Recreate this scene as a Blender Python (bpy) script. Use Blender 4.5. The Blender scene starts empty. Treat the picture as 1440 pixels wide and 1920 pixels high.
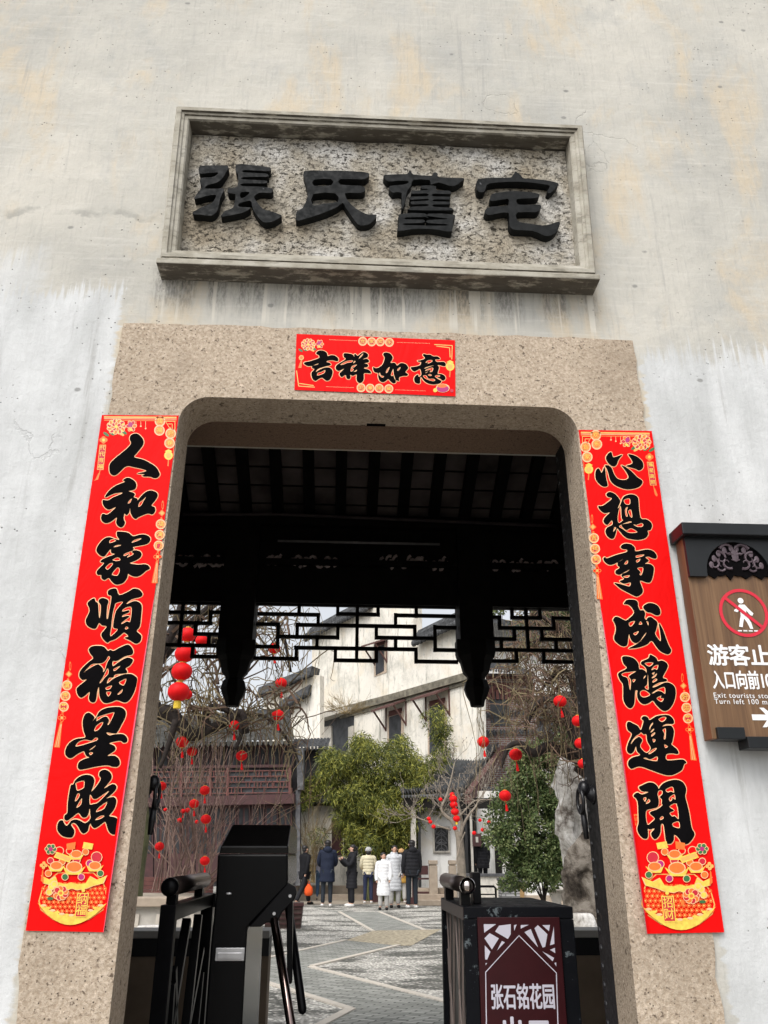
import bpy, math, random
from mathutils import Vector, Matrix, noise
S = bpy.context.scene
COL = S.collection
R = math.radians
# ------------------------------------------------------------------ camera
F, PITCH, YAW, ROLL = 1517.8, 0.400826, 0.0521273, 0.0032085
CAM = Vector((0.0, -2.5, 1.40))
fw = Vector((math.sin(YAW)*math.cos(PITCH), math.cos(YAW)*math.cos(PITCH), math.sin(PITCH)))
r0 = Vector((math.cos(YAW), -math.sin(YAW), 0.0))
u0 = r0.cross(fw)
rt = r0*math.cos(ROLL) + u0*math.sin(ROLL)
up = -r0*math.sin(ROLL) + u0*math.cos(ROLL)
cd = bpy.data.cameras.new('camera')
cam = bpy.data.objects.new('camera', cd)
COL.objects.link(cam)
cd.sensor_fit = 'VERTICAL'
cd.sensor_height = 24.0
cd.lens = F/1920*24.0
cd.clip_start = 0.05
cd.clip_end = 1000
M = Matrix((rt, up, -fw)).transposed().to_4x4()
M.translation = CAM
cam.matrix_world = M
S.camera = cam
S.render.resolution_x, S.render.resolution_y = 768, 1024
# ------------------------------------------------------------------ sky, sun, exposure
SUN_EL, SUN_AZ = R(52), R(208)          # azimuth from +Y, clockwise: behind the viewer, a little to the left
w = bpy.data.worlds.new('World')
S.world = w
w.use_nodes = True
wn = w.node_tree
wn.nodes.clear()
sky = wn.nodes.new('ShaderNodeTexSky')
sky.sky_type = 'NISHITA'
sky.sun_disc = False
sky.sun_elevation = SUN_EL
sky.sun_rotation = SUN_AZ
sky.dust_density = 4.0
sky.air_density = 1.0
hs = wn.nodes.new('ShaderNodeHueSaturation')
hs.inputs['Saturation'].default_value = 0.22
bg = wn.nodes.new('ShaderNodeBackground')
bg.inputs['Strength'].default_value = 0.15
wo = wn.nodes.new('ShaderNodeOutputWorld')
wn.links.new(sky.outputs[0], hs.inputs['Color'])
wn.links.new(hs.outputs[0], bg.inputs['Color'])
wn.links.new(bg.outputs[0], wo.inputs['Surface'])
sd = bpy.data.lights.new('sun', 'SUN')
sd.energy = 0.9
sd.angle = R(35)
sd.color = (1.0, 0.97, 0.92)
sun = bpy.data.objects.new('sun', sd)
COL.objects.link(sun)
sdir = Vector((math.sin(SUN_AZ)*math.cos(SUN_EL), math.cos(SUN_AZ)*math.cos(SUN_EL), math.sin(SUN_EL)))
sun.rotation_euler = sdir.to_track_quat('Z', 'Y').to_euler()
S.view_settings.view_transform = 'Standard'
S.view_settings.look = 'None'
S.view_settings.gamma = 1
S.view_settings.exposure = 0.60
try:
    S.cycles.max_bounces = 6
    S.cycles.use_denoising = True
except Exception:
    pass

# ------------------------------------------------------------------ projection of photo pixels on real planes
def ray(px, py):
    return fw + rt*((px-720)/F) - up*((py-960)/F)
def at(px, py, Y):                       # point on the plane y = Y
    d = ray(px, py)
    return CAM + d*((Y-CAM.y)/d.y)
def gnd(px, py, z=0.0):                  # point on the level z
    d = ray(px, py)
    return CAM + d*((z-CAM.z)/d.z)
def onp(px, py, P, N):                   # point on any plane
    d = ray(px, py)
    return CAM + d*((P-CAM).dot(N)/d.dot(N))

# ------------------------------------------------------------------ mesh building
class MB:
    def __init__(s):
        s.v, s.f, s.mi, s.m = [], [], [], 0
    def face(s, pts, m=None):
        b = len(s.v)
        s.v += [tuple(p) for p in pts]
        s.f.append(tuple(range(b, b+len(pts))))
        s.mi.append(s.m if m is None else m)
    def raw(s, vs, fs, m=None):
        b = len(s.v)
        s.v += [tuple(p) for p in vs]
        for f in fs:
            s.f.append(tuple(i+b for i in f))
            s.mi.append(s.m if m is None else m)
    def box(s, a, b, m=None, mat=None):
        x0, y0, z0 = a
        x1, y1, z1 = b
        vs = [(x0,y0,z0),(x1,y0,z0),(x1,y1,z0),(x0,y1,z0),(x0,y0,z1),(x1,y0,z1),(x1,y1,z1),(x0,y1,z1)]
        if mat is not None:
            vs = [mat @ Vector(p) for p in vs]
        s.raw(vs, [(0,3,2,1),(4,5,6,7),(0,1,5,4),(1,2,6,5),(2,3,7,6),(3,0,4,7)], m)
    def bar(s, p, q, wx, wy, up_=Vector((0,0,1)), m=None):   # rectangular bar p..q
        p, q = Vector(p), Vector(q)
        d = (q-p).normalized()
        a = d.cross(up_)
        if a.length < 1e-4:
            a = d.cross(Vector((1,0,0)))
        a.normalize()
        b = a.cross(d)
        vs = []
        for c in (p, q):
            for i, j in ((-1,-1),(1,-1),(1,1),(-1,1)):
                vs.append(c + a*(i*wx/2) + b*(j*wy/2))
        s.raw(vs, [(0,1,2,3),(7,6,5,4),(0,4,5,1),(1,5,6,2),(2,6,7,3),(3,7,4,0)], m)
    def tube(s, pts, rad, n=5, m=None, caps=True):
        pts = [Vector(p) for p in pts]
        if not hasattr(rad, '__len__'):
            rad = [rad]*len(pts)
        vs, fs = [], []
        ref = Vector((0.31, 0.17, 0.93))
        for i, p in enumerate(pts):
            d = (pts[min(i+1, len(pts)-1)] - pts[max(i-1, 0)])
            if d.length < 1e-9:
                d = Vector((0,0,1))
            d.normalize()
            a = d.cross(ref)
            if a.length < 0.05:
                a = d.cross(Vector((1,0,0)))
            a.normalize()
            b = d.cross(a)
            for k in range(n):
                t = 2*math.pi*k/n
                vs.append(p + (a*math.cos(t)+b*math.sin(t))*rad[i])
        for i in range(len(pts)-1):
            for k in range(n):
                k2 = (k+1) % n
                fs.append((i*n+k, i*n+k2, (i+1)*n+k2, (i+1)*n+k))
        if caps and n > 2:
            fs.append(tuple(range(n-1, -1, -1)))
            fs.append(tuple((len(pts)-1)*n+k for k in range(n)))
        s.raw(vs, fs, m)
    def lathe(s, c, prof, n=16, m=None, ax=None, phase=0.0, sx=1.0, sy=1.0):   # prof: (r, h)
        c = Vector(c)
        vs, fs = [], []
        q = ax.to_track_quat('Z', 'Y').to_matrix() if ax is not None else Matrix.Identity(3)
        for r_, h in prof:
            for k in range(n):
                t = 2*math.pi*k/n + phase
                vs.append(c + q @ Vector((r_*math.cos(t)*sx, r_*math.sin(t)*sy, h)))
        for i in range(len(prof)-1):
            for k in range(n):
                k2 = (k+1) % n
                fs.append((i*n+k, i*n+k2, (i+1)*n+k2, (i+1)*n+k))
        fs.append(tuple(range(n-1, -1, -1)))
        fs.append(tuple((len(prof)-1)*n+k for k in range(n)))
        s.raw(vs, fs, m)
    def ell(s, c, r, nu=12, nv=8, m=None, mat=None):
        prof = []
        for j in range(nv+1):
            t = math.pi*j/nv
            prof.append((max(math.sin(t), 0.001), -math.cos(t)))
        vs, fs = [], []
        c = Vector(c)
        for rr, h in prof:
            for k in range(nu):
                t = 2*math.pi*k/nu
                p = Vector((rr*math.cos(t)*r[0], rr*math.sin(t)*r[1], h*r[2]))
                vs.append(c + (mat @ p if mat is not None else p))
        for i in range(nv):
            for k in range(nu):
                k2 = (k+1) % nu
                fs.append((i*nu+k, i*nu+k2, (i+1)*nu+k2, (i+1)*nu+k))
        s.raw(vs, fs, m)
    def prism(s, poly, off, m=None):     # poly: 3D points (planar), off: extrusion vector; both caps and sides
        poly = [Vector(p) for p in poly]
        off = Vector(off)
        n = len(poly)
        vs = poly + [p+off for p in poly]
        fs = [tuple(range(n)), tuple(range(2*n-1, n-1, -1))]
        for i in range(n):
            j = (i+1) % n
            fs.append((i, i+n, j+n, j))
        s.raw(vs, fs, m)
    def build(s, name, mats, parent=None, smooth=False, bevel=0.0):
        me = bpy.data.meshes.new(name)
        if parent is not None and parent.type == 'EMPTY':
            o0 = parent.matrix_basis.translation
        me.from_pydata(s.v, [], s.f)
        for mm in (mats if isinstance(mats, (list, tuple)) else [mats]):
            me.materials.append(mm)
        if isinstance(mats, (list, tuple)) and len(mats) > 1:
            me.polygons.foreach_set('material_index', s.mi)
        return link(name, me, parent, smooth, bevel)

def link(name, me, parent=None, smooth=False, bevel=0.0):
    if smooth:
        me.polygons.foreach_set('use_smooth', [True]*len(me.polygons))
    me.update()
    o = bpy.data.objects.new(name, me)
    COL.objects.link(o)
    if parent is not None:
        o.parent = parent
        o.matrix_parent_inverse = world_of(parent).inverted()
    if bevel:
        b = o.modifiers.new('bevel', 'BEVEL')
        b.width = bevel
        b.segments = 2
        b.limit_method = 'ANGLE'
        b.angle_limit = R(40)
    return o
def world_of(o):
    m = o.matrix_basis
    if o.parent is not None:
        m = world_of(o.parent) @ o.matrix_parent_inverse @ m
    return m
def thing(name, label, cat, loc=(0,0,0), group=None, rz=0.0):
    o = bpy.data.objects.new(name, None)
    COL.objects.link(o)
    o.location = loc
    o.rotation_euler = (0, 0, rz)
    o.empty_display_size = 0.1
    return tag(o, label, cat, group)
def tag(o, label, cat, group=None):
    o['label'] = label
    o['category'] = cat
    if group:
        o['group'] = group
    return o
def struct(o, kind='structure'):
    o['kind'] = kind
    return o
def copy_tree(o, parent=None):
    c = o.copy()
    COL.objects.link(c)
    if parent is not None:
        c.parent = parent
        c.matrix_parent_inverse = o.matrix_parent_inverse
    for ch in list(o.children):
        copy_tree(ch, c)
    return c

def spline(pts, sub=3, closed=True):
    pts = [Vector(p) for p in pts]
    n = len(pts)
    out = []
    rng = range(n) if closed else range(n-1)
    for i in rng:
        p0 = pts[(i-1) % n] if closed or i > 0 else pts[0]
        p1 = pts[i]
        p2 = pts[(i+1) % n]
        p3 = pts[(i+2) % n] if closed or i+2 < n else pts[-1]
        for k in range(sub):
            t = k/sub
            out.append(0.5*((2*p1)+(p2-p0)*t+(2*p0-5*p1+4*p2-p3)*t*t+(3*p1-p0-3*p2+p3)*t*t*t))
    if not closed:
        out.append(pts[-1])
    return out

def area2(p):
    return 0.5*sum(p[i][0]*p[(i+1) % len(p)][1]-p[(i+1) % len(p)][0]*p[i][1] for i in range(len(p)))
def offs(p, d):
    n = len(p)
    sgn = 1 if area2(p) > 0 else -1
    out = []
    for i in range(n):
        t = p[(i+1) % n]-p[i-1]
        if t.length < 1e-9:
            out.append(p[i].copy())
            continue
        t.normalize()
        out.append(p[i] + Vector((t.y, -t.x))*(d*sgn))
    return out
def fill_mesh(loops, y_front, depth):    # loops of 2D (x,z), even-odd filled on the plane y
    c = bpy.data.curves.new('tmp', 'CURVE')
    c.dimensions = '2D'
    c.fill_mode = 'BOTH'
    c.extrude = depth/2
    for lp in loops:
        s_ = c.splines.new('POLY')
        s_.points.add(len(lp)-1)
        for i, p in enumerate(lp):
            s_.points[i].co = (p[0], p[1], 0, 1)
        s_.use_cyclic_u = True
    o = bpy.data.objects.new('tmp', c)
    me = bpy.data.meshes.new_from_object(o)
    bpy.data.objects.remove(o)
    bpy.data.curves.remove(c)
    me.transform(Matrix(((1,0,0,0),(0,0,-1,y_front+depth/2),(0,1,0,0),(0,0,0,1))))
    return me
def glyph_mesh(text, size, bold=0.0, depth=0.001, spacing=1.0, align='CENTER'):
    c = bpy.data.curves.new('tmp', 'FONT')
    c.body = text
    c.size = size
    c.resolution_u = 3
    c.offset = bold
    c.extrude = depth/2
    c.space_character = spacing
    c.align_x = align
    c.align_y = 'CENTER'
    o = bpy.data.objects.new('tmp', c)
    me = bpy.data.meshes.new_from_object(o)
    bpy.data.objects.remove(o)
    bpy.data.curves.remove(c)
    return me
def frame(o, xd, zd):                    # local x -> xd, local y -> zd, local z -> normal
    xd = Vector(xd).normalized()
    n = xd.cross(Vector(zd)).normalized()
    zd = n.cross(xd)
    m = Matrix((xd, zd, n)).transposed().to_4x4()
    m.translation = Vector(o)
    return m
def text_at(name, text, size, mat, parent, o, bold=0.0, depth=0.001, xd=(1,0,0), zd=(0,0,1), sx=1.0, spacing=1.0, align='CENTER', heavy=0.0):
    me = glyph_mesh(text, size, bold, depth, spacing, align)
    if heavy:
        mm_ = MB()
        vs = [v.co.copy() for v in me.vertices]
        fs = [tuple(f.vertices) for f in me.polygons]
        for i, (a, b) in enumerate(((0,0),(1,0),(-1,0),(0,1),(0,-1),(.7,.7),(-.7,.7),(.7,-.7),(-.7,-.7))):
            mm_.raw([v+Vector((a*heavy/sx, b*heavy, -i*0.00006)) for v in vs], fs)
        me = bpy.data.meshes.new(name)
        me.from_pydata(mm_.v, [], mm_.f)
    me.transform(frame(o, xd, zd) @ Matrix.Diagonal((sx,1,1,1)))
    me.materials.clear()
    me.materials.append(mat)
    return link(name, me, parent)

# ------------------------------------------------------------------ materials
class NT:
    def __init__(s, name, rough=0.7, metal=0.0, spec=0.5):
        s.mat = bpy.data.materials.new(name)
        s.mat.use_nodes = True
        s.t = s.mat.node_tree
        s.b = s.t.nodes['Principled BSDF']
        s.b.inputs['Roughness'].default_value = rough
        s.b.inputs['Metallic'].default_value = metal
        s.b.inputs['Specular IOR Level'].default_value = spec
        s.co = s.t.nodes.new('ShaderNodeTexCoord').outputs['Object']
    def N(s, typ):
        return s.t.nodes.new(typ)
    def L(s, a, b):
        if hasattr(a, 'links') or isinstance(a, bpy.types.NodeSocket):
            s.t.links.new(a, b)
        else:
            b.default_value = a
    def map(s, sc=(1,1,1), loc=(0,0,0), rot=(0,0,0)):
        m = s.N('ShaderNodeMapping')
        m.inputs['Scale'].default_value = sc
        m.inputs['Location'].default_value = loc
        m.inputs['Rotation'].default_value = rot
        s.L(s.co, m.inputs['Vector'])
        return m.outputs[0]
    def noise(s, scale, vec=None, detail=4, rough=0.55, dist=0.0):
        n = s.N('ShaderNodeTexNoise')
        n.inputs['Scale'].default_value = scale
        n.inputs['Detail'].default_value = detail
        n.inputs['Roughness'].default_value = rough
        n.inputs['Distortion'].default_value = dist
        s.L(vec if vec is not None else s.co, n.inputs['Vector'])
        return n.outputs['Fac']
    def voro(s, scale, vec=None, feat='F1', out='Distance', rnd=1.0):
        n = s.N('ShaderNodeTexVoronoi')
        n.feature = feat
        n.inputs['Scale'].default_value = scale
        n.inputs['Randomness'].default_value = rnd
        s.L(vec if vec is not None else s.co, n.inputs['Vector'])
        return n.outputs[out]
    def ramp(s, f, stops, interp='LINEAR'):
        n = s.N('ShaderNodeValToRGB')
        n.color_ramp.interpolation = interp
        e = n.color_ramp.elements
        while len(e) < len(stops):
            e.new(0.5)
        for i, (p, c) in enumerate(stops):
            e[i].position = p
            e[i].color = (c, c, c, 1) if not hasattr(c, '__len__') else (*c, 1)
        s.L(f, n.inputs[0])
        return n.outputs[0]
    def mix(s, f, a, b, mode='MIX'):
        n = s.N('ShaderNodeMix')
        n.data_type = 'RGBA'
        n.blend_type = mode
        s.L(f, n.inputs[0])
        s.L(a if not isinstance(a, tuple) else (*a, 1), n.inputs[6])
        s.L(b if not isinstance(b, tuple) else (*b, 1), n.inputs[7])
        return n.outputs[2]
    def math(s, op, a, b=0.0, clamp=False):
        n = s.N('ShaderNodeMath')
        n.operation = op
        n.use_clamp = clamp
        s.L(a, n.inputs[0])
        s.L(b, n.inputs[1])
        return n.outputs[0]
    def rng(s, v, a, b, c=0.0, d=1.0, smooth=True):
        n = s.N('ShaderNodeMapRange')
        n.interpolation_type = 'SMOOTHSTEP' if smooth else 'LINEAR'
        s.L(v, n.inputs[0])
        for i, x in enumerate((a, b, c, d)):
            n.inputs[i+1].default_value = x
        return n.outputs[0]
    def xyz(s, vec=None):
        n = s.N('ShaderNodeSeparateXYZ')
        s.L(vec if vec is not None else s.co, n.inputs[0])
        return n.outputs
    def col(s, c):
        s.L(c if not isinstance(c, tuple) else (*c, 1), s.b.inputs['Base Color'])
        return s
    def bump(s, h, strength=0.4, dist=0.01):
        n = s.N('ShaderNodeBump')
        n.inputs['Strength'].default_value = strength
        n.inputs['Distance'].default_value = dist
        s.L(h, n.inputs['Height'])
        s.L(n.outputs[0], s.b.inputs['Normal'])
        return s
    def rough(s, f):
        s.L(f, s.b.inputs['Roughness'])
        return s

def plain(name, c, rough=0.6, metal=0.0, var=0.12, scale=18.0, spec=0.5, bump=0.0):
    m = NT(name, rough, metal, spec)
    f = m.noise(scale, detail=5)
    lo = tuple(x*(1-var) for x in c)
    hi = tuple(min(1, x*(1+var)) for x in c)
    m.col(m.ramp(f, [(0.3, lo), (0.7, hi)]))
    if bump:
        m.bump(f, bump, 0.01)
    return m.mat
def mx(m, *a):                            # maximum of several masks
    r_ = a[0]
    for x in a[1:]:
        r_ = m.math('MAXIMUM', r_, x)
    return r_
# ---- plaster of the gate wall
def plaster():
    m = NT('gate_plaster', 0.85, spec=0.2)
    x, y, z = m.xyz()
    big = m.noise(1.1, detail=8, rough=0.66)
    c = m.ramp(big, [(0.34, (0.39,0.382,0.352)), (0.50, (0.49,0.475,0.428)), (0.64, (0.575,0.55,0.49))])
    # ochre bleeding patches, upright in shape
    och = m.noise(1.0, m.map((2.6,1,1.25), (3.1,0,1.7)), 7, 0.66, 0.35)
    c = m.mix(m.math('MULTIPLY', m.rng(och, 0.50, 0.64), 0.75), c, (0.565,0.475,0.345))
    gr = m.noise(1.0, m.map((3.4,1,2.0), (7.7,0,4.2)), 8, 0.70)
    c = m.mix(m.math('MULTIPLY', m.rng(gr, 0.51, 0.65), 0.5), c, (0.41,0.41,0.39))
    # trowel and brush marks, both ways
    st = m.noise(1.0, m.map((85,1,6)), 4, 0.6)
    c = m.mix(m.math('MULTIPLY', m.rng(st, 0.50, 0.72), 0.30), c, (0.35,0.345,0.325))
    hz = m.noise(1.0, m.map((4.0,1,60)), 4, 0.6)
    c = m.mix(m.math('MULTIPLY', m.rng(hz, 0.50, 0.72), 0.28), c, (0.64,0.62,0.575))
    fine = m.noise(30.0, detail=6, rough=0.75)
    c = m.mix(m.math('MULTIPLY', m.rng(fine, 0.54, 0.70), 0.25), c, (0.33,0.32,0.30))
    # newer whitewash either side of the doorway, brushed edges
    br = m.math('SUBTRACT', m.noise(1.0, m.map((70,1,3)), 4, 0.6), 0.5)
    blk_ = m.math('SUBTRACT', m.noise(1.0, m.map((5.5,1,5.5), (1,0,2)), 3), 0.5)
    wob = m.math('MULTIPLY', m.math('SUBTRACT', m.noise(1.0, m.map((8,1,40)), 4), 0.5), 0.10)
    xw = m.math('ADD', x, wob)
    zw = m.math('ADD', m.math('ADD', z, m.math('MULTIPLY', br, 0.34)), m.math('MULTIPLY', blk_, 0.20))
    left = m.math('MULTIPLY', m.rng(xw, -0.83, -0.85), m.rng(zw, 3.36, 3.29))
    left2 = m.math('MULTIPLY', m.math('MULTIPLY', m.rng(xw, -1.10, -1.19), m.rng(zw, 3.56, 3.40)), 0.75)
    right = m.math('MULTIPLY', m.rng(xw, 1.075, 1.09), m.rng(zw, 3.19, 3.08))
    white = mx(m, left, left2, right)
    wn_ = m.noise(1.0, m.map((6,1,1.6)), 7, 0.62)
    wc = m.ramp(wn_, [(0.32, (0.46,0.47,0.465)), (0.52, (0.575,0.585,0.585)), (0.68, (0.66,0.67,0.67))])
    wc = m.mix(m.math('MULTIPLY', m.rng(st, 0.52, 0.72), 0.16), wc, (0.42,0.42,0.41))
    c = m.mix(white, c, wc)
    gs = m.noise(1.0, m.map((15,1,1.1), (1.3,0,0.4)), 6, 0.66)
    c = m.mix(m.math('MULTIPLY', m.rng(gs, 0.58, 0.72), 0.6), c, (0.33,0.325,0.31))
    # drips below the name plaque
    inx = m.math('MULTIPLY', m.rng(x, -0.76, -0.70), m.rng(x, 0.98, 0.94))
    topz = m.math('MULTIPLY', m.rng(z, 3.47, 3.45), m.rng(z, 3.19, 3.30))
    dr = m.noise(1.0, m.map((13,1,0.7), (0.6,0,9)), 5, 0.62)
    blk = m.noise(1.0, m.map((110,1,26)), 4, 0.75)
    dm = m.math('MULTIPLY', m.math('MULTIPLY', inx, topz), m.rng(dr, 0.33, 0.55))
    dm = m.math('MULTIPLY', dm, m.rng(z, 3.22, 3.44, 0.35, 1.0))
    c = m.mix(m.math('MULTIPLY', dm, m.rng(blk, 0.42, 0.58, 0.30, 1.0)), c, (0.135,0.13,0.12))
    pale = m.math('MULTIPLY', m.math('MULTIPLY', inx, m.rng(z, 3.46, 3.44)), m.math('MULTIPLY', m.rng(z, 3.18, 3.24), m.rng(m.noise(1.0, m.map((19,1,0.5), (4.4,0,2)), 3), 0.58, 0.63)))
    c = m.mix(m.math('MULTIPLY', pale, 0.85), c, (0.62,0.59,0.52))
    # cracks, with a dirt line at the left of the plaque
    ln = m.math('ADD', z, m.math('MULTIPLY', m.noise(7.0, detail=6), 0.22))
    crk = m.math('MULTIPLY', m.rng(ln, 3.775, 3.785), m.rng(ln, 3.83, 3.80))
    crk = m.math('MULTIPLY', crk, m.rng(x, -0.72, -0.80))
    c = m.mix(m.math('MULTIPLY', crk, m.math('MULTIPLY', m.rng(m.noise(9.0, detail=6), 0.40, 0.60), 0.6)), c, (0.30,0.295,0.27))
    cv = m.N('ShaderNodeVectorMath'); cv.operation = 'ADD'
    nz_ = m.N('ShaderNodeTexNoise'); nz_.inputs['Scale'].default_value = 3.0; nz_.inputs['Detail'].default_value = 6
    m.L(m.co, nz_.inputs['Vector']); m.L(m.co, cv.inputs[0]); m.L(nz_.outputs['Color'], cv.inputs[1])
    ed = m.voro(1.1, cv.outputs[0], 'DISTANCE_TO_EDGE')
    hair = m.math('MULTIPLY', m.rng(ed, 0.007, 0.002), m.rng(m.noise(1.6, m.map(loc=(3,3,3)), 3), 0.60, 0.66))
    c = m.mix(m.math('MULTIPLY', hair, 0.15), c, (0.20,0.195,0.18))
    # specks and knocks
    sp = m.voro(34.0)
    spm = m.math('MULTIPLY', m.rng(sp, 0.12, 0.06), m.rng(m.noise(3.0), 0.47, 0.58))
    c = m.mix(m.math('MULTIPLY', spm, 0.85), c, (0.09,0.09,0.085))
    sp2 = m.voro(4.6, m.map((1,1,1.4), (2.2,0,5)))
    kn = m.math('ADD', sp2, m.math('MULTIPLY', m.noise(60.0), 0.05))
    c = m.mix(m.math('MULTIPLY', m.rng(kn, 0.095, 0.06), 0.7), c, (0.20,0.20,0.19))
    m.col(c)
    h = m.math('ADD', m.noise(5.0, detail=8, rough=0.62), m.math('MULTIPLY', fine, 0.16))
    h = m.math('ADD', h, m.math('MULTIPLY', st, 0.14))
    h = m.math('SUBTRACT', h, m.math('MULTIPLY', mx(m, spm, hair), 0.25))
    m.bump(h, 0.5, 0.022)
    return m.mat
def granite(name, a, b, dark, sc=1.0, amount=0.45, bmp=0.6):
    m = NT(name, 0.85, spec=0.3)
    n1 = m.noise(150*sc, detail=4, rough=0.7)
    c = m.ramp(n1, [(0.34, a), (0.66, b)])
    n2 = m.noise(70*sc, m.map(loc=(3,1,2)), 4, 0.75)
    c = m.mix(m.rng(n2, 0.58, 0.66), c, dark)
    n3 = m.voro(95*sc)
    c = m.mix(m.math('MULTIPLY', m.rng(n3, 0.17, 0.10), 0.9), c, tuple(x*0.35 for x in dark))
    n4 = m.noise(110*sc, m.map(loc=(9,5,1)), 3, 0.6)
    c = m.mix(m.math('MULTIPLY', m.rng(n4, 0.62, 0.72), 0.6), c, tuple(min(1, x*1.35) for x in b))
    st = m.noise(2.2, detail=5)
    c = m.mix(m.math('MULTIPLY', m.rng(st, 0.48, 0.70), 0.5), c, tuple(x*0.72 for x in a))
    m.col(c)
    m.bump(m.math('ADD', n2, n1), bmp, 0.006)
    return m.mat
def rough_panel():
    m = NT('weathered_panel', 0.95, spec=0.2)
    n = m.noise(1.0, m.map((42,1,62)), 8, 0.72, 0.25)
    big = m.noise(4.5, detail=5)
    c = m.ramp(big, [(0.36, (0.35,0.30,0.225)), (0.50, (0.44,0.40,0.33)), (0.64, (0.62,0.60,0.56))])
    where = m.rng(m.noise(5.5, m.map((1,1,1.6), (4,4,4)), 5, 0.6), 0.36, 0.60, 0.10, 1.0)
    pit = m.rng(n, 0.535, 0.60)
    c = m.mix(m.math('MULTIPLY', pit, where), c, (0.055,0.048,0.036))
    f2 = m.rng(m.noise(150.0, detail=3, rough=0.7), 0.56, 0.64)
    c = m.mix(m.math('MULTIPLY', f2, 0.75), c, (0.08,0.07,0.055))
    m.col(c)
    m.bump(m.math('SUBTRACT', m.noise(22.0, detail=6, rough=0.7), m.math('MULTIPLY', pit, 0.5)), 1.0, 0.025)
    return m.mat
def frame_stone():
    m = NT('plaque_frame_stone', 0.85, spec=0.3)
    n = m.noise(1.0, m.map((9,9,9)), 6, 0.65)
    c = m.ramp(n, [(0.34, (0.27,0.245,0.195)), (0.5, (0.38,0.355,0.295)), (0.66, (0.47,0.445,0.385))])
    s_ = m.noise(1.0, m.map((7,60,40)), 5, 0.7)
    c = m.mix(m.math('MULTIPLY', m.rng(s_, 0.5, 0.66), 0.6), c, (0.15,0.14,0.115))
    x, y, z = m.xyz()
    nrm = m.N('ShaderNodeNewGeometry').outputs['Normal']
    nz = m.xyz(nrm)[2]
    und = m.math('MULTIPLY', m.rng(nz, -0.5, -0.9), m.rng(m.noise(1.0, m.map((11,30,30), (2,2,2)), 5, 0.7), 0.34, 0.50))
    c = m.mix(m.math('MULTIPLY', und, 0.85), c, (0.06,0.05,0.04))       # soot-like mould, with shade painted into downward faces under the ledges
    m.col(c)
    m.bump(n, 0.3, 0.01)
    return m.mat
def chipped(name, base, chip, rough=0.35, lim=0.66, sc=26.0):
    m = NT(name, rough, spec=0.12)
    n = m.noise(sc, detail=7, rough=0.75)
    big = m.noise(3.0, detail=3)
    k = m.math('ADD', n, m.math('MULTIPLY', m.math('SUBTRACT', big, 0.5), 0.35))
    m.col(m.mix(m.rng(k, lim, lim+0.05), base, chip))
    m.rough(m.rng(n, 0.3, 0.7, rough*0.8, min(1, rough*1.5)))
    return m.mat
def wood_sign():
    m = NT('sign_wood', 0.55)
    g = m.noise(1.0, m.map((70,8,2.2)), 6, 0.6, 0.6)
    c = m.ramp(g, [(0.3, (0.095,0.046,0.020)), (0.5, (0.15,0.078,0.034)), (0.7, (0.205,0.112,0.052))])
    g2 = m.noise(1.0, m.map((160,8,3), (3,0,1)), 4)
    c = m.mix(m.math('MULTIPLY', m.rng(g2, 0.5, 0.7), 0.4), c, (0.09,0.045,0.02))
    m.col(c)
    m.bump(g2, 0.15, 0.004)
    return m.mat
MT = {}
MT['plaster'] = plaster()
MT['granite'] = granite('door_granite', (0.34,0.265,0.19), (0.57,0.475,0.375), (0.12,0.088,0.062), 0.66)
MT['panel'] = rough_panel()
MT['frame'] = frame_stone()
MT['blackchar'] = chipped('painted_black_character', (0.011,0.012,0.0125), (0.16,0.16,0.17), 0.6, 0.69, 40.0)
MT['ink'] = plain('black_ink', (0.004,0.0035,0.004), 0.9, var=0.2, spec=0.04)
def redpaper():
    m = NT('red_paper', 0.6, spec=0.10)
    n = m.noise(4.0, detail=5)
    m.col(m.ramp(n, [(0.3, (0.74,0.002,0.002)), (0.7, (0.84,0.003,0.003))]))
    wr = m.noise(1.0, m.map((9,1,4)), 5, 0.6, 0.8)
    m.bump(wr, 0.5, 0.012)
    return m.mat
MT['red'] = redpaper()
MT['pinkback'] = plain('pink_paper_back', (0.86,0.10,0.17), 0.7, var=0.06)
MT['gold'] = plain('gold_print', (0.80,0.42,0.10), 0.45, var=0.12, scale=60)
MT['palegold'] = plain('pale_gold_print', (0.86,0.50,0.26), 0.5, var=0.08, scale=60)
MT['yellow'] = plain('yellow_gold_print', (0.82,0.56,0.08), 0.4, var=0.2, scale=90)
MT['orange'] = plain('orange_print', (0.85,0.17,0.02), 0.5, var=0.1, scale=60)
MT['crimson'] = plain('crimson_print', (0.55,0.008,0.03), 0.5)
MT['magenta'] = plain('magenta_print', (0.42,0.01,0.16), 0.5)
MT['green'] = plain('green_print', (0.03,0.15,0.04), 0.5)
MT['wood'] = wood_sign()
MT['black'] = plain('black_metal', (0.012,0.012,0.014), 0.35, var=0.2)
MT['signblack'] = plain('sign_black', (0.011,0.0125,0.014), 0.35, var=0.15, spec=0.3)
MT['mauve'] = plain('carving_mauve', (0.10,0.07,0.085), 0.5)
MT['white'] = plain('white_vinyl', (0.82,0.82,0.82), 0.45, var=0.02)
MT['signred'] = plain('sign_red', (0.62,0.012,0.035), 0.4, var=0.05)
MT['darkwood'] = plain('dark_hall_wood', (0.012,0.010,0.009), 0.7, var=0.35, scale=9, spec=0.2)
MT['hallbrick'] = plain('hall_roof_brick', (0.20,0.165,0.155), 0.9, var=0.6, scale=2.2, spec=0.1)
MT['doorblack'] = chipped('black_door_paint', (0.022,0.021,0.021), (0.06,0.05,0.045), 0.5, 0.6, 30.0)

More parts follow.
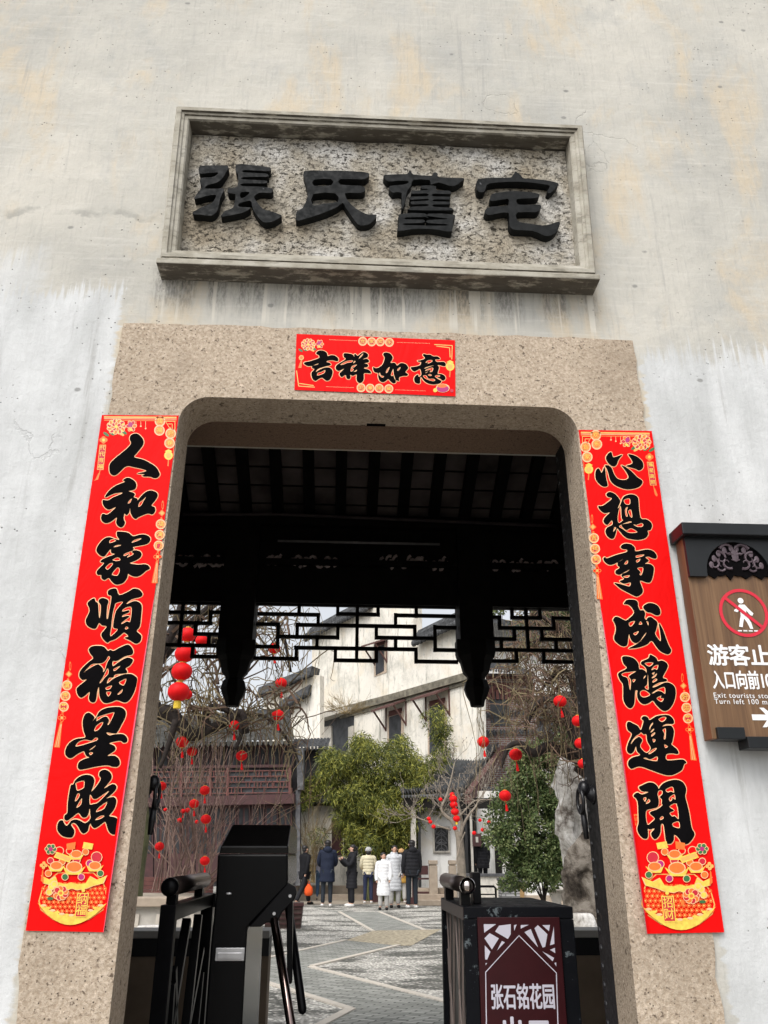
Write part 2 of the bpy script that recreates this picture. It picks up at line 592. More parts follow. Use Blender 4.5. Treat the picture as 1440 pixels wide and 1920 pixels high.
# =================================================================== gate wall with its opening
mb = MB()
WX0, WX1, WZ = -0.68, 0.915, 2.955
def slab(x0, x1, z0, z1):
    mb.box((x0, 0.0, z0), (x1, 0.52, z1))
slab(-7.0, WX0, -0.3, WZ)
slab(WX1, 7.0, -0.3, WZ)
slab(-7.0, 7.0, WZ, 6.6)
wall = mb.build('gate_wall', MT['plaster'])
tag(wall, 'tall cream and grey plastered gate wall with rain stains round the stone doorway', 'wall')

# =================================================================== stone doorway
door = thing('stone_doorway', 'tan speckled granite door surround with rounded top corners in the plaster wall', 'doorway', (0.12, 0.0, 0.0))
random.seed(4)
OX0, OX1, OZ = -0.826, 1.066, 3.185      # outer edges
IX0, IX1, IZ = -0.583, 0.817, 2.882      # opening
rr = 0.10
ledge = [Vector((OX0, -0.006, z)) for z in (0.0,)]
def jit(a): return random.uniform(-a, a)
outer = []
z = 0.0
while z < OZ-0.05:
    outer.append((OX0+jit(0.004) + (0.012*math.sin(z*9) if z < 1.3 else 0), z)); z += 0.045
outer.append((OX0+0.004, OZ-0.004))
x = OX0+0.05
while x < OX1-0.03:
    outer.append((x, OZ+jit(0.004))); x += 0.05
outer.append((OX1-0.004, OZ-0.004))
z = OZ-0.05
while z > 0.03:
    outer.append((OX1+jit(0.005) + (0.03*noise.noise(Vector((0, 0, z*5)))-0.012 if z < 1.45 else 0), z)); z -= 0.04
outer.append((OX1, 0.0))
inner = [(IX1, 0.0), (IX1, IZ-rr)]
for k in range(1, 8):
    t = math.pi/2*k/8
    inner.append((IX1-rr+rr*math.cos(t), IZ-rr+rr*math.sin(t)))
inner += [(IX1-rr, IZ), (IX0+rr, IZ)]
for k in range(1, 8):
    t = math.pi/2+math.pi/2*k/8
    inner.append((IX0+rr+rr*math.cos(t), IZ-rr+rr*math.sin(t)))
inner += [(IX0, IZ-rr), (IX0, 0.0)]
# outer goes up left, across, down right; inner returns
me = fill_mesh([[Vector(p) for p in outer+inner]], -0.007, 0.175)
me.materials.append(MT['granite'])
link('surround', me, door, bevel=0.008)
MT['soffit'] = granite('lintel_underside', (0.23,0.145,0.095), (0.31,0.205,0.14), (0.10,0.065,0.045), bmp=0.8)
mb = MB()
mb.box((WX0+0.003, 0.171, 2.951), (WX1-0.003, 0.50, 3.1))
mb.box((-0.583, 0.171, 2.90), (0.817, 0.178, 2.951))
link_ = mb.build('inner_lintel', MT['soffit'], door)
c_ = at(705, 797, 0.169)
mb = MB(); mb.box((c_.x-0.035, 0.1665, IZ+0.006), (c_.x+0.035, 0.1705, IZ+0.024)); mb.box((c_.x-0.035, 0.15, IZ-0.0015), (c_.x+0.035, 0.1685, IZ-0.0005))
mb.build('bolt_slot', MT['ink'], door)
mb = MB(); mb.box((IX0-0.1, -0.02, -0.02), (IX1+0.1, 0.30, 0.22))
mb.build('threshold', MT['granite'], door, bevel=0.01)

# dark door leaves folded back inside the reveal
def knocker(parent, x, y, z, sgn):
    g = 0.44
    k = MB()
    k.lathe((x, y, z), [(0.001,0.062*g),(0.03*g,0.055*g),(0.05*g,0.03*g),(0.062*g,0.012*g),(0.075*g,0.0)], 16, ax=Vector((sgn,0,0)))
    k.ell((x+sgn*0.03, y, z+0.02), (0.02,0.025,0.025))
    o = k.build('ring_plate', MT['black'], parent, True)
    k = MB()
    pts = [Vector((x+sgn*0.045, y+0.035*math.sin(t), z-0.03-0.04*math.cos(t)+0.01)) for t in [i*math.pi/8 for i in range(17)]]
    k.tube(pts, 0.006, 6)
    k.tube([(x+sgn*0.04, y, z-0.03), (x+sgn*0.037, y, z-0.09), (x+sgn*0.035, y, z-0.14)], [0.008, 0.011, 0.008], 6)
    k.build('ring_handle', MT['black'], parent, True)
lf = thing('door_leaf', 'black studded door leaf folded back behind the right stone jamb', 'door', (0.885, 0.3, 0.2), group='black door leaves of the gateway')
mb = MB(); mb.box((0.862, 0.176, 0.2), (0.915, 0.452, 2.93))
mb.build('panel', MT['doorblack'], lf, bevel=0.006)
mb = MB()
zz = 0.5
while zz < 2.9:
    for yy in (0.205, 0.425):
        mb.ell((0.862, yy, zz), (0.006, 0.011, 0.011), 8, 4)
    zz += 0.052
mb.build('stud_rows', MT['black'], lf)
q = at(1100, 1490, 0.36)
knocker(lf, 0.862, 0.36, q.z, -1)
lf = thing('door_leaf', 'black door leaf behind the left stone jamb with only its ring handle showing', 'door', (-0.65, 0.3, 0.2), group='black door leaves of the gateway')
mb = MB(); mb.box((-0.678, 0.176, 0.2), (-0.642, 0.44, 2.93))
mb.build('panel', MT['doorblack'], lf, bevel=0.006)
knocker(lf, -0.642, 0.36, at(288, 1480, 0.36).z, 1)

# =================================================================== name plaque above the door
plq = thing('name_plaque', 'long stone framed name plaque with four raised black characters above the doorway', 'plaque', (0.115, 0.0, 3.4))
YF = -0.085
TL, TR, BL, BR = at(338,213,YF), at(1085,247,YF), at(303,490,YF), at(1115,520,YF)
px0, px1 = (TL.x+BL.x)/2, (TR.x+BR.x)/2
pz1, pz0 = (TL.z+TR.z)/2, (BL.z+BR.z)/2
px0, px1, pz1, pz0 = px0-0.012, px1+0.012, pz1+0.018, pz0+0.010
th = 0.060
PB = -0.006                               # panel plane
prof = [(0.0, 0.004), (0.0, -0.045), (0.006, -0.056), (0.006, -0.074), (0.013, -0.085), (0.029, -0.085), (0.032, -0.077), (0.040, -0.075), (0.043, -0.069), (th-0.005, -0.067), (th, -0.061), (th, -0.002)]
def ringmesh(x0, x1, z0, z1, prof):
    m_ = MB()
    n = len(prof)
    vs = []
    for d, y in prof:
        vs += [(x0+d, y, z0+d), (x1-d, y, z0+d), (x1-d, y, z1-d), (x0+d, y, z1-d)]
    fs = []
    for i in range(n-1):
        for k in range(4):
            k2 = (k+1) % 4
            fs.append((i*4+k, i*4+k2, (i+1)*4+k2, (i+1)*4+k))
    m_.raw(vs, fs)
    return m_
rm_ = ringmesh(px0, px1, pz0, pz1, prof)
rm_.v = [(x+(0.016 if x > 0.1 else -0.016)*(z-pz0)/(pz1-pz0), y-0.012*max(0, (z-pz0)/(pz1-pz0)) if y < -0.03 else y, z+0.020*(z-pz0)/(pz1-pz0)) for x, y, z in rm_.v]
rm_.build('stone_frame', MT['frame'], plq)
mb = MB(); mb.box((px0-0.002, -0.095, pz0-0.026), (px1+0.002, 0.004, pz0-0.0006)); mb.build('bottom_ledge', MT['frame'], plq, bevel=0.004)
mb = MB()
nx, nz = 90, 36
vs, fs = [], []
for j in range(nz+1):
    for i in range(nx+1):
        x = px0+th-0.01+(px1-px0-2*th+0.02)*i/nx
        z = pz0+th-0.01+(pz1-pz0-2*th+0.02)*j/nz
        vs.append((x, PB-0.005+0.005*noise.fractal(Vector((x*7, 0, z*13)), 1, 2, 5), z))
for j in range(nz):
    for i in range(nx):
        a = j*(nx+1)+i
        fs.append((a, a+1, a+nx+2, a+nx+1))
mb.raw(vs, fs)
mb.build('rough_panel', MT['panel'], plq)
def loops_of(spec, ox, oy, s, Y, sub=3):
    out = []
    for lp in spec.split('|'):
        pts = []
        for tk in lp.split():
            a, b = tk.split(',')
            p = at(ox+float(a)/s, oy+float(b)/s, Y)
            pts.append(Vector((p.x, p.z)))
        out.append(spline(pts, sub))
    return out
PLQ = [
 (355,295,"155,130 390,120 575,125 570,190 480,330 380,390 280,410 240,470 480,465 520,490 460,620 430,780 360,860 290,875 180,860 60,850 60,815 200,740 330,690 390,610 390,560 250,580 90,625 80,590 150,500 200,440 165,400 170,310 330,300 400,270 425,225 230,240 155,235|700,105 900,110 1150,140 1220,160 1200,205 1050,200 820,190 810,225 1130,240 1180,265 1160,290 810,295 810,330 1130,345 1165,370 1120,390 800,390 790,430 1100,440 1250,470 1240,520 1190,535 1050,530 970,590 1000,650 1100,770 1200,800 1380,865 1360,900 1280,950 1190,975 1100,965 1010,870 950,760 930,670 890,650 750,690 745,740 900,750 905,770 800,830 500,890 485,860 540,800 650,760 680,660 690,550 590,535 580,465 720,440 730,250 705,230|770,525 905,520 840,590 770,610"),
 (545,300,"200,165 500,160 760,160 1100,180 1180,210 1150,260 1060,290 740,285 750,370 1060,385 1120,440 1090,480 1000,495 810,500 900,660 1050,770 1180,820 1290,820 1260,890 1180,960 1090,980 1010,965 920,850 820,700 780,640 700,700 500,790 120,910 80,860 90,770 180,720 250,560 250,450 215,300|350,295 610,285 615,375 350,385|340,510 670,500 710,625 500,650 330,680"),
 (710,300,"95,220 420,210 455,158 495,175 520,215 790,235 815,195 855,185 890,210 910,260 1275,270 1240,320 1150,382 1060,385 900,335 780,370 765,300 520,295 490,380 430,460 400,600 370,710 340,715 345,490 220,490 165,440 170,390 360,370 450,340 430,312 300,310 150,320 90,280|630,390 760,380 860,395 870,450 1050,460 1085,490 1060,510 820,505 820,545 1040,550 1075,570 1050,590 830,590 830,620 1040,625 1070,645 1050,665 830,665 830,700 1080,715 1105,735 1080,755 480,750 460,730 500,700 730,690 730,660 510,665 485,645 500,620 730,610 730,580 490,595 470,570 490,550 730,540 725,500 510,505 490,485 510,460 725,450 720,430 650,430|310,810 690,800 690,850 410,860 410,890 670,895 665,940 400,950 400,975 1000,985 1005,960 740,945 740,900 1010,890 1010,875 750,870 745,805 1140,820 1110,900 1100,1070 900,1045 700,1030 500,1035 280,1065 310,950"),
 (880,310,"130,205 400,185 630,180 690,90 790,170 830,195 1100,215 1330,265 1310,320 1215,415 1165,390 1210,310 1100,280 850,250 600,245 300,270 250,330 220,395 140,395 110,330|340,430 480,400 690,385 980,410 1050,440 1030,480 900,495 715,505 715,560 760,590 1000,590 1080,600 1060,660 1000,700 720,705 710,800 760,850 950,880 1100,900 1230,880 1355,840 1340,940 1280,1020 1180,1060 1090,1040 950,980 700,970 620,930 600,850 590,710 430,720 280,745 230,690 280,630 400,615 580,600 590,560 580,500 350,535 310,500"),
]
for ox, oy, sp in PLQ:
    me = fill_mesh(loops_of(sp, ox, oy, 8.0, -0.046, 2), -0.046, 0.042)
    me.materials.append(MT['blackchar'])
    link('character', me, plq, bevel=0.0025)
# =================================================================== red couplets and lintel banner
LEFTC = [
 (195,800,"600,200 690,155 780,175 870,270 895,360 860,450 740,600 685,685 880,740 1040,820 1170,910 1240,1020 1255,1090 1200,1155 1120,1160 1040,1130 900,1125 860,1100 915,1075 745,1055 900,1020 950,990 840,950 650,910 560,890 470,915 380,1000 290,1080 210,1100 140,1050 120,950 135,840 230,730 450,550 560,450 610,370 580,290"),
 (185,885,"550,185 640,130 740,155 830,230 850,320 810,395 680,435 780,465 815,510 790,565 870,600 880,640 950,550 1060,450 1180,415 1300,460 1330,540 1270,650 1190,755 1260,790 1275,880 1210,960 1100,940 900,1020 840,1060 770,1020 715,910 710,810 690,910 630,975 580,940 565,1060 595,1140 560,1220 500,1250 420,1200 395,1120 410,1025 280,1120 170,1155 80,1110 55,1030 90,940 190,960 290,890 390,790 240,850 150,810 95,720 100,630 210,640 330,570 530,485 500,465 330,495 145,575 220,440 350,330 470,270 590,225|1070,560 980,640 915,690 895,785 960,750 1010,660|750,600 690,640 655,710 710,690"),
 (172,985,"570,150 640,140 820,165 930,245 1080,210 1200,210 1300,260 1320,340 1250,420 1090,460 935,490 950,530 925,570 1000,560 1090,590 1125,660 1080,740 960,810 860,855 1050,885 1200,875 1290,920 1305,980 1220,1030 1100,1130 980,1160 870,1125 820,1095 800,1180 720,1290 600,1335 510,1320 430,1240 380,1185 290,1235 220,1190 215,1120 150,1120 110,1075 140,1000 280,855 205,830 220,780 360,710 520,650 440,620 425,540 340,640 280,705 190,680 110,590 120,500 190,390 290,295 400,265 500,300 620,325 570,240|480,310 550,350 410,400 405,340|900,395 960,330 1110,290 1080,330|490,490 560,445 670,445 580,480|915,575 760,630 715,670 745,690 850,645 790,730 945,650 905,610|470,780 560,725 630,740 640,790 550,805|310,950 400,860 480,855 440,930 360,1000|455,1095 560,960 620,960 630,1040 580,1130 510,1130"),
 (155,1095,"570,160 650,110 760,110 830,250 1050,160 1140,105 1260,120 1345,210 1310,290 1100,350 980,455 1150,385 1260,405 1330,490 1320,700 1290,950 1220,1060 1320,1160 1300,1290 1200,1345 1080,1280 940,1210 1030,1180 940,1095 860,1150 740,1240 610,1290 560,1325 470,1250 420,1130 520,1000 530,950 430,930 370,880 310,990 240,1010 130,960 75,880 80,780 150,640 150,540 110,450 150,380 260,320 290,390 345,440 360,620 375,765 400,700 412,490 360,400 390,335 460,315 550,345 585,400 555,500 540,760 570,770 600,600 650,290 580,250|750,430 910,400 800,540 740,640 690,900 700,990 790,1020 720,1110 620,1175 640,980 680,650 720,500|910,570 1000,520 1090,515 1105,620 1070,850 1000,840 890,900 880,870 1010,770 1055,730 1000,715 890,745 910,700 1040,640 1040,590 900,620|990,955 1030,995 980,1025 950,1000"),
 (140,1205,"330,130 400,80 580,70 680,110 750,185 800,160 880,185 1000,120 1160,50 1240,60 1310,160 1300,265 1130,310 970,405 870,415 850,460 865,530 960,460 1100,370 1200,335 1300,370 1310,420 1240,520 1150,580 1180,640 1160,690 920,715 870,785 780,790 740,860 735,920 860,820 1000,750 1150,705 1290,710 1390,780 1410,850 1370,1040 1280,1230 1190,1330 1100,1345 950,1295 830,1340 700,1365 620,1320 560,1200 545,1000 510,1100 485,1280 440,1345 360,1330 320,1250 340,1110 240,1190 150,1240 80,1190 45,1090 70,1000 270,835 180,840 115,780 105,700 150,600 300,450 420,350 360,260 320,180|200,680 300,570 400,480 600,465 700,400 760,300 795,350 740,440 690,600 640,665 640,590 560,500 480,500 300,600|740,575 765,690 680,790 590,905 565,890 640,770|880,590 1030,520 960,600 890,640|1010,880 1165,810 1110,960 1020,930|700,1010 840,960 800,1040 720,1060|710,1110 825,1110 760,1215|970,1150 1080,1045 1060,1120 990,1170"),
 (120,1320,"420,420 450,280 510,205 590,205 690,300 640,385 730,290 800,170 950,90 1150,65 1300,80 1390,170 1380,300 1290,480 1200,640 1130,665 960,640 1020,705 1150,680 1330,680 1420,760 1420,850 1340,875 1280,830 1150,845 1020,885 1120,930 1165,1000 1120,1070 980,1165 1130,1160 1230,1230 1260,1340 1200,1415 1080,1410 1000,1385 850,1390 650,1425 450,1470 350,1475 310,1410 340,1310 450,1240 570,1200 510,1175 475,1115 440,1062 300,1130 180,1215 100,1210 35,1140 35,1030 110,890 260,790 420,765 485,735 440,600|260,940 330,850 480,800 620,825 700,760 765,770 740,820 600,870 400,930 290,955|740,340 760,290 1080,190 1130,220 1020,450 980,460 1015,370 960,285 870,300 740,385|680,600 720,500 820,420 885,415 840,510 750,600|565,1110 600,1085 655,1100 605,1150|570,1035 710,930 690,965 610,1025"),
 (100,1450,"500,150 620,60 760,30 870,60 925,140 910,260 860,410 1000,250 1070,120 1030,50 1050,-40 1150,-85 1260,-40 1315,50 1300,140 1210,260 1150,340 1330,240 1420,290 1400,380 1270,510 1200,560 1350,530 1420,600 1400,740 1330,870 1260,960 1380,985 1470,1060 1470,1250 1420,1360 1330,1375 1240,1290 1190,1130 1150,1095 1040,1180 930,1235 870,1190 835,1130 800,1200 780,1290 690,1355 620,1310 540,1170 460,1115 400,1160 470,1270 470,1360 420,1440 300,1440 190,1400 100,1290 95,1160 140,1070 210,1055 250,1130 310,1180 400,1070 500,1035 600,1060 720,1120 835,1020 830,900 820,790 790,920 740,985 670,995 620,950 560,890 440,980 310,1065 250,1020 260,940 320,880 330,650 390,280 450,250|510,210 690,165 700,290 670,340 540,390 510,280|500,560 550,450 600,480 550,590 490,630|520,760 640,560 630,690 560,760|820,500 850,490 900,570 980,570 1100,490 1260,390 1140,530 1000,660 900,690 820,690|960,870 1030,760 1210,640 1170,760 1110,820|940,1050 1000,990 1100,945 1150,965 1050,1030"),
]
RIGHTC = [
 (1105,825,"370,400 420,310 490,270 520,360 550,390 640,365 745,330 660,440 610,560 550,600 470,570 400,490|870,330 930,325 1060,370 1180,470 1215,570 1190,650 1110,690 1030,650 820,590 940,545 970,500 930,420|130,780 150,680 200,640 240,680 270,740 300,690 335,610 360,700 375,850 410,1000 390,1045 310,1050 230,1000 150,900|345,580 420,570 500,630 550,760 620,860 700,895 800,900 870,860 870,800 800,680 715,570 800,600 940,700 1080,840 1170,900 1195,960 1130,1050 1000,1100 850,1115 700,1080 560,1010 470,910 430,770 390,650"),
 (1115,910,"260,200 330,150 430,180 510,250 560,320 572,380 520,510 545,500 600,370 640,270 740,215 860,205 960,260 985,350 1000,550 1040,745 1160,765 1260,830 1290,920 1250,1010 1190,1020 1205,1100 1140,1190 1000,1230 850,1220 700,1180 580,1060 505,970 490,1010 460,1130 420,1200 350,1200 270,1130 240,1030 280,950 400,880 380,790 290,890 220,860 195,790 240,710 340,610 230,630 130,570 75,470 180,460 370,320 360,280 290,260|650,340 720,300 795,310 790,430 690,425|690,520 740,490 720,580 740,700 700,690 680,600|750,590 815,545 845,700 810,720|515,700 560,490 590,500 605,740 635,785 535,850|415,1045 440,945 480,955 450,1010|545,930 610,880 780,810 830,830 720,860 600,890 650,970 720,1010 820,965 960,1050 850,1075 740,1060 620,980|870,880 940,890 1050,850 1095,890 1050,940 930,925"),
 (1125,1010,"460,190 510,130 600,110 700,130 780,200 800,285 1000,250 1120,250 1220,300 1275,390 1250,450 1170,440 1090,405 1020,425 1090,480 1080,520 1010,565 1120,570 1200,630 1210,720 1180,880 1130,980 1050,990 900,945 930,1060 965,1160 940,1240 850,1300 780,1295 650,1230 480,1140 380,1060 320,1000 430,1015 640,1075 680,1050 680,985 540,1015 440,955 540,910 480,840 500,790 430,815 355,790 350,720 440,655 390,600 390,540 300,580 200,590 110,530 70,450 110,415 160,440 350,370 595,300 590,245 510,235|540,575 590,500 630,500 610,570|800,400 830,375 990,355 950,400 820,430|810,490 900,450 890,500 830,540|835,665 960,645 965,740 920,825 885,800 910,750|520,850 660,820 640,870 560,880|400,530 530,455 460,500|490,790 660,700 600,750"),
 (1145,1115,"290,210 350,125 450,110 560,125 610,180 615,260 660,350 730,350 775,420 760,520 800,570 830,520 890,500 960,540 1040,610 1050,680 1020,800 1000,890 1110,1045 1125,960 1080,640 1170,780 1250,1000 1310,1150 1360,1240 1340,1310 1270,1345 1120,1280 1020,1170 920,1040 820,1120 700,1170 560,1205 400,1210 530,1140 650,1060 760,930 805,850 740,920 650,1050 560,1095 480,1050 430,960 410,890 390,1000 375,1120 330,1160 250,1160 130,1080 70,980 110,830 110,720 80,630 50,570 90,505 160,500 250,545 330,580 380,560 525,410 440,260 360,220|725,280 820,200 920,190 1030,230 1100,310 1120,400 1090,460 1010,465 900,410 810,390|410,630 545,590 490,690 430,715|630,670 670,600 710,665|510,870 630,820 590,890 545,915|800,600 845,620 845,700"),
 (1150,1220,"190,170 240,125 380,140 480,190 560,290 580,410 640,415 720,460 745,500 740,420 690,350 620,300 640,240 790,170 820,90 900,120 970,170 1000,235 1090,220 1190,270 1225,350 1180,460 1110,600 1190,640 1190,690 1030,720 900,790 890,830 1000,790 1150,720 1260,725 1360,790 1400,900 1390,1050 1340,1200 1250,1320 1150,1360 1060,1320 960,1220 885,1125 800,1180 700,1210 620,1180 550,1090 530,980 540,900 490,910 480,1080 465,1210 400,1295 330,1280 260,1200 220,1080 220,900 210,750 150,670 105,560 130,490 300,395 230,300|180,530 250,490 350,480 510,465 350,570 395,660 390,800 375,890 350,800 330,660 290,600 210,575|425,650 500,650 450,715|700,820 760,750 770,520 790,830 770,880|600,930 650,890 720,895 830,985 740,1045 650,1045 600,990|700,290 780,260 900,275 810,360|850,440 910,350 1010,320 980,430 930,410|865,510 930,480 900,540|865,600 975,510 950,580 880,620|880,680 950,625 985,660 890,720|870,950 990,870 1120,815 1165,850 1160,970 1080,920 990,910 900,960|970,1070 1080,1010 1060,1060 1135,1080 1075,1155|680,640 690,580 735,560"),
 (1170,1338,"60,230 110,180 200,220 310,280 370,370 410,280 435,170 390,120 420,65 490,60 540,95 580,145 720,60 880,30 1000,35 1090,100 1125,190 1090,235 940,235 860,290 950,270 1060,275 1115,360 1120,450 1090,620 1070,700 1180,790 1225,880 1190,910 1080,895 950,920 970,1050 1280,1030 1370,1060 1400,1110 1350,1140 1300,1270 1130,1370 1020,1390 880,1370 600,1270 400,1200 290,1200 160,1245 85,1150 110,1050 200,980 360,935 290,850 265,740 220,850 150,905 80,870 60,780 100,640 175,460 80,370|380,420 440,470 500,470 520,620 600,780 500,885 360,740 410,610 380,550 320,525 230,590 150,690 190,590 270,500 340,460|770,130 870,70 950,85 920,150 850,190|580,370 570,310 610,230 650,200 640,250 600,300|590,420 640,350 680,350 630,410|620,520 615,470 690,420 690,460|640,570 710,590 665,650|865,380 890,345 940,345 930,560 890,565 905,450|905,690 985,740 925,775|545,890 640,800 730,770 700,830 580,910|440,1010 490,990 590,1030 740,960 745,1060 620,1060"),
 (1185,1460,"150,190 220,150 370,85 490,100 570,170 600,230 640,160 740,80 900,30 1040,30 1150,90 1210,200 1215,290 1195,400 1240,580 1290,800 1340,1100 1400,1220 1390,1310 1290,1440 1200,1480 1110,1450 1050,1340 950,1260 940,1370 900,1440 840,1470 770,1440 740,1260 705,1030 650,1040 640,1200 590,1310 510,1365 440,1290 430,1220 510,1120 400,1145 355,1130 360,1270 330,1350 240,1340 150,1240 115,1120 145,1000 140,800 130,560 90,450 35,400 50,350 130,310 220,355 370,300 250,290 190,260|605,265 680,270 680,350 620,410 670,470 665,560 680,600 560,690 390,765 510,890 450,970 340,1030 310,740 430,680 540,655 590,600 600,480 570,340|250,440 310,415 320,460 285,520|305,570 370,455 405,520|750,250 850,190 920,190 945,310 870,290 800,310|830,430 950,345 975,470 910,430 900,480 850,510|835,630 1000,560 1050,900 960,840 900,850 840,770 945,715|620,890 680,840 710,890 640,930|910,1000 1050,960 1070,1110 930,1080"),
]
BANC = [
 (565,650,"500,210 580,140 680,130 790,160 870,230 890,320 1000,290 1130,305 1230,380 1250,450 1210,500 1060,465 900,475 850,520 950,550 1000,605 950,640 780,680 560,760 490,860 600,790 760,720 900,700 1010,750 1060,850 1020,1020 950,1130 850,1155 780,1110 690,1055 560,1110 480,1160 390,1110 340,980 350,870 440,770 360,720 360,660 220,660 90,580 120,525 280,495 590,390 600,320 580,285 520,260|540,980 560,880 670,855 800,790 770,900|400,640 570,570 540,610"),
 (625,650,"340,280 380,225 560,240 660,280 710,350 700,280 740,245 820,310 920,240 1000,190 1090,200 1170,270 1150,360 1050,400 1000,440 1110,410 1190,450 1205,510 1150,545 1040,565 1140,590 1180,650 1140,690 1050,710 1050,745 1170,770 1270,860 1240,910 1040,900 1030,1080 980,1190 890,1235 810,1180 780,1080 785,940 650,990 570,950 580,1040 530,1105 450,1070 410,960 290,1030 220,970 220,890 370,745 200,820 110,790 75,710 130,610 410,430 360,360|235,620 330,540 480,480 660,465 620,530 480,550 330,610|670,570 710,480 750,510|855,420 920,300 1000,235 990,290|590,850 590,740 650,645 800,610 700,700 630,710 690,780|680,855 790,780 780,830"),
 (690,650,"510,270 550,210 640,200 750,240 830,350 820,430 760,550 900,545 980,640 1060,580 1150,555 1270,590 1350,690 1340,760 1260,860 1350,930 1310,990 1180,995 1050,1040 1050,1160 940,1140 940,1210 860,1245 770,1190 680,1100 600,1160 500,1205 390,1150 340,1010 340,900 220,860 170,760 180,690 250,725 350,710 480,620 540,490 560,370|600,870 650,750 730,690 690,800 640,890|990,820 1000,750 1100,690 1060,780|770,950 850,750 865,900 925,1120 890,1080 850,960 820,1000|360,920 400,880 440,970 540,1000 500,1050 430,1020"),
 (765,655,"500,200 540,160 640,185 740,180 860,240 980,240 1080,310 1040,345 920,350 980,430 1180,420 1260,470 1270,540 1210,575 1050,535 1000,550 1050,620 1000,820 1120,835 1240,900 1265,990 1200,1055 1130,1050 1120,1110 1040,1165 860,1190 680,1160 540,1070 440,940 410,1020 410,1130 360,1165 250,1130 205,1040 220,940 290,870 350,855 360,930 450,860 410,670 310,710 210,750 120,690 90,610 230,590 400,540 440,440 350,420 320,385 400,375 570,310|590,460 650,380 780,360 825,410 660,500 690,440|550,660 620,600 890,540 720,600|580,740 620,680 840,615 820,750 730,770 770,700 650,715|580,800 680,750 620,800|670,870 730,835 810,880 730,905|500,900 610,880 690,990 850,995 920,1050 840,1080 690,1040 580,990|910,930 970,870 1080,890 1060,930 980,945 1120,1020 1090,1050"),
]
PY = -0.0105                              # printed face of the paper
def brush(chars, s, parent):
    for ox, oy, sp in chars:
        lo = loops_of(sp, ox, oy, s, PY)
        big = [abs(area2(l)) for l in lo]
        mxa = max(big)
        me = fill_mesh(lo, PY-0.0012, 0.0005)
        me.materials.append(MT['ink'])
        ch = link('character', me, parent)
        def inside(p, l):
            c = False
            for i in range(len(l)):
                a, b = l[i], l[i-1]
                if (a.y > p.y) != (b.y > p.y) and p.x < (b.x-a.x)*(p.y-a.y)/(b.y-a.y)+a.x:
                    c = not c
            return c
        m_ = MB()
        for i, l in enumerate(lo):
            hole = any(j != i and inside(l[0], lo[j]) for j in range(len(lo)))
            l2 = offs(l, -0.0021 if hole else 0.0025)
            l1 = offs(l, 0.0006 if hole else -0.0006)
            n = len(l)
            vs = [(p.x, PY-0.00095, p.y) for p in l1] + [(p.x, PY-0.0003, p.y) for p in l2]
            fs = [(k, (k+1) % n, n+(k+1) % n, n+k) for k in range(n)]
            m_.raw(vs, fs)
        m_.build('gold_outline', MT['palegold'], ch)

class Print:                              # flat printed ornaments on the paper face
    def __init__(s, mats):
        s.mb, s.mats, s.y = MB(), mats, PY-0.0003
    def P(s, px, py, y):
        p = at(px, py, PY)
        return Vector((p.x, y, p.z))
    def poly(s, pts, m):
        s.y -= 0.000011
        s.mb.face([s.P(a, b, s.y) for a, b in pts][::-1], m)
    def disc(s, px, py, r, m, n=14, sx=1.0, sy=1.0, rot=0.0, wob=0.0, k=5):
        pts = []
        for i in range(n):
            t = 2*math.pi*i/n
            q = r*(1+wob*math.cos(k*t))
            x, y = q*math.cos(t)*sx, q*math.sin(t)*sy
            pts.append((px+x*math.cos(rot)-y*math.sin(rot), py+x*math.sin(rot)+y*math.cos(rot)))
        s.poly(pts, m)
    def line(s, a, b, wd, m):
        a, b = Vector(a), Vector(b)
        d = (b-a).normalized()
        n = Vector((-d.y, d.x))*wd/2
        s.poly([tuple(a+n), tuple(b+n), tuple(b-n), tuple(a-n)], m)
    def build(s, name, parent):
        return s.mb.build(name, s.mats, parent)
PM = [MT['gold'], MT['palegold'], MT['yellow'], MT['orange'], MT['crimson'], MT['magenta'], MT['green'], MT['red'], MT['ink']]
GO, PG, YE, OR, CR, MG, GN, RD, BK = range(9)
def peony(parent, cx, cy, s, flip=1):
    p = Print(PM)
    for a, b in ((-9, 13), (10, 14), (15, 11), (-20, 15)):
        p.disc(cx+flip*a*s, cy+b*s, 5*s, GN if a != 10 else GO, 8, 1.4, 0.6, 0.6*flip)
    rnd = random.Random(3)
    for k in range(11):
        t = 2*math.pi*k/11
        p.disc(cx+13*s*math.cos(t), cy+10*s*math.sin(t), 6.4*s, PG, 9, 1, 0.85, t)
        p.disc(cx+13*s*math.cos(t), cy+10*s*math.sin(t), 5.0*s, OR if k % 2 else CR, 9, 1, 0.8, t)
        p.disc(cx+14.5*s*math.cos(t+.15), cy+11*s*math.sin(t+.15), 2.6*s, YE, 7, 1.3, 0.6, t)
    for k in range(7):
        t = 2*math.pi*k/7+0.3
        p.disc(cx+6.5*s*math.cos(t), cy+5*s*math.sin(t), 5.0*s, PG, 9, 1, 0.8, t)
        p.disc(cx+6.5*s*math.cos(t), cy+5*s*math.sin(t), 3.8*s, OR if k % 2 else CR, 9, 1, 0.7, t)
    p.disc(cx, cy, 3.2*s, YE, 9)
    bx = cx+flip*30*s
    for k in range(6):
        t = 2*math.pi*k/6
        p.disc(bx+6*s*math.cos(t), cy-1*s+7*s*math.sin(t), 5.0*s, PG, 9, 1, .8, t)
        p.disc(bx+6*s*math.cos(t), cy-1*s+7*s*math.sin(t), 3.9*s, CR if k % 2 else OR, 9, 1, .8, t)
    p.disc(bx-flip*2*s, cy-4*s, 4.6*s, MG, 9, 1, 1.1)
    p.disc(bx-flip*1*s, cy+6*s, 3.4*s, YE, 8, 1.3, .7, 0.5)
    p.build('peony_print', parent)
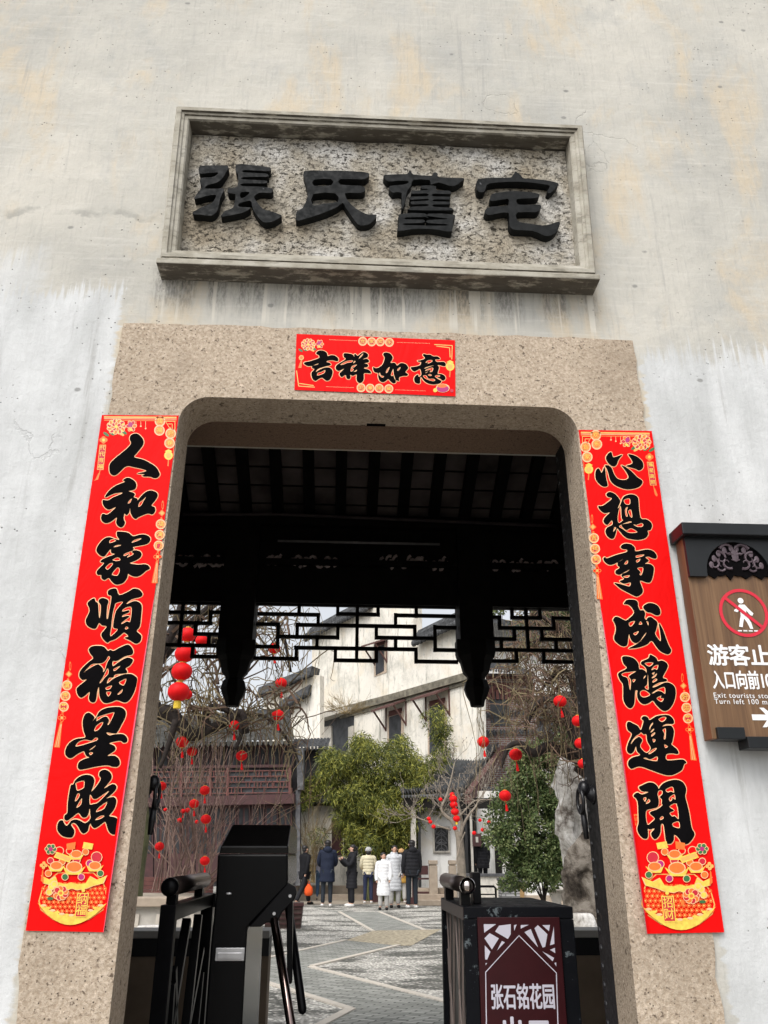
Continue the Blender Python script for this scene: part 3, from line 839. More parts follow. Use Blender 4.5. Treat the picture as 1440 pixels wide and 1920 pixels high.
def coins(parent, lst, r):
    p = Print(PM)
    for px, py, ch in lst:
        p.disc(px, py, r, PG, 20, 1, 1, 0, 0.05, 20)
        p.disc(px, py, r*0.80, OR, 16)
        p.disc(px, py, r*0.68, GO, 16)
        p.disc(px, py, r*0.60, CR if r < 9.5 else OR, 16)
    p.build('coin_print', parent)
    for px, py, ch in lst:
        q = at(px, py, PY)
        text_at('coin_character', ch, r*1.28*0.00155, MT['yellow'], parent, (q.x, p.y-0.0002, q.z), 0.0002, 0.0001)
def pendant(parent, cx, cy, dx, lst, L):   # looped cord, knot, row of coins, knot, tassel; dx = lean per px
    p = Print(PM)
    def X(y): return cx+dx*(y-cy)
    p.disc(X(cy+9), cy+9, 3.6, OR, 10, 0.6, 2.4)
    p.disc(X(cy+9), cy+9, 2.4, RD, 10, 0.5, 2.5)
    for yy in (24,):
        p.poly([(X(cy+yy)-6.5, cy+yy), (X(cy+yy), cy+yy-6.5), (X(cy+yy)+6.5, cy+yy), (X(cy+yy), cy+yy+6.5)], OR)
        p.poly([(X(cy+yy)-4, cy+yy), (X(cy+yy), cy+yy-4), (X(cy+yy)+4, cy+yy), (X(cy+yy), cy+yy+4)], GO)
    for yy in (34, 34+20*len(lst)+2):
        p.disc(X(cy+yy), cy+yy, 2.2, OR, 8)
    yk = 34+20*len(lst)+12
    for a, b in ((-4.5,0),(4.5,0),(0,-4.5),(0,4.5)):
        p.disc(X(cy+yk)+a, cy+yk+b, 3.4, OR, 8); p.disc(X(cy+yk)+a, cy+yk+b, 2.0, RD, 8)
    p.disc(X(cy+yk), cy+yk, 2.6, GO, 8)
    y1 = cy+yk+8
    p.poly([(X(y1)-2, y1), (X(y1)+2, y1), (X(y1+L)+5, y1+L), (X(y1+L)-6, y1+L-1)], OR)
    for k in (-2.5, 1.5):
        p.line((X(y1)+k*.3, y1+4), (X(y1+L)+k, y1+L-2), 0.8, PG)
    p.build('tassel_print', parent)
    coins(parent, [(X(cy+34+20*i+11), cy+34+20*i+11, c) for i, c in enumerate(lst)], 9.0)
def tagstrip(parent, x0, y0, x1, y1, chars, wd, tdx):
    p = Print(PM)
    for a, b in ((-6,0),(6,0),(0,-5),(0,5)):
        p.disc(x0+a*.6-(x1-x0)*0.22, y0-9+b*.6, 4.2, OR, 8)
    p.disc(x0-(x1-x0)*0.22, y0-9, 3, YE, 8)
    h = wd/2
    p.poly([(x0-h, y0), (x0+h, y0), (x1+h, y1), (x1-h, y1)], GO)
    p.poly([(x0-h+1, y0+1), (x0+h-1, y0+1), (x1+h-1, y1-1), (x1-h+1, y1-1)], CR)
    p.line((x1, y1), (x1+tdx*.3, y1+7), 1.4, OR)
    p.poly([(x1+tdx*.3-1.5, y1+6), (x1+tdx*.3+1.5, y1+6), (x1+tdx+2, y1+18), (x1+tdx*1.6-3, y1+21), (x1+tdx-3, y1+18)], OR)
    p.build('tag_print', parent)
    n = len(chars)
    for i, c in enumerate(chars):
        t = (i+.5)/n
        q = at(x0+(x1-x0)*t, y0+(y1-y0)*t, PY)
        text_at('tag_character', c, (y1-y0)/n*0.00155, MT['yellow'], parent, (q.x, p.y-0.0002, q.z), 0.0002, 0.0001)
def topband(parent, x0, y0, x1, y1, corner, cs):
    p = Print(PM)
    for k, (m, wd) in enumerate(((GO, 3.0), (PG, 1.2), (OR, 1.6))):
        dy = 3+k*3.0
        p.line((x0+2, y0+dy), (x1-2, y1+dy), wd, m)
    cx, cy = corner
    for r_ in (0, 5):
        p.line((cx-cs*r_, cy+r_), (cx-cs*(18-r_), cy+r_), 1.3, GO)
        p.line((cx-cs*r_, cy+r_), (cx-cs*r_, cy+22-r_), 1.3, GO)
    p.line((cx-cs*17, cy+1), (cx-cs*11, cy+11), 1.2, GO)
    p.line((cx-cs*11, cy+11), (cx-cs*2, cy+16), 1.2, GO)
    p.line((cx-cs*2, cy+22), (cx-cs*3, cy+70), 1.0, OR)
    mid = (x0+x1)/2
    for i, dd in enumerate((8, 12, 19)):
        p.line((mid-8+i*9, cy), (mid-8+i*9, cy+dd*.6), 0.8, PG)
        p.disc(mid-8+i*9, cy+dd*.6+2, 1.6, PG, 8)
    p.build('border_print', parent)
def purse(parent, cx, cy):
    p = Print(PM)
    p.disc(cx, cy, 8.2, YE, 14); p.disc(cx, cy+.5, 4.6, GO, 10); p.disc(cx, cy-8, 4, YE, 8, 1.5, .8, 0, .2, 4)
    p.line((cx, cy+8), (cx-1, cy+20), 2.2, OR)
    p.build('purse_print', parent)
def treasure(parent, cx, cy, s, lean, word, flip=1):
    # cx, cy: middle of the bowl's rim
    p = Print(PM)
    def T(x, y): return (cx+flip*x*s+lean*y*s, cy+y*s)
    def D(x, y, r, m, **k): p.disc(*T(x, y), r*s, m, **k)
    def G(pts, m): p.poly([T(*q) for q in pts], m)
    # bowl body
    body = [(-62, -6), (-72, 14), (-77, 40), (-70, 60), (-40, 82), (0, 90), (40, 82), (70, 60), (77, 40), (72, 14), (60, -6), (40, -24), (-40, -24)]
    G(body, GO)
    G([(x*.965, y*.965+1) for x, y in body], RD)
    for j in range(7):
        for i in range(-7, 8):
            x = i*10.5+(5.25 if j % 2 else 0); y = 2+j*10
            if abs(x) < 70-(10 if y < 12 else 0) and y < 46+28*math.sqrt(max(0, 1-(x/76)**2)):
                D(x, y, 5.0, OR, n=6); D(x, y, 3.6, RD, n=6); D(x, y, 2.2, GO, n=6)
    cres = [(-77+154*k/14, 44+29*math.sin(math.pi*k/14)) for k in range(15)] + [(77-154*k/14, 44+49*math.sin(math.pi*k/14)**0.85) for k in range(1, 14)]
    G(cres, YE)
    for k in range(1, 14):
        D(-74+148*k/14, 43+28*math.sin(math.pi*k/14), 4.2, PG if k % 2 else YE, sx=1.5, sy=.65)
    # treasure heap
    for x, y, r, m in ((-44,-58,13,CR),(-18,-70,8,OR),(40,-72,10,RD),(18,-72,8,RD),(58,-50,8,CR),(-30,-44,9,MG),(32,-48,8,OR),(0,-52,9,CR)):
        D(x, y, r, PG, n=12); D(x, y, r-1.6, m, n=12)
    G([(10,-58),(46,-70),(52,-58),(16,-46)], YE); G([(13,-56),(45,-67),(48,-60),(17,-49)], GO)
    G([(-34,-88),(-12,-92),(-10,-78),(-32,-75)], YE); G([(6,-92),(26,-88),(24,-74),(6,-76)], OR)
    def ingot(x, y, r):
        G([(x-r*1.5, y-r*.35), (x-r*.9, y+r*.75), (x+r*.9, y+r*.75), (x+r*1.5, y-r*.35), (x+r*.8, y+r*.1), (x-r*.8, y+r*.1)], YE)
        D(x, y-r*.25, r*.98, PG, sx=1.1, sy=.78); D(x, y-r*.25, r*.86, OR, sx=1.1, sy=.74)
    ingot(2, -62, 12); ingot(-42, -36, 13); ingot(44, -36, 13); ingot(4, -32, 17)
    for x, y, m in ((-56,-22,GN),(-14,-14,MG),(22,-14,GN),(60,-22,OR)):
        D(x, y, 8, PG); D(x, y, 6.6, m)
    wave = [(-72,-18),(-50,-8),(-34,-16),(-26,0),(-8,2),(6,-2),(20,2),(38,-2),(44,-16),(56,-8),(76,-18),(70,0),(48,6),(36,12),(14,16),(4,12),(-8,16),(-30,12),(-44,6),(-66,0)]
    G(wave, PG); G([(x*.97, y*.93) for x, y in wave], YE)
    # flower, leaf and charm
    for k in range(9):
        t = 2*math.pi*k/9
        D(28+11*math.cos(t), 22+10*math.sin(t), 7.5, PG, n=8); D(28+11*math.cos(t), 22+10*math.sin(t), 6, OR if k % 2 else CR, n=8)
    D(28, 22, 7, YE, n=9); D(28, 22, 4, OR, n=7)
    for x, y in ((50, 8), (54, 20), (44, 2)):
        D(x, y, 8, PG, n=8); D(x, y, 6, YE, n=8)
    D(50, 34, 5, GN, sx=1.4, sy=.7); D(8, 36, 5, OR, sx=.7, sy=1.3)
    for k in range(6):
        t = 2*math.pi*k/6
        D(60+8*math.cos(t), -76+7*math.sin(t), 6, PG, n=8); D(60+8*math.cos(t), -76+7*math.sin(t), 4.6, GN, n=8)
    D(60, -76, 5, MG, n=8)
    for a, b in ((-5,0),(5,0),(0,-5),(0,5)):
        D(72+a, -40+b, 4, GO, n=8)
    G([(72,-30),(74,-30),(75,-6),(68,0)], OR)
    # hanging name tablet
    tx = -22
    D(tx, 16, 4, YE, n=8)
    G([(tx-13, 22), (tx+13, 22), (tx+13, 76), (tx-13, 76)], YE)
    G([(tx-11, 24), (tx+11, 24), (tx+11, 74), (tx-11, 74)], CR)
    p.build('treasure_bowl_print', parent)
    for i, c in enumerate(word):
        a, b = T(tx, 37+i*24)
        q = at(a, b, PY)
        text_at('tablet_character', c, 21*s*0.00155, MT['yellow'], parent, (q.x, p.y-0.0002, q.z), 0.0003, 0.0001)
    return p

def paper(name, label, corners, curl=None, group=None):
    c = [at(px, py, PY) for px, py in corners]       # TL TR BR BL
    o = thing(name, label, 'couplet' if group else 'banner', tuple(c[3]), group)
    m_ = MB()
    NZ, NXX = 24, 20
    vs, fs = [], []
    for j in range(NZ+1):
        t = j/NZ
        a, b = c[0].lerp(c[3], t), c[1].lerp(c[2], t)
        for i in range(NXX+1):
            kk = max(0.0, (t-0.42)/0.58)
            wd = 0.004+0.055*kk
            s_ = i/NXX
            if curl and curl > 0: s_ = 1.0 if i == NXX else i/(NXX-1)*(1-wd)
            if curl and curl < 0: s_ = 0.0 if i == 0 else wd+(i-1)/(NXX-1)*(1-wd)
            p = a.lerp(b, s_)
            y = PY
            if curl:
                e = s_ if curl > 0 else 1-s_
                k = max(0.0, (t-0.42)/0.58)
                if e > 0.90:
                    u = (e-0.90)/0.10
                    y = PY-0.016*k*u*u
                    p.x -= curl*0.010*k*u*u
            vs.append((p.x, y, p.z))
    for j in range(NZ):
        for i in range(NXX):
            q0 = j*(NXX+1)+i
            fs.append((q0, q0+NXX+1, q0+NXX+2, q0+1))
    n = len(vs)
    for q_, f in enumerate(fs):
        j, i = divmod(q_, NXX)
        edge = (i == NXX-1 if curl and curl > 0 else i == 0)
        m_.raw([vs[a] for a in f], [(0, 1, 2, 3)], 1 if curl and edge and j > NZ*0.40 else 0)
    m_.raw([(x, y+0.0012, z) for x, y, z in vs], [f[::-1] for f in fs], 1)
    ring = [i for i in range(NXX+1)] + [j*(NXX+1)+NXX for j in range(1, NZ+1)] + [NZ*(NXX+1)+i for i in range(NXX-1, -1, -1)] + [j*(NXX+1) for j in range(NZ-1, 0, -1)]
    for a, b in zip(ring, ring[1:]+ring[:1]):
        m_.raw([vs[a], vs[b], (vs[b][0], vs[b][1]+0.0012, vs[b][2]), (vs[a][0], vs[a][1]+0.0012, vs[a][2])], [(0, 1, 2, 3)], 1)
    m_.build('red_paper', [MT['red'], MT['pinkback']], o, True)
    return o
L = paper('couplet_scroll', 'long red paper couplet hung left of the doorway, opening with the character for person', [(191,778),(335,779),(204,1748),(48,1745)], 1, 'pair of spring couplets')
brush(LEFTC, 12.0, L)
topband(L, 193, 779, 333, 780, (328, 790), 1)
peony(L, 218, 800, 0.95)
coins(L, [(300,790,'接'),(299,807,'福'),(320,813,'迎'),(318,831,'春')], 9.5)
purse(L, 316, 854)
tagstrip(L, 193, 834, 188, 881, '代代有福', 12, -6)
pendant(L, 306, 938, -0.10, '福满门', 42)
pendant(L, 133, 1240, -0.16, '富贵来', 48)
treasure(L, 140, 1656, 0.84, -0.10, '纳福', -1)
Rr = paper('couplet_scroll', 'long red paper couplet hung right of the doorway, opening with the character for heart', [(1085,806),(1222,808),(1358,1748),(1203,1751)], -1, 'pair of spring couplets')
brush(RIGHTC, 12.0, Rr)
topband(Rr, 1087, 808, 1220, 810, (1092, 818), -1)
peony(Rr, 1203, 829, 0.95, -1)
coins(Rr, [(1117,816,'欢'),(1119,833,'乐'),(1098,838,'合'),(1101,857,'家')], 9.5)
purse(Rr, 1104, 880)
tagstrip(Rr, 1219, 866, 1225, 910, '福星高照', 12, 6)
pendant(Rr, 1109, 964, 0.10, '吉祥到', 46)
pendant(Rr, 1278, 1262, 0.14, '好运来', 50)
treasure(Rr, 1268, 1660, 0.90, 0.10, '招财', 1)
p_ = Print(PM)
p_.poly([(1184,1527),(1199,1526),(1200,1547),(1186,1548)], OR)
p_.line((1187,1532), (1196,1531), 1.6, RD); p_.line((1188,1541), (1198,1541), 1.6, RD); p_.line((1192,1528), (1193,1546), 1.6, RD)
p_.build('seal_print', Rr)
B = paper('lintel_banner', 'short red paper banner with four black characters on the middle of the lintel', [(556,626),(853,638),(854,743),(552,731)])
brush(BANC, 18.0, B)
peony(B, 578, 646, 0.72)
coins(B, [(680,640,'合'),(697,641,'家'),(713,641,'欢'),(730,642,'乐')], 8.0)
coins(B, [(677,727,'迎'),(694,728,'春'),(711,728,'接'),(729,729,'福')], 8.0)
purse(B, 844, 687)
p_ = Print(PM)
for a, b in (((556,695),(560,724)), ((560,724),(590,726)), ((561,719),(588,723)), ((848,648),(814,646)), ((848,648),(847,674)), ((843,652),(844,670)), ((818,649),(843,652))):
    p_.line(a, b, 1.6, GO)
for i in range(24):
    p_.disc(618+i*2.2, 637+i*.1, 0.6, PG, 6); p_.disc(745+i*2.6, 642+i*.1, 0.6, PG, 6)
    p_.disc(612+i*2.2, 725+i*.1, 0.6, PG, 6); p_.disc(742+i*2.4, 731+i*.1, 0.6, PG, 6)
p_.disc(565, 671, 5, GO, 8); p_.disc(565, 671, 3, OR, 8); p_.poly([(564,676),(567,676),(565,691),(559,690)], OR)
p_.disc(830, 728, 12, PG, 12, 1.1, .7); p_.disc(830, 729, 10.5, MG, 12, 1.1, .65); p_.disc(829, 724, 8, OR, 12, 1.1, .45); p_.disc(816, 732, 4, YE, 8); p_.disc(847, 733, 3.5, CR, 8)
p_.build('corner_print', B)
# small red paper edge hides nothing else

# =================================================================== brown direction sign on the wall at the right
SY = -0.07
sg = thing('direction_sign', 'brown wood grain wall sign with black carved top and crossed out walker', 'sign', tuple(at(1390, 1380, SY)))
tl, bl = at(1288, 1080, SY), at(1337, 1384, SY)
sx0 = (tl.x+bl.x)/2
scx = at(1394, 1147, SY).x
sx1 = 2*scx-sx0
sz0 = at(1390, 1386, SY).z
sz1 = at(1390, 985, SY).z
mb = MB(); mb.box((sx0, SY, sz0), (sx1, -0.012, sz1)); mb.build('board', MT['wood'], sg, bevel=0.002)
mb = MB(); mb.box((sx0-0.015, SY-0.045, at(1300, 1001, SY-0.045).z), (sx1+0.015, -0.004, at(1300, 979, SY-0.045).z)); mb.build('top_rail', MT['signblack'], sg, bevel=0.003)
za, zb = at(1290, 1080, SY-0.014).z, sz1-0.02
hw = 0.075
mb = MB()
def arch(k): return za+0.012+0.095*math.sin(math.acos(max(-1, min(1, k))))
pl = [(sx0, za), (scx-0.098, za)]
pr = []
n = 16
pts = [(sx0, zb), (sx0, za)]
pts += [(scx-0.105, za)]
for k in range(n+1):
    t = math.pi-math.pi*k/n
    pts.append((scx+0.105*math.cos(t), za+0.015+0.105*math.sin(t)*1.0))
pts += [(scx+0.105, za), (sx1, za), (sx1, zb)]
me = fill_mesh([[Vector(p) for p in pts]], SY-0.016, 0.014)
me.materials.append(MT['signblack'])
link('valance', me, sg, bevel=0.002)
mb = MB()
arc = [(scx+0.103*math.cos(math.pi*k/20), za+0.015+0.103*math.sin(math.pi*k/20)) for k in range(21)]
scal = [(scx-0.103+0.206*k/16, za+0.012-0.008*abs(math.sin(k*1.3))-(0.012 if k % 4 == 2 else 0)) for k in range(17)]
me = fill_mesh([[Vector(p) for p in arc+scal]], SY-0.006, 0.005)
me.materials.append(MT['ink'])
cv = link('carved_fan', me, sg)
mb = MB()
def curl_(x, z, r, a0, turns, w0):
    pts = [(x+r*(1-k/14)*math.cos(a0+turns*k/14*6.28), SY-0.0085, z+r*(1-k/14)*math.sin(a0+turns*k/14*6.28)) for k in range(13)]
    mb.tube(pts, [w0*(1-k/16) for k in range(13)], 5)
for s_ in (-1, 1):
    for x, z, r, a0, tn, w0 in ((0.022,0.075,0.028,0.3,1.1,0.006),(0.05,0.05,0.024,1.2,1.0,0.005),(0.075,0.03,0.02,2.0,1.0,0.005),(0.028,0.035,0.022,4.2,0.9,0.005),(0.055,0.02,0.016,3.6,1,0.004),(0.012,0.05,0.018,1.0,.8,0.005)):
        curl_(scx+s_*x, za+0.015+z, r, a0 if s_ > 0 else math.pi-a0, tn*s_, w0)
    for k in range(5):
        t = 0.35+k*0.28
        x, z = scx+s_*0.088*math.cos(t), za+0.012+0.088*math.sin(t)
        mb.ell((x, SY-0.008, z), (0.008, 0.002, 0.012), 8, 5)
mb.ell((scx, SY-0.009, za+0.075), (0.012, 0.003, 0.022), 8, 6)
mb.build('scroll_relief', MT['mauve'], cv)
VY = SY-0.0012
def ring_loop(cx, cz, r, n=40): return [Vector((cx+r*math.cos(2*math.pi*k/n), cz+r*math.sin(2*math.pi*k/n))) for k in range(n)]
pc = at(1394, 1149, SY)
pr_ = (at(1394, 1104, SY).z-at(1394, 1194, SY).z)/2
def k2(x, y): return Vector((pc.x+x*pr_, pc.z+y*pr_))
man = [[k2(-0.30+0.0, 0.52)+Vector((0.0,0.0))]]
# walker: head, torso with arms, legs, dashed ground line
loops = [ring_loop(pc.x-0.04*pr_, pc.z+0.50*pr_, 0.12*pr_, 16),
 [k2(*q) for q in ((-0.12,0.34),(0.10,0.34),(0.22,0.18),(0.40,-0.02),(0.34,-0.12),(0.26,-0.10),(0.12,0.10),(0.10,-0.12),(0.24,-0.40),(0.28,-0.66),(0.16,-0.66),(0.08,-0.42),(-0.02,-0.24),(-0.10,-0.44),(-0.14,-0.60),(-0.28,-0.58),(-0.22,-0.36),(-0.14,-0.12),(-0.12,0.12),(-0.26,0.02),(-0.38,0.06),(-0.36,0.12),(-0.24,0.20))],
]
for k in range(4):
    loops.append([k2(-0.36+k*0.22, -0.72), k2(-0.20+k*0.22, -0.72), k2(-0.20+k*0.22, -0.77), k2(-0.36+k*0.22, -0.77)])
me = fill_mesh(loops, VY, 0.0008)
me.materials.append(MT['white'])
pict = link('walker_pictogram', me, sg)
sl = 0.70
me = fill_mesh([ring_loop(pc.x, pc.z, pr_), ring_loop(pc.x, pc.z, pr_*0.87)], VY-0.0006, 0.0008)
me.materials.append(MT['signred'])
link('prohibition_ring', me, sg)
a_ = k2(-sl*0.93, sl*0.93*0.9); b_ = k2(sl*0.93, -sl*0.93*0.9)
d_ = (b_-a_).normalized(); n_ = Vector((-d_.y, d_.x))*0.065*pr_
me = fill_mesh([[a_+n_, b_+n_, b_-n_, a_-n_]], VY-0.0014, 0.0006)
me.materials.append(MT['signred'])
link('prohibition_bar', me, sg)
q = at(1327, 1231, SY)
cw = (at(1404,1231,SY).x-at(1327,1231,SY).x)/2
text_at('lettering', '游客止步', cw*1.06, MT['white'], sg, (q.x-cw*0.02, VY, q.z), 0.0, 0.0008, spacing=0.94, align='LEFT', heavy=0.0016)
q = at(1335, 1277, SY)
text_at('lettering', '入口向前100米', cw*0.92, MT['white'], sg, (q.x, VY, q.z), 0.0, 0.0008, sx=0.62, align='LEFT', heavy=0.0011)
q = at(1337, 1304, SY)
text_at('lettering', 'Exit tourists stop', cw*0.34, MT['white'], sg, (q.x, VY, q.z), 0.0, 0.0008, spacing=1.15, align='LEFT')
q = at(1339, 1315.5, SY)
text_at('lettering', 'Turn left 100 meters ahead', cw*0.34, MT['white'], sg, (q.x, VY, q.z), 0.0, 0.0008, spacing=1.15, align='LEFT')
ar = at(1410, 1345, SY)
u = 0.0017
me = fill_mesh([[Vector((ar.x+a*u, ar.z+b*u)) for a, b in ((0,5),(26,5),(16,17),(24,17),(44,0),(24,-17),(16,-17),(26,-5),(0,-5))]], VY, 0.0008)
me.materials.append(MT['white'])
link('arrow', me, sg)
mb = MB()
z0_, z1_ = at(1340, 1384, SY).z, at(1340, 1364, SY).z
mb.box((sx0+0.014, SY-0.012, z0_-0.004), (sx0+0.098, -0.02, z1_)); mb.build('foot_block', MT['signblack'], sg, bevel=0.002)
mb = MB(); mb.box((sx0+0.1, SY-0.016, z0_-0.03), (sx1-0.1, -0.02, z0_+0.004)); mb.build('foot_block', MT['signblack'], sg, bevel=0.002)
# =================================================================== gatehouse hall behind the wall
HB = 3.55                                  # rear beam plane
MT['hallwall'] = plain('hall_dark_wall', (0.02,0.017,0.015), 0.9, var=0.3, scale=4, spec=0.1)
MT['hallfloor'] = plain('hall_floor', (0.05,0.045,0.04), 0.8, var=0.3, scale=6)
hall = thing('gatehouse_hall', 'dark timber gatehouse hall behind the doorway with brick lined roof', 'hall', (0.1, 2.0, 0.1))
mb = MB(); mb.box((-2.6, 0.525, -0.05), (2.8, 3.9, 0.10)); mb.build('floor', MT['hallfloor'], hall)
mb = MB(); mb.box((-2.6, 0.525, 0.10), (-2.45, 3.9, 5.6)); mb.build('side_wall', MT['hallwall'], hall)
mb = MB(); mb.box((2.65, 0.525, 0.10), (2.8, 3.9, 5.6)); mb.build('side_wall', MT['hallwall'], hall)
zb = at(700, 968, HB).z
mb = MB()                                  # roof boards: rear slope, front slope
ridge_y, ridge_z = 1.9, zb+0.05+(HB-1.9)*0.5
mb.prism([(-2.6, HB+0.9, zb+0.05-0.45), (2.8, HB+0.9, zb+0.05-0.45), (2.8, ridge_y, ridge_z), (-2.6, ridge_y, ridge_z)], (0, 0, 0.05))
mb.prism([(-2.6, ridge_y, ridge_z), (2.8, ridge_y, ridge_z), (2.8, 0.53, ridge_z-0.75), (-2.6, 0.53, ridge_z-0.75)], (0, 0, 0.05))
mb.build('roof_brick', MT['hallbrick'], hall)
mb = MB()
for k in range(5):                         # brick course joints seen as thin ledges
    y = HB-0.05-k*0.165
    z = zb+0.05+(HB-y)*0.5
    mb.bar((-2.4, y, z-0.004), (2.6, y, z-0.004), 0.008, 0.012)
mb.build('brick_course', MT['hallwall'], hall)
x = -2.3
while x < 2.7:
    m_ = MB(); m_.bar((x, HB+0.85, zb-0.42), (x, ridge_y, ridge_z-0.05), 0.085, 0.075)
    m_.build('rafter', MT['darkwood'], hall)
    x += 0.2515
zl = at(700, 1133, HB).z
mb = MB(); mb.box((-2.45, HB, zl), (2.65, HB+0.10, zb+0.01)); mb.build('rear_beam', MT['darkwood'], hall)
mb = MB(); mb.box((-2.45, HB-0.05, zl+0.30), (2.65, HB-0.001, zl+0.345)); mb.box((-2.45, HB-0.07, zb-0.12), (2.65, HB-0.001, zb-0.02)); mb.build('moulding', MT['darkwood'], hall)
MT['carve'] = plain('carved_panel_light', (0.70,0.58,0.56), 0.8, var=0.2, scale=20)
for x0, x1, y0, y1 in ((335,424,1040,1063),(503,628,1042,1064),(717,838,1044,1067),(915,1038,1049,1072)):
    a, b = at(x0, y1, HB-0.004), at(x1, y0, HB-0.004)
    pn = MB(); pn.box((a.x, HB-0.006, a.z), (b.x, HB-0.001, b.z))
    po = pn.build('carved_panel', MT['darkwood'], hall)
    pn = MB()
    rnd = random.Random(int(x0))
    n = 9
    for i in range(n):
        cx = a.x+(b.x-a.x)*(i+.5)/n
        if abs(i-4) == 2:
            continue
        cz = (a.z+b.z)/2
        r_ = (b.z-a.z)*0.42
        for s_ in (-1, 1):
            a0 = rnd.uniform(0, 6.28)
            pts = [(cx+s_*r_*.5+r_*.7*(1-k/11)*math.cos(a0+k*.6), HB-0.009, cz+s_*r_*.2+r_*(1-k/11)*math.sin(a0+k*.6)) for k in range(10)]
            pn.tube(pts, [0.015*(1-k/14) for k in range(10)], 4)
    pn.build('scrollwork', MT['carve'], po)
# lattice under the beam (hanging frieze) in three bays
def lat(name, label, H, V, ox, oy, s):
    o = thing(name, label, 'lattice', tuple(at(ox+ (H[0][0]/s), oy+H[0][1]/s, HB+0.05)), 'hanging lattice friezes of the gatehouse')
    mb = MB()
    t = 0.026
    for x0, y0, x1, y1 in H:
        a, b = at(ox+x0/s, oy+y0/s, HB+0.05), at(ox+x1/s, oy+y1/s, HB+0.05)
        z = (a.z+b.z)/2
        mb.box((a.x-t/2, HB+0.036, z-t/2), (b.x+t/2, HB+0.064, z+t/2))
    for x0, y0, x1, y1 in V:
        a, b = at(ox+x0/s, oy+y0/s, HB+0.05), at(ox+x1/s, oy+y1/s, HB+0.05)
        x = (a.x+b.x)/2
        mb.box((x-t/2, HB+0.034, min(a.z, b.z)-t/2), (x+t/2, HB+0.066, max(a.z, b.z)+t/2))
    mb.build('lattice_bars', MT['darkwood'], o)
lat('lattice_frieze', 'wide black fretwork lattice between the two hanging posts', 
 [(320,563,990,572),(335,595,535,600),(330,630,398,632),(463,632,858,640),(398,672,600,676),(325,705,398,708),(458,710,862,716),(322,745,462,748),(600,597,737,598),(795,600,992,605),(730,675,928,680),(928,640,995,645),(592,752,730,755),(865,757,1000,758),(928,717,995,719)],
 [(470,562,470,597),(534,600,534,632),(398,632,398,707),(463,632,463,674),(600,565,600,597),(665,565,665,753),(736,567,736,598),(600,640,600,676),(530,676,530,710),(460,710,460,748),(592,712,592,752),(730,640,730,676),(795,600,795,638),(865,570,865,603),(860,640,860,678),(795,680,795,715),(928,640,928,718),(730,716,730,755),(864,716,864,757)], 300, 820, 1.8)
lat('lattice_frieze', 'short black fretwork lattice left of the left hanging post', 
 [(60,35,490,38),(60,97,318,97),(60,165,395,165),(395,97,490,97),(298,236,475,238),(60,308,470,310),(277,380,470,383)],
 [(206,35,206,310),(317,35,317,97),(393,97,393,165),(298,165,298,236),(383,237,383,309),(279,310,279,381)], 280, 1120, 3.4286)
lat('lattice_frieze', 'short black fretwork lattice right of the right hanging post', 
 [(780,62,1300,70),(780,125,860,125),(860,192,1196,198),(937,128,1112,130),(1196,130,1300,135),(790,262,953,262),(790,330,1310,335),(1122,265,1310,266),(795,400,966,402),(1135,405,1310,406)],
 [(859,125,859,193),(937,66,937,128),(1031,66,1031,333),(1111,70,1111,130),(1197,130,1197,198),(951,195,951,262),(870,262,870,331),(1124,198,1124,266),(1213,265,1213,334),(965,333,965,402),(1136,335,1136,406)], 680, 1120, 3.3488)
def hang(px, label):
    c0, c1 = at(px, 1130, HB+0.05), at(px, 1325, HB+0.05)
    o = thing('hanging_post', label, 'post', (c0.x, HB+0.05, c1.z), group='carved hanging posts of the gatehouse')
    H_ = c0.z-c1.z
    u = H_/195.0
    mb = MB()
    mb.box((c0.x-0.128, HB-0.08, c0.z-0.40*H_), (c0.x+0.128, HB+0.18, zb-0.1))
    mb.build('shaft', MT['darkwood'], o)
    pr = [(12,1325),(14,1315),(20,1304),(23.5,1293),(20,1280),(16,1276),(17.5,1271),(24,1264),(27,1252),(29,1244),(35,1236),(37,1228),(37,1205)]
    b = MB()
    b.lathe((c0.x, HB+0.05, 0), [(r_*u*1.04, c1.z+(1325-y)*u) for r_, y in pr], 8, phase=math.pi/8)
    b.build('carved_bud', MT['darkwood'], o, bevel=0.004)
hang(450, 'carved black hanging post left of the wide lattice')
hang(887, 'carved black hanging post right of the wide lattice')
# conduit and tube light
a, b = at(330, 962, HB-0.35), at(1060, 985, HB-0.35)
mb = MB()
pts = [Vector((a.x+(b.x-a.x)*k/16, HB-0.09-0.02, a.z+(b.z-a.z)*k/16 - 0.0)) for k in range(17)]
pts = [Vector((p.x, HB-0.10, at(330+(1060-330)*k/16, 963+ (1 if k < 4 else 1+(k-4)*1.9), HB-0.10).z)) for k, p in enumerate(pts)]
mb.tube(pts, 0.013, 6)
MT['pipe'] = plain('grey_conduit', (0.10,0.075,0.075), 0.5)
tag(mb.build('conduit', MT['pipe'], None, True), 'thin grey cable conduit sagging below the dark gatehouse rafters', 'conduit')
a, b = at(516, 1013, HB-0.10), at(829, 1017, HB-0.10)
tl_ = thing('tube_light', 'switched off fluorescent tube fitting on the dark gatehouse beam', 'light', (a.x, HB-0.1, a.z))
mb = MB(); mb.box((a.x, HB-0.09, a.z-0.012), (b.x, HB-0.071, a.z+0.03)); mb.build('batten', MT['darkwood'], tl_)
mb = MB(); mb.tube([(a.x+0.02, HB-0.11, a.z-0.008), (b.x-0.02, HB-0.11, a.z-0.008)], 0.010, 8)
MT['tube'] = plain('grey_glass_tube', (0.38,0.36,0.36), 0.25)
mb.build('tube', MT['tube'], tl_, True)
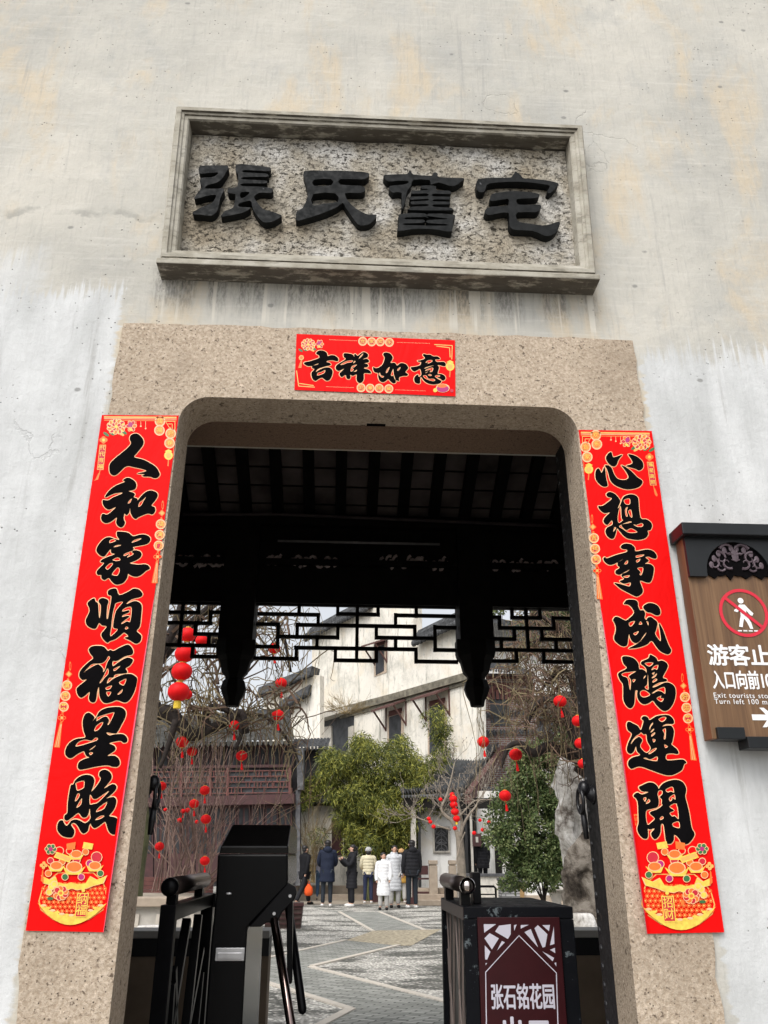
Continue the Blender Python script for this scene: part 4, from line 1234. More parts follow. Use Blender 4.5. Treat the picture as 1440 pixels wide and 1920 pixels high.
# low parapet walls at the rear of the hall
MT['tan'] = plain('tan_plaster', (0.30,0.225,0.16), 0.9, var=0.25, scale=3.0)
MT['capstone'] = plain('pale_cap_stone', (0.52,0.50,0.46), 0.8, var=0.12, scale=8)
MT['blackband'] = plain('black_painted_band', (0.012,0.012,0.013), 0.6)
def parapet(x0, x1, label):
    zt = at(1110, 1744, HB).z
    o = thing('parapet_wall', label, 'wall', ((x0+x1)/2, HB, 0.0), 'low parapet walls at the back of the hall')
    mb = MB(); mb.box((x0, HB+0.02, 0.10), (x1, HB+0.24, zt-0.15)); mb.build('plaster', MT['tan'], o)
    mb = MB(); mb.box((x0, HB+0.005, zt-0.15), (x1, HB+0.255, zt-0.045)); mb.build('dark_band', MT['blackband'], o)
    mb = MB(); mb.box((x0, HB-0.01, zt-0.045), (x1, HB+0.27, zt)); mb.build('cap_stone', MT['capstone'], o, bevel=0.006)
parapet(-2.44, at(505, 1760, HB).x, 'low tan parapet wall with black band behind the turnstile at left')
parapet(at(905, 1760, HB).x, 2.64, 'low tan parapet wall with black band behind the sign barrier')

# =================================================================== turnstile and barriers
MT['gloss'] = plain('glossy_black_cabinet', (0.003,0.003,0.0035), 0.25, var=0.2, spec=0.14)
MT['gloss2'] = plain('black_cabinet_side', (0.006,0.0055,0.0055), 0.25, var=0.2, spec=0.3)
MT['steel'] = NT('smoked_steel', 0.13, 1.0).col((0.20,0.15,0.14)).mat
MT['brushed'] = NT('brushed_brown_steel', 0.38, 1.0).col((0.26,0.20,0.185)).mat
MT['chrome'] = NT('polished_steel', 0.06, 1.0).col((0.55,0.50,0.49)).mat
MT['silver'] = plain('silver_plate', (0.55,0.55,0.56), 0.3, metal=0.6)
MT['railblack'] = plain('satin_black_rail', (0.004,0.004,0.005), 0.32, var=0.3, spec=0.16)
TY = 0.95
ts = thing('turnstile', 'black tripod turnstile cabinet with its arms hanging down, left of the passage', 'turnstile', tuple(at(430, 1900, TY+0.2)))
def plate(pts, Y, depth): 
    return [at(a, b, Y) for a, b in pts], (0, depth, 0)
prof_ = [(408,1601),(540,1601),(540,1660),(464,1740),(461,1785),(454,1920),(449,2010),(372,2010),(384,1920),(395,1770),(404,1680)]
mb = MB()
mb.prism(*plate(prof_, TY, 0.74))
mb.build('cabinet', MT['gloss'], ts, bevel=0.008)
mb = MB()
A = [at(411,1600,TY), at(541,1600,TY), at(540,1586,TY-0.004), at(414,1586,TY-0.004)]
zt = at(480, 1547, TY+0.18).z
mb.raw([A[0], A[1], A[2], A[3], (A[3].x+0.018, TY+0.16, zt), (A[2].x, TY+0.16, zt), (A[3].x+0.018, TY+0.70, zt), (A[2].x, TY+0.70, zt), (A[0].x, TY+0.74, A[0].z), (A[1].x, TY+0.74, A[1].z)],
       [(0,1,2,3),(3,2,5,4),(4,5,7,6),(6,7,9,8),(0,3,4,6,8),(1,9,7,5,2)])
cap = mb.build('sloping_lid', MT['gloss2'], ts, bevel=0.006)
mb = MB()
i0, i1 = at(430, 1578, TY+0.02), at(533, 1578, TY+0.02)
mb.raw([(i0.x, TY+0.028, i0.z-0.006), (i1.x, TY+0.028, i0.z-0.006), (i1.x, TY+0.14, zt-0.01), (i0.x+0.008, TY+0.14, zt-0.01)], [(0,1,2,3)])
mb.tube([(i0.x+0.05, TY+0.024, i0.z-0.004), (i1.x-0.005, TY+0.024, i0.z-0.004)], 0.0022, 5)
mb.build('reader_window', MT['steel'], cap)
mb = MB(); a, b = at(403, 1802, TY-0.004), at(459, 1777, TY-0.004); mb.box((a.x, TY-0.006, a.z), (b.x, TY+0.002, b.z)); mb.box((a.x+0.008, TY-0.010, a.z+0.006), (b.x-0.008, TY-0.004, a.z+0.028)); mb.build('label_holder', MT['silver'], ts, bevel=0.002)
mb = MB(); c = at(429, 1675.5, TY); mb.ell(c, (0.012, 0.004, 0.005), 10, 5); mb.build('keyhole_cover', MT['silver'], ts, True)
# hub plate and arms
mb = MB()
d0, d1 = at(548, 1672, TY-0.03), at(472, 1742, TY-0.03)
mb.prism(*plate([(540,1655),(553,1662),(557,1674),(552,1687),(528,1712),(520,1730),(500,1730),(488,1738),(466,1738)], TY-0.03, 0.05))
hub = mb.build('hub_plate', MT['railblack'], ts, bevel=0.004)
mb = MB()
for q in ((544,1680),(514,1713)):
    mb.lathe(at(*q, TY-0.03), [(0.006,0.0),(0.006,0.004)], 10, ax=Vector((0,-1,0)))
mb.build('bolt', MT['silver'], hub)
def arm(p, q, r_, mat):
    m_ = MB(); n = 6
    d = (q-p).normalized()
    m_.tube([p, q, q+d*r_*0.7, q+d*r_], [r_, r_, r_*0.7, r_*0.1], 12)
    m_.build('arm', mat, ts, True)
arm(at(514,1722,TY-0.02), at(556,1985,TY-0.16), 0.017, MT['steel'])
arm(at(541,1700,TY+0.30), at(567,1893,TY+0.18), 0.017, MT['railblack'])
mb = MB(); a, b = at(536, 1690, TY+0.1), at(549, 1845, TY+0.1); mb.prism(*plate([(537,1688),(549,1688),(547,1845),(538,1845)], TY+0.12, 0.06)); mb.build('drive_post', MT['railblack'], ts, bevel=0.004)

def handrail(parent, p, q, r_, mat, matend, posts):
    m_ = MB()
    m_.tube([p, q], r_, 18)
    o = m_.build('handrail', mat, parent, True)
    m_ = MB()
    d = (p-q).normalized()
    m_.lathe(p, [(r_*1.02,0.0),(r_*1.0,0.012),(r_*0.8,0.024),(r_*0.4,0.031),(0.001,0.033)], 18, ax=d)
    m_.build('end_cap', matend, o, True)
    for t in posts:
        c = q.lerp(p, t)
        m_ = MB(); m_.box((c.x-0.018, c.y-0.025, c.z-r_-0.055), (c.x+0.018, c.y+0.025, c.z-r_*0.5)); m_.build('rail_support', MT['railblack'], parent)
# left rail
LY0 = 0.85
lr = thing('barrier_rail', 'black railing with smoked steel handrail left of the turnstile', 'railing', tuple(at(316, 1900, LY0)))
p0, p1 = at(301, 1697, LY0), at(330, 1697, LY0)
LY1 = LY0+1.05
w_ = p1.x-p0.x
mb = MB(); mb.box((p0.x, LY0, 0.1), (p1.x, LY0+0.05, p0.z)); mb.build('post', MT['railblack'], lr, bevel=0.003)
mb = MB(); mb.box((p0.x, LY1-0.05, 0.1), (p1.x, LY1, p0.z)); mb.build('post', MT['railblack'], lr, bevel=0.003)
mb = MB(); mb.box((p0.x+0.002, LY0+0.051, p0.z-0.055), (p1.x-0.002, LY1-0.051, p0.z-0.001)); mb.build('top_rail', MT['railblack'], lr, bevel=0.003)
mb = MB(); mb.box((p0.x+0.01, LY0+0.051, 0.25), (p1.x-0.01, LY1-0.051, 0.30)); mb.build('bottom_rail', MT['railblack'], lr)
xm = (p0.x+p1.x)/2
for (ya, za, yb, zb_) in ((0.2,1.0,0.5,0.55),(0.45,1.15,0.2,0.7),(0.5,0.55,0.9,1.0),(0.75,1.15,0.55,0.3),(0.3,0.3,0.2,0.95),(0.85,0.3,0.95,0.9)):
    m_ = MB(); m_.bar((xm, LY0+ya*1.0, za), (xm, LY0+yb*1.0, zb_), 0.03, 0.035, Vector((1,0,0))); m_.build('brace', MT['railblack'], lr)
mb = MB(); mb.box((p1.x+0.001, LY1-0.06, p0.z-0.06), (at(384,1690,TY).x+0.15, LY1-0.01, p0.z-0.002)); mb.build('cross_rail', MT['railblack'], lr)
handrail(lr, at(319, 1663, LY0+0.04), at(383, 1650, LY0+0.92), 0.033, MT['brushed'], MT['railblack'], (0.92, 0.15))
mb = MB()
mb.raw([(-1.25,0.9,0.1),(-0.80,0.9,0.1),(-0.80,1.2,0.1),(-1.25,1.2,0.1),(-1.2,0.95,0.86),(-0.90,0.95,0.80),(-0.88,1.1,0.74),(-1.2,1.1,0.8)], [(0,3,2,1),(4,5,6,7),(0,1,5,4),(1,2,6,5),(2,3,7,6),(3,0,4,7)])
tag(mb.build('covered_chair', MT['railblack'], None, bevel=0.05), 'dark draped chair in the shadow behind the left door jamb', 'chair')

# right barrier with sign
BY = 0.86
rb = thing('sign_barrier', 'chipped black barrier box with handrail, carrying the maroon garden exit sign', 'barrier', tuple(at(970, 1900, BY)))
MT['chipblack'] = chipped('chipped_black_paint', (0.0045,0.005,0.007), (0.11,0.13,0.14), 0.5, 0.645, 24.0)
MT['brownpaint'] = plain('brown_paint', (0.055,0.036,0.034), 0.4, var=0.2)
mb = MB()
f0, f1 = at(869, 1700, BY), at(1074, 1702, BY)
DB = 0.72
th_ = 0.055
mb.box((f0.x, BY, f0.z-0.042), (f1.x, BY+DB, f0.z)); mb.build('top_frame', MT['chipblack'], rb, bevel=0.004)
mb = MB(); mb.box((f0.x-0.0015, BY+0.01, f0.z-0.046), (f0.x+0.01, BY+DB-0.01, f0.z-0.004)); mb.build('side_trim', MT['brownpaint'], rb)
for x0, x1, y0 in ((f0.x, f0.x+0.05, BY), (f1.x-0.055, f1.x, BY), (f0.x, f0.x+0.04, BY+DB-0.045), (f1.x-0.04, f1.x, BY+DB-0.045)):
    m_ = MB(); m_.box((x0, y0, 0.1), (x1, y0+0.045, f0.z-0.043)); m_.build('post', MT['chipblack'], rb, bevel=0.003)
m_ = MB(); m_.box((f0.x+0.051, BY+0.02, 0.1), (f1.x-0.056, BY+0.03, f0.z-0.043)); m_.build('back_panel', MT['railblack'], rb)
m_ = MB(); m_.box((f0.x+0.02, BY+0.046, 0.1), (f0.x+0.026, BY+DB-0.046, f0.z-0.043)); m_.build('side_panel', MT['railblack'], rb)
MT['cream'] = plain('cream_stripe', (0.24,0.19,0.17), 0.5)
xs = f0.x+0.016
zt_ = f0.z-0.05
for (ya, za, yb, zb2) in ((0.10,0,0.32,-0.95),(0.20,0,0.42,-0.95),(0.32,0,0.10,-0.95),(0.60,0,0.36,-0.95),(0.60,-0.15,0.36,-0.95),(0.48,0,0.62,-0.75),(0.36,0,0.60,-0.95),(0.05,-0.1,0.2,-0.6)):
    m_ = MB(); m_.bar((xs, BY+ya+0.04, zt_+za), (xs, BY+yb+0.04, zt_+zb2), 0.004, 0.0055, Vector((1,0,0))); m_.build('lattice_strip', MT['cream'], rb)
handrail(rb, at(876, 1661, BY+0.03), at(836, 1650, BY+0.66), 0.030, MT['brushed'], MT['chrome'], (0.88, 0.15))
m_ = MB(); a = at(896, 1700, BY+0.2); m_.box((a.x-0.02, BY+0.18, f0.z), (a.x+0.012, BY+0.26, f0.z+0.115)); m_.build('card_box', MT['railblack'], rb, bevel=0.003)
# sign on its face
SB = BY-0.012
eg = thing('exit_sign', 'maroon garden exit sign with white cracked ice corners on the black barrier', 'sign', tuple(at(970, 1915, SB)))
MT['maroon'] = plain('maroon_board', (0.034,0.003,0.005), 0.45, var=0.1, spec=0.3)
MT['signwhite'] = plain('pale_sign_white', (0.60,0.58,0.66), 0.5, var=0.03)
a, b = at(895, 1720, SB), at(1049, 1721, SB)
mb = MB(); mb.box((a.x, SB, a.z-0.62), (b.x, BY-0.001, a.z)); mb.build('board', MT['maroon'], eg, bevel=0.002)
ex = [MB()]
def z5(x, y): return at(800+x/3.6, 1560+y/3.6, SB)
def flat2(polys, name, y):
    me = fill_mesh([[Vector((z5(*q).x, z5(*q).z)) for q in pl] for pl in polys], y, 0.0006)
    me.materials.append(MT['signwhite'])
    link(name, me, eg)
sh = ["385,622 468,622 388,680","462,672 488,632 568,622 567,690 548,722","590,628 607,625 590,668","635,628 688,626 635,652","660,676 702,655 752,778","728,650 750,628 815,690 800,775 782,780","780,628 832,628 825,670","858,640 862,755 832,765","390,718 425,682 487,718 440,792","392,765 430,808 408,862 394,860","508,735 527,745 475,800","780,805 860,850 850,872","832,795 865,782 868,818","397,885 408,885 398,900","862,885 874,880 875,908"]
for sp in sh:
    flat2([[tuple(map(float, t.split(','))) for t in sp.split()]], 'ice_crack_shard', SB-0.0008)
hl = [(402,1500),(395,945),(623,695),(878,950),(896,1500)]
hi = [(410,1500),(401,947),(623,703),(872,952),(888,1500)]
flat2([hl+hi[::-1]], 'outline', SB-0.0008)
c0 = z5(431, 1127); c1 = z5(868, 1127)
hh = (z5(640,1038).z-z5(640,1216).z)
cx_ = (c0.x+c1.x)/2
text_at('lettering', '张石铭花园', hh*1.03, MT['signwhite'], eg, (cx_, SB-0.0009, (z5(640,1127).z)+hh*0.02), 0.0, 0.0006, sx=(c1.x-c0.x)/(hh*1.03*5)*1.0, heavy=0.0014)
hh2 = hh*1.5
text_at('lettering', '出口', hh2, MT['signwhite'], eg, (cx_+0.004, SB-0.0009, z5(640,1275).z-hh2*0.45), 0.0, 0.0006, sx=0.72, spacing=1.15, heavy=0.0026)
# =================================================================== ground, paving, path
MT['ground'] = plain('ground_earth', (0.20,0.19,0.17), 0.9, var=0.3, scale=1.5)
mb = MB(); mb.face([(-400,-400,-0.03),(400,-400,-0.03),(400,400,-0.03),(-400,400,-0.03)])
struct(mb.build('ground', MT['ground']))
def pebble_mat():
    m = NT('pebble_paving', 0.85, spec=0.2)
    v = m.map((1,1,1))
    cell = m.voro(22.0, v)
    cid = m.xyz(m.voro(22.0, v, out='Color'))[0]
    pat = m.noise(1.0, m.map((0.9,1.5,1)), 3, 0.6, 0.5)
    k = m.math('ADD', pat, m.math('MULTIPLY', m.math('SUBTRACT', cid, 0.5), 0.16))
    c = m.ramp(k, [(0.38, (0.14,0.14,0.125)), (0.45, (0.30,0.295,0.265)), (0.51, (0.80,0.77,0.70))])
    c = m.mix(m.math('MULTIPLY', m.rng(cid, 0.55, 0.95), 0.45), c, (0.36,0.33,0.29))
    c = m.mix(m.math('MULTIPLY', m.rng(cell, 0.28, 0.50), 0.6), c, (0.06,0.06,0.052))
    m.col(c)
    m.bump(m.math('SUBTRACT', 1.0, cell), 0.8, 0.02)
    return m.mat
def tile_mat(ang, name):
    m = NT(name, 0.85, spec=0.25)
    b = m.N('ShaderNodeTexBrick')
    b.offset = 0.5
    b.inputs['Scale'].default_value = 1.0
    b.inputs['Brick Width'].default_value = 0.26
    b.inputs['Row Height'].default_value = 0.07
    b.inputs['Mortar Size'].default_value = 0.009
    b.inputs['Mortar'].default_value = (0.05,0.052,0.046,1)
    b.inputs['Color1'].default_value = (0.20,0.205,0.185,1)
    b.inputs['Color2'].default_value = (0.42,0.42,0.385,1)
    m.L(m.map((1,1,1), rot=(0,0,ang)), b.inputs['Vector'])
    c = m.mix(m.math('MULTIPLY', m.noise(2.0, detail=5), 0.3), b.outputs['Color'], (0.36,0.36,0.32))
    m.col(c)
    m.bump(b.outputs['Fac'], -0.5, 0.01)
    return m.mat
MT['pebble'] = pebble_mat()
MT['tileA'] = tile_mat(0.5, 'edge_tile_paving')
MT['tileB'] = tile_mat(-0.7, 'edge_tile_paving_turned')
MT['yellowpebble'] = plain('yellow_pebble', (0.36,0.31,0.22), 0.9, var=0.6, scale=14, bump=0.6)
MT['kerb'] = plain('pale_kerb_stone', (0.55,0.50,0.43), 0.85, var=0.1, scale=9)
MT['slab'] = plain('tan_paving_slab', (0.33,0.28,0.22), 0.9, var=0.2, scale=3)
mb = MB(); mb.face([(-16,3.9,0.0),(18,3.9,0.0),(18,60,0.0),(-16,60,0.0)])
struct(mb.build('courtyard_paving', MT['pebble']))
def gp(pts, z): return [gnd(a, b, z) for a, b in pts]
def sheet(name, pts, z, m):
    mb = MB(); mb.face(gp(pts, z)[::-1]); o = mb.build(name, m)
    if o.data.polygons[0].normal.z < 0: o.data.flip_normals()
    return struct(o)
sheet('path', [(540,1788),(649,1763),(747,1773),(582,1813),(829,1877),(900,1896),(900,2010),(560,2010),(607,1920),(657,1892),(540,1855),(440,1830),(440,1812)], 0.004, MT['tileA'])
sheet('path', [(569,1697),(637,1710),(711,1710),(795,1744),(699,1745),(630,1711)], 0.004, MT['tileB'])
sheet('path', [(700,1745),(800,1743),(828,1742),(771,1773),(747,1773),(649,1763)], 0.006, MT['yellowpebble'])
sheet('pavement', [(480,1688),(1000,1688),(1060,1697),(840,1698),(700,1695),(500,1697)], 0.006, MT['slab'])
def kerb(pts, w=0.085, z=0.014):
    P = gp(pts, 0.0)
    mb = MB()
    for a, b in zip(P, P[1:]):
        d = (b-a); d.z = 0; d.normalize(); n = Vector((-d.y, d.x, 0))*w/2
        mb.prism([a+n, b+n, b-n, a-n], (0, 0, z))
    struct(mb.build('kerb', MT['kerb']))
kerb([(636,1710),(699,1746)]); kerb([(711,1710),(796,1744)]); kerb([(470,1804),(540,1788),(649,1763)])
kerb([(747,1773),(586,1812)], 0.095, 0.016); kerb([(582,1813.5),(829,1877),(905,1897)], 0.095); kerb([(470,1834),(540,1855.5),(655,1892)], 0.095); kerb([(659,1892.5),(607,1920),(560,1946)], 0.095, 0.016)
# =================================================================== buildings round the courtyard
def old_white(name, base=(0.62,0.60,0.54), stain=(0.30,0.30,0.26), amt=0.6, sc=1.0):
    m = NT(name, 0.9, spec=0.2)
    n = m.noise(1.0, m.map((0.55*sc,0.55*sc,0.45*sc)), 9, 0.74, 0.3)
    c = m.mix(m.math('MULTIPLY', m.rng(n, 0.45, 0.66), amt*0.6), base, stain)
    d = m.noise(1.0, m.map((4*sc,4*sc,0.6*sc), (1,2,3)), 7, 0.7)
    c = m.mix(m.math('MULTIPLY', m.rng(d, 0.53, 0.68), amt*0.7), c, tuple(x*0.55 for x in stain))
    o = m.noise(1.0, m.map((0.5*sc,0.5*sc,0.5*sc), (5,1,8)), 6, 0.65)
    c = m.mix(m.math('MULTIPLY', m.rng(o, 0.5, 0.66), 0.5), c, (0.72,0.62,0.47))
    f = m.noise(6.0, detail=7, rough=0.75)
    c = m.mix(m.math('MULTIPLY', m.rng(f, 0.55, 0.68), amt*0.5), c, tuple(x*0.7 for x in stain))
    m.col(c)
    m.bump(n, 0.3, 0.03)
    return m.mat
MT['oldwhite'] = old_white('old_limewash', (0.82,0.78,0.70), (0.27,0.27,0.22), 0.8)
MT['cleanwhite'] = old_white('clean_limewash', (0.80,0.79,0.76), (0.42,0.42,0.40), 0.45)
MT['tile'] = plain('grey_roof_tile', (0.07,0.072,0.075), 0.9, var=0.5, scale=5, spec=0.15)
MT['tilelight'] = plain('lichened_roof_tile', (0.075,0.073,0.067), 0.95, var=0.5, scale=3, spec=0.1)
MT['pavtile'] = plain('pavilion_roof_tile', (0.115,0.118,0.12), 0.9, var=0.45, scale=4, spec=0.15)
MT['mossbrick'] = plain('mossy_grey_brick', (0.16,0.145,0.11), 0.95, var=0.5, scale=4, bump=0.4)
MT['maroonwood'] = plain('maroon_wood', (0.055,0.017,0.017), 0.6, var=0.3, scale=6)
MT['redwood'] = plain('faded_red_wood', (0.125,0.045,0.038), 0.75, var=0.3, scale=5)
MT['greywood'] = plain('weathered_grey_wood', (0.10,0.10,0.105), 0.8, var=0.4, scale=9)
MT['pane'] = plain('window_pane', (0.028,0.029,0.032), 0.45, var=0.6, scale=2, spec=0.2)
MT['shutter'] = plain('black_shutter', (0.035,0.037,0.042), 0.6, var=0.6, scale=3)
MT['stonepost'] = plain('tan_stone', (0.38,0.31,0.24), 0.85, var=0.15, scale=6)
MT['palestone'] = plain('pale_stone', (0.48,0.45,0.40), 0.85, var=0.15, scale=6)
MT['hoodwood'] = plain('brown_hood_board', (0.10,0.045,0.038), 0.8, var=.3)
MT['windowtan'] = plain('tan_window_surround', (0.50,0.40,0.31), 0.9, var=.2)
MT['darkgrey'] = plain('dark_grey_timber', (0.035,0.032,0.034), 0.85, var=.4, scale=6)
def brickm(name, c1, c2, mort, w=0.24, h=0.06, ms=0.008):
    m = NT(name, 0.9, spec=0.2)
    b = m.N('ShaderNodeTexBrick')
    b.inputs['Scale'].default_value = 1.0
    b.inputs['Brick Width'].default_value = w
    b.inputs['Row Height'].default_value = h
    b.inputs['Mortar Size'].default_value = ms
    b.inputs['Color1'].default_value = (*c1, 1); b.inputs['Color2'].default_value = (*c2, 1); b.inputs['Mortar'].default_value = (*mort, 1)
    x, y, z = m.xyz()
    cb = m.N('ShaderNodeCombineXYZ')
    m.L(m.math('ADD', x, m.math('MULTIPLY', y, 0.7)), cb.inputs[0]); m.L(z, cb.inputs[1])
    m.L(cb.outputs[0], b.inputs['Vector'])
    m.col(b.outputs['Color'])
    return m.mat
MT['greybrick'] = brickm('grey_thin_brick', (0.26,0.26,0.26), (0.36,0.36,0.36), (0.12,0.12,0.12), 0.30, 0.075, 0.016)
MT['redbrick'] = brickm('dark_red_brick', (0.15,0.075,0.065), (0.20,0.12,0.11), (0.26,0.24,0.23), 0.26, 0.09, 0.02)

class Plane:                               # a wall plane standing in the courtyard
    def __init__(s, P, az):
        s.P = Vector(P)
        s.t = Vector((math.sin(az), math.cos(az), 0))
        s.n = s.t.cross(Vector((0,0,1)))
        if (CAM-s.P).dot(s.n) < 0: s.n = -s.n
    def q(s, px, py, proud=0.0):
        return onp(px, py, s.P, s.n) + s.n*proud
    def prism(s, mb, pts, proud=0.0, depth=0.3, m=None):
        mb.prism([s.q(a, b, proud) for a, b in pts], -s.n*depth, m)
    def strip(s, mb, a, b, th, proud, depth):      # horizontal-ish moulding along a..b (pixels), th in metres upward
        A, B = s.q(*a), s.q(*b)
        mb.prism([A+s.n*proud, B+s.n*proud, B+s.n*proud+Vector((0,0,th)), A+s.n*proud+Vector((0,0,th))], -s.n*depth)
def tiled(mb, A, B, C, D, rows, lift=0.06, seg=6, scallop=True):
    # A..B top edge, D..C bottom edge; rows of half round tiles running from top to bottom
    A, B, C, D = map(Vector, (A, B, C, D))
    nrm = ((B-A).cross(D-A)).normalized()
    if nrm.z < 0: nrm = -nrm
    vs, fs = [], []
    nu = rows*4
    nv = max(6, seg)
    for i in range(nu+1):
        u = i/nu
        ph = (i % 4)/4
        h = lift*(0.5+0.5*math.cos(2*math.pi*ph))
        for j in range(nv+1):
            v = j/nv
            p = A.lerp(B, u).lerp(D.lerp(C, u), v)
            vs.append(p + nrm*(h+0.015*((j*7) % 3)))
    for i in range(nu):
        for j in range(nv):
            a = i*(nv+1)+j
            fs.append((a, a+1, a+nv+2, a+nv+1))
    mb.raw(vs, fs)
    w_ = (C-D).length/rows
    dn = (D-A).normalized()
    if scallop:
        for k in range(rows):
            c = D.lerp(C, (k+0.5)/rows)
            d = (C-D).normalized()
            mb.raw([c-d*w_*.45+nrm*.02, c+d*w_*.45+nrm*.02, c+d*w_*.35-Vector((0,0,w_*.45)), c-Vector((0,0,w_*.8)), c-d*w_*.35-Vector((0,0,w_*.45))], [(0,1,2,3,4)])
# ---- the big white house
AZ = R(-30.7)
W = Plane(at(893, 1640, 30.2), AZ)
bh = thing('white_house', 'tall weathered white house with hooded windows and tiled string course behind the bamboo', 'house', tuple(W.q(760, 1660)))
mb = MB()
W.prism(mb, [(585,1196),(640,1163),(697,1138),(697,1085),(720,1070),(775,1085),(775,1200),(893,1148),(893,1663),(585,1672)], 0, 0.5)
mb.build('wall', MT['oldwhite'], bh)
mb = MB(); W.prism(mb, [(572,1347),(640,1328),(740,1302),(893,1258),(893,1272),(740,1315),(640,1341),(572,1362)], 0.22, 0.3); W.prism(mb, [(640,1342),(740,1316),(893,1273),(893,1279),(740,1322),(640,1348)], 0.10, 0.2)
mb.build('string_course', MT['mossbrick'], bh)
def coping(name, a, b, th, prd, parent, rows):
    A, B = W.q(*a), W.q(*b)
    mb = MB()
    mb.prism([A+W.n*prd, B+W.n*prd, B+W.n*prd+Vector((0,0,th*.45)), A+W.n*prd+Vector((0,0,th*.45))], -W.n*(prd+0.5))
    mb.prism([A+W.n*prd*.7+Vector((0,0,th*.45)), B+W.n*prd*.7+Vector((0,0,th*.45)), B+W.n*prd*.2+Vector((0,0,th)), A+W.n*prd*.2+Vector((0,0,th))], -W.n*0.4)
    for k in range(rows):
        c = A.lerp(B, (k+.5)/rows)+W.n*(prd+0.01)
        mb.ell(c-Vector((0,0,th*.12)), (0.13,0.13,0.16), 8, 5)
    mb.build(name, MT['tile'], parent)
coping('gable_coping', (582,1199), (640,1168), 0.62, 0.35, bh, 12)
coping('gable_coping', (640,1168), (700,1140), 0.62, 0.35, bh, 12)
coping('wing_coping', (787,1207), (893,1158), 0.60, 0.40, bh, 16)
mb = MB(); tiled(mb, W.q(795,1170,-0.6), W.q(893,1128,-0.6), W.q(893,1150,0.1), W.q(795,1190,0.1), 22, 0.05); mb.build('wing_roof', MT['tile'], bh)
def hooded(x0, x1, y0, y1, hood, name='window'):
    # x0,x1 window sides; y0 top, y1 bottom (at left/right: tuples)
    mb = MB()
    W.prism(mb, [(x0-4,y0[0]-5),(x1+4,y0[1]-5),(x1+4,y1[1]+3),(x0-4,y1[0]+3)], 0.03, 0.06)
    wn_ = mb.build(name, MT['windowtan'], bh)
    mb = MB(); W.prism(mb, [(x0,y0[0]),(x1,y0[1]),(x1,y1[1]),(x0,y1[0])], 0.05, 0.03); mb.build('shutter', MT['shutter'], wn_)
    mb = MB()
    (hx0, hy0), (hx1, hy1), drop = hood
    P0, P1 = W.q(hx0, hy0, 0.02), W.q(hx1, hy1, 0.02)
    dn_ = W.n*0.75-Vector((0,0,0.30))
    Q0, Q1 = P0+dn_, P1+dn_
    mb.prism([P0, P1, Q1, Q0], (0,0,0.09))
    mb.build('hood', MT['hoodwood'], wn_)
    for a in (P0, P1):
        a = a + (P1-P0).normalized()*(0.1 if a is P0 else -0.1)
        m_ = MB(); m_.bar(a+dn_*.9, a-Vector((0,0,1.05)), 0.06, 0.06); m_.bar(a-Vector((0,0,0.05)), a-Vector((0,0,1.1)), 0.06, 0.06)
        m_.build('bracket', MT['hoodwood'], wn_)
    mb = MB(); W.prism(mb, [(x0-1,y0[0]-11),(x1+1,y0[1]-11),(x1+1,y0[1]-1),(x0-1,y0[0]-1)], 0.045, 0.05); mb.build('lintel_patch', MT['redwood'], wn_)
hooded(706, 721, (1214,1209), (1266,1258), ((702,1207),(728,1199),4))
hooded(731, 753, (1345,1338), (1396,1388), ((722,1326),(764,1313),6))
hooded(807, 834, (1326,1319), (1414,1402), ((796,1305),(845,1291),6))
mb = MB(); W.prism(mb, [(578,1362),(664,1336),(664,1420),(578,1440)], 0.02, 0.05); lo = mb.build('loggia', MT['shutter'], bh)
mb = MB(); W.prism(mb, [(575,1353),(666,1327),(666,1335),(575,1362)], 0.55, 0.6); mb.build('eave_board', MT['palestone'], bh)
for x in (580, 615, 660):
    mb = MB(); W.prism(mb, [(x-4 if x != 615 else x-9,1364),(x+4 if x != 615 else x+9,1361),(x+4 if x != 615 else x+9,1440),(x-4 if x != 615 else x-9,1442)], 0.10, 0.1); mb.build('pillar', MT['palestone'], bh)
# ---- low white side house with maroon doors under the bamboo
Pl = Plane(at(620, 1660, 30.5), R(-80))
sh_ = thing('side_house', 'low white side house with maroon doors below the bamboo', 'house', tuple(Pl.q(630, 1672)))
mb = MB(); Pl.prism(mb, [(553,1500),(770,1496),(770,1676),(553,1676)], 0, 0.4); mb.build('wall', MT['oldwhite'], sh_)
mb = MB(); tiled(mb, Pl.q(555,1478,-0.3), Pl.q(770,1474,-0.3), Pl.q(772,1500,0.5), Pl.q(551,1504,0.5), 34, 0.05); mb.build('roof', MT['tile'], sh_)
mb = MB(); Pl.prism(mb, [(553,1504),(770,1500),(770,1508),(553,1512)], 0.08, 0.1); mb.build('eave_beam', MT['darkwood'], sh_)
mb = MB(); Pl.prism(mb, [(622,1535),(643,1535),(643,1604),(622,1604)], 0.03, 0.05); mb.build('door', MT['maroonwood'], sh_)
mb = MB(); Pl.prism(mb, [(645,1535),(667,1535),(667,1604),(645,1604)], 0.03, 0.05); mb.build('door', MT['darkwood'], sh_)
mb = MB(); Pl.prism(mb, [(707,1560),(745,1560),(745,1608),(707,1608)], 0.03, 0.05); mb.build('door', MT['darkwood'], sh_)
mb = MB(); Pl.prism(mb, [(556,1404),(612,1404),(612,1480),(556,1480)], 0.02, 0.3); mb.build('upper_wall', MT['darkgrey'], sh_)
mb = MB(); Pl.prism(mb, [(598,1400),(609,1400),(609,1480),(598,1480)], 0.08, 0.1); mb.build('pillar', MT['palestone'], sh_)
mb = MB(); tiled(mb, Pl.q(550,1384,-0.4), Pl.q(618,1382,-0.4), Pl.q(620,1404,0.5), Pl.q(548,1406,0.5), 11, 0.05); mb.build('roof', MT['tile'], sh_)
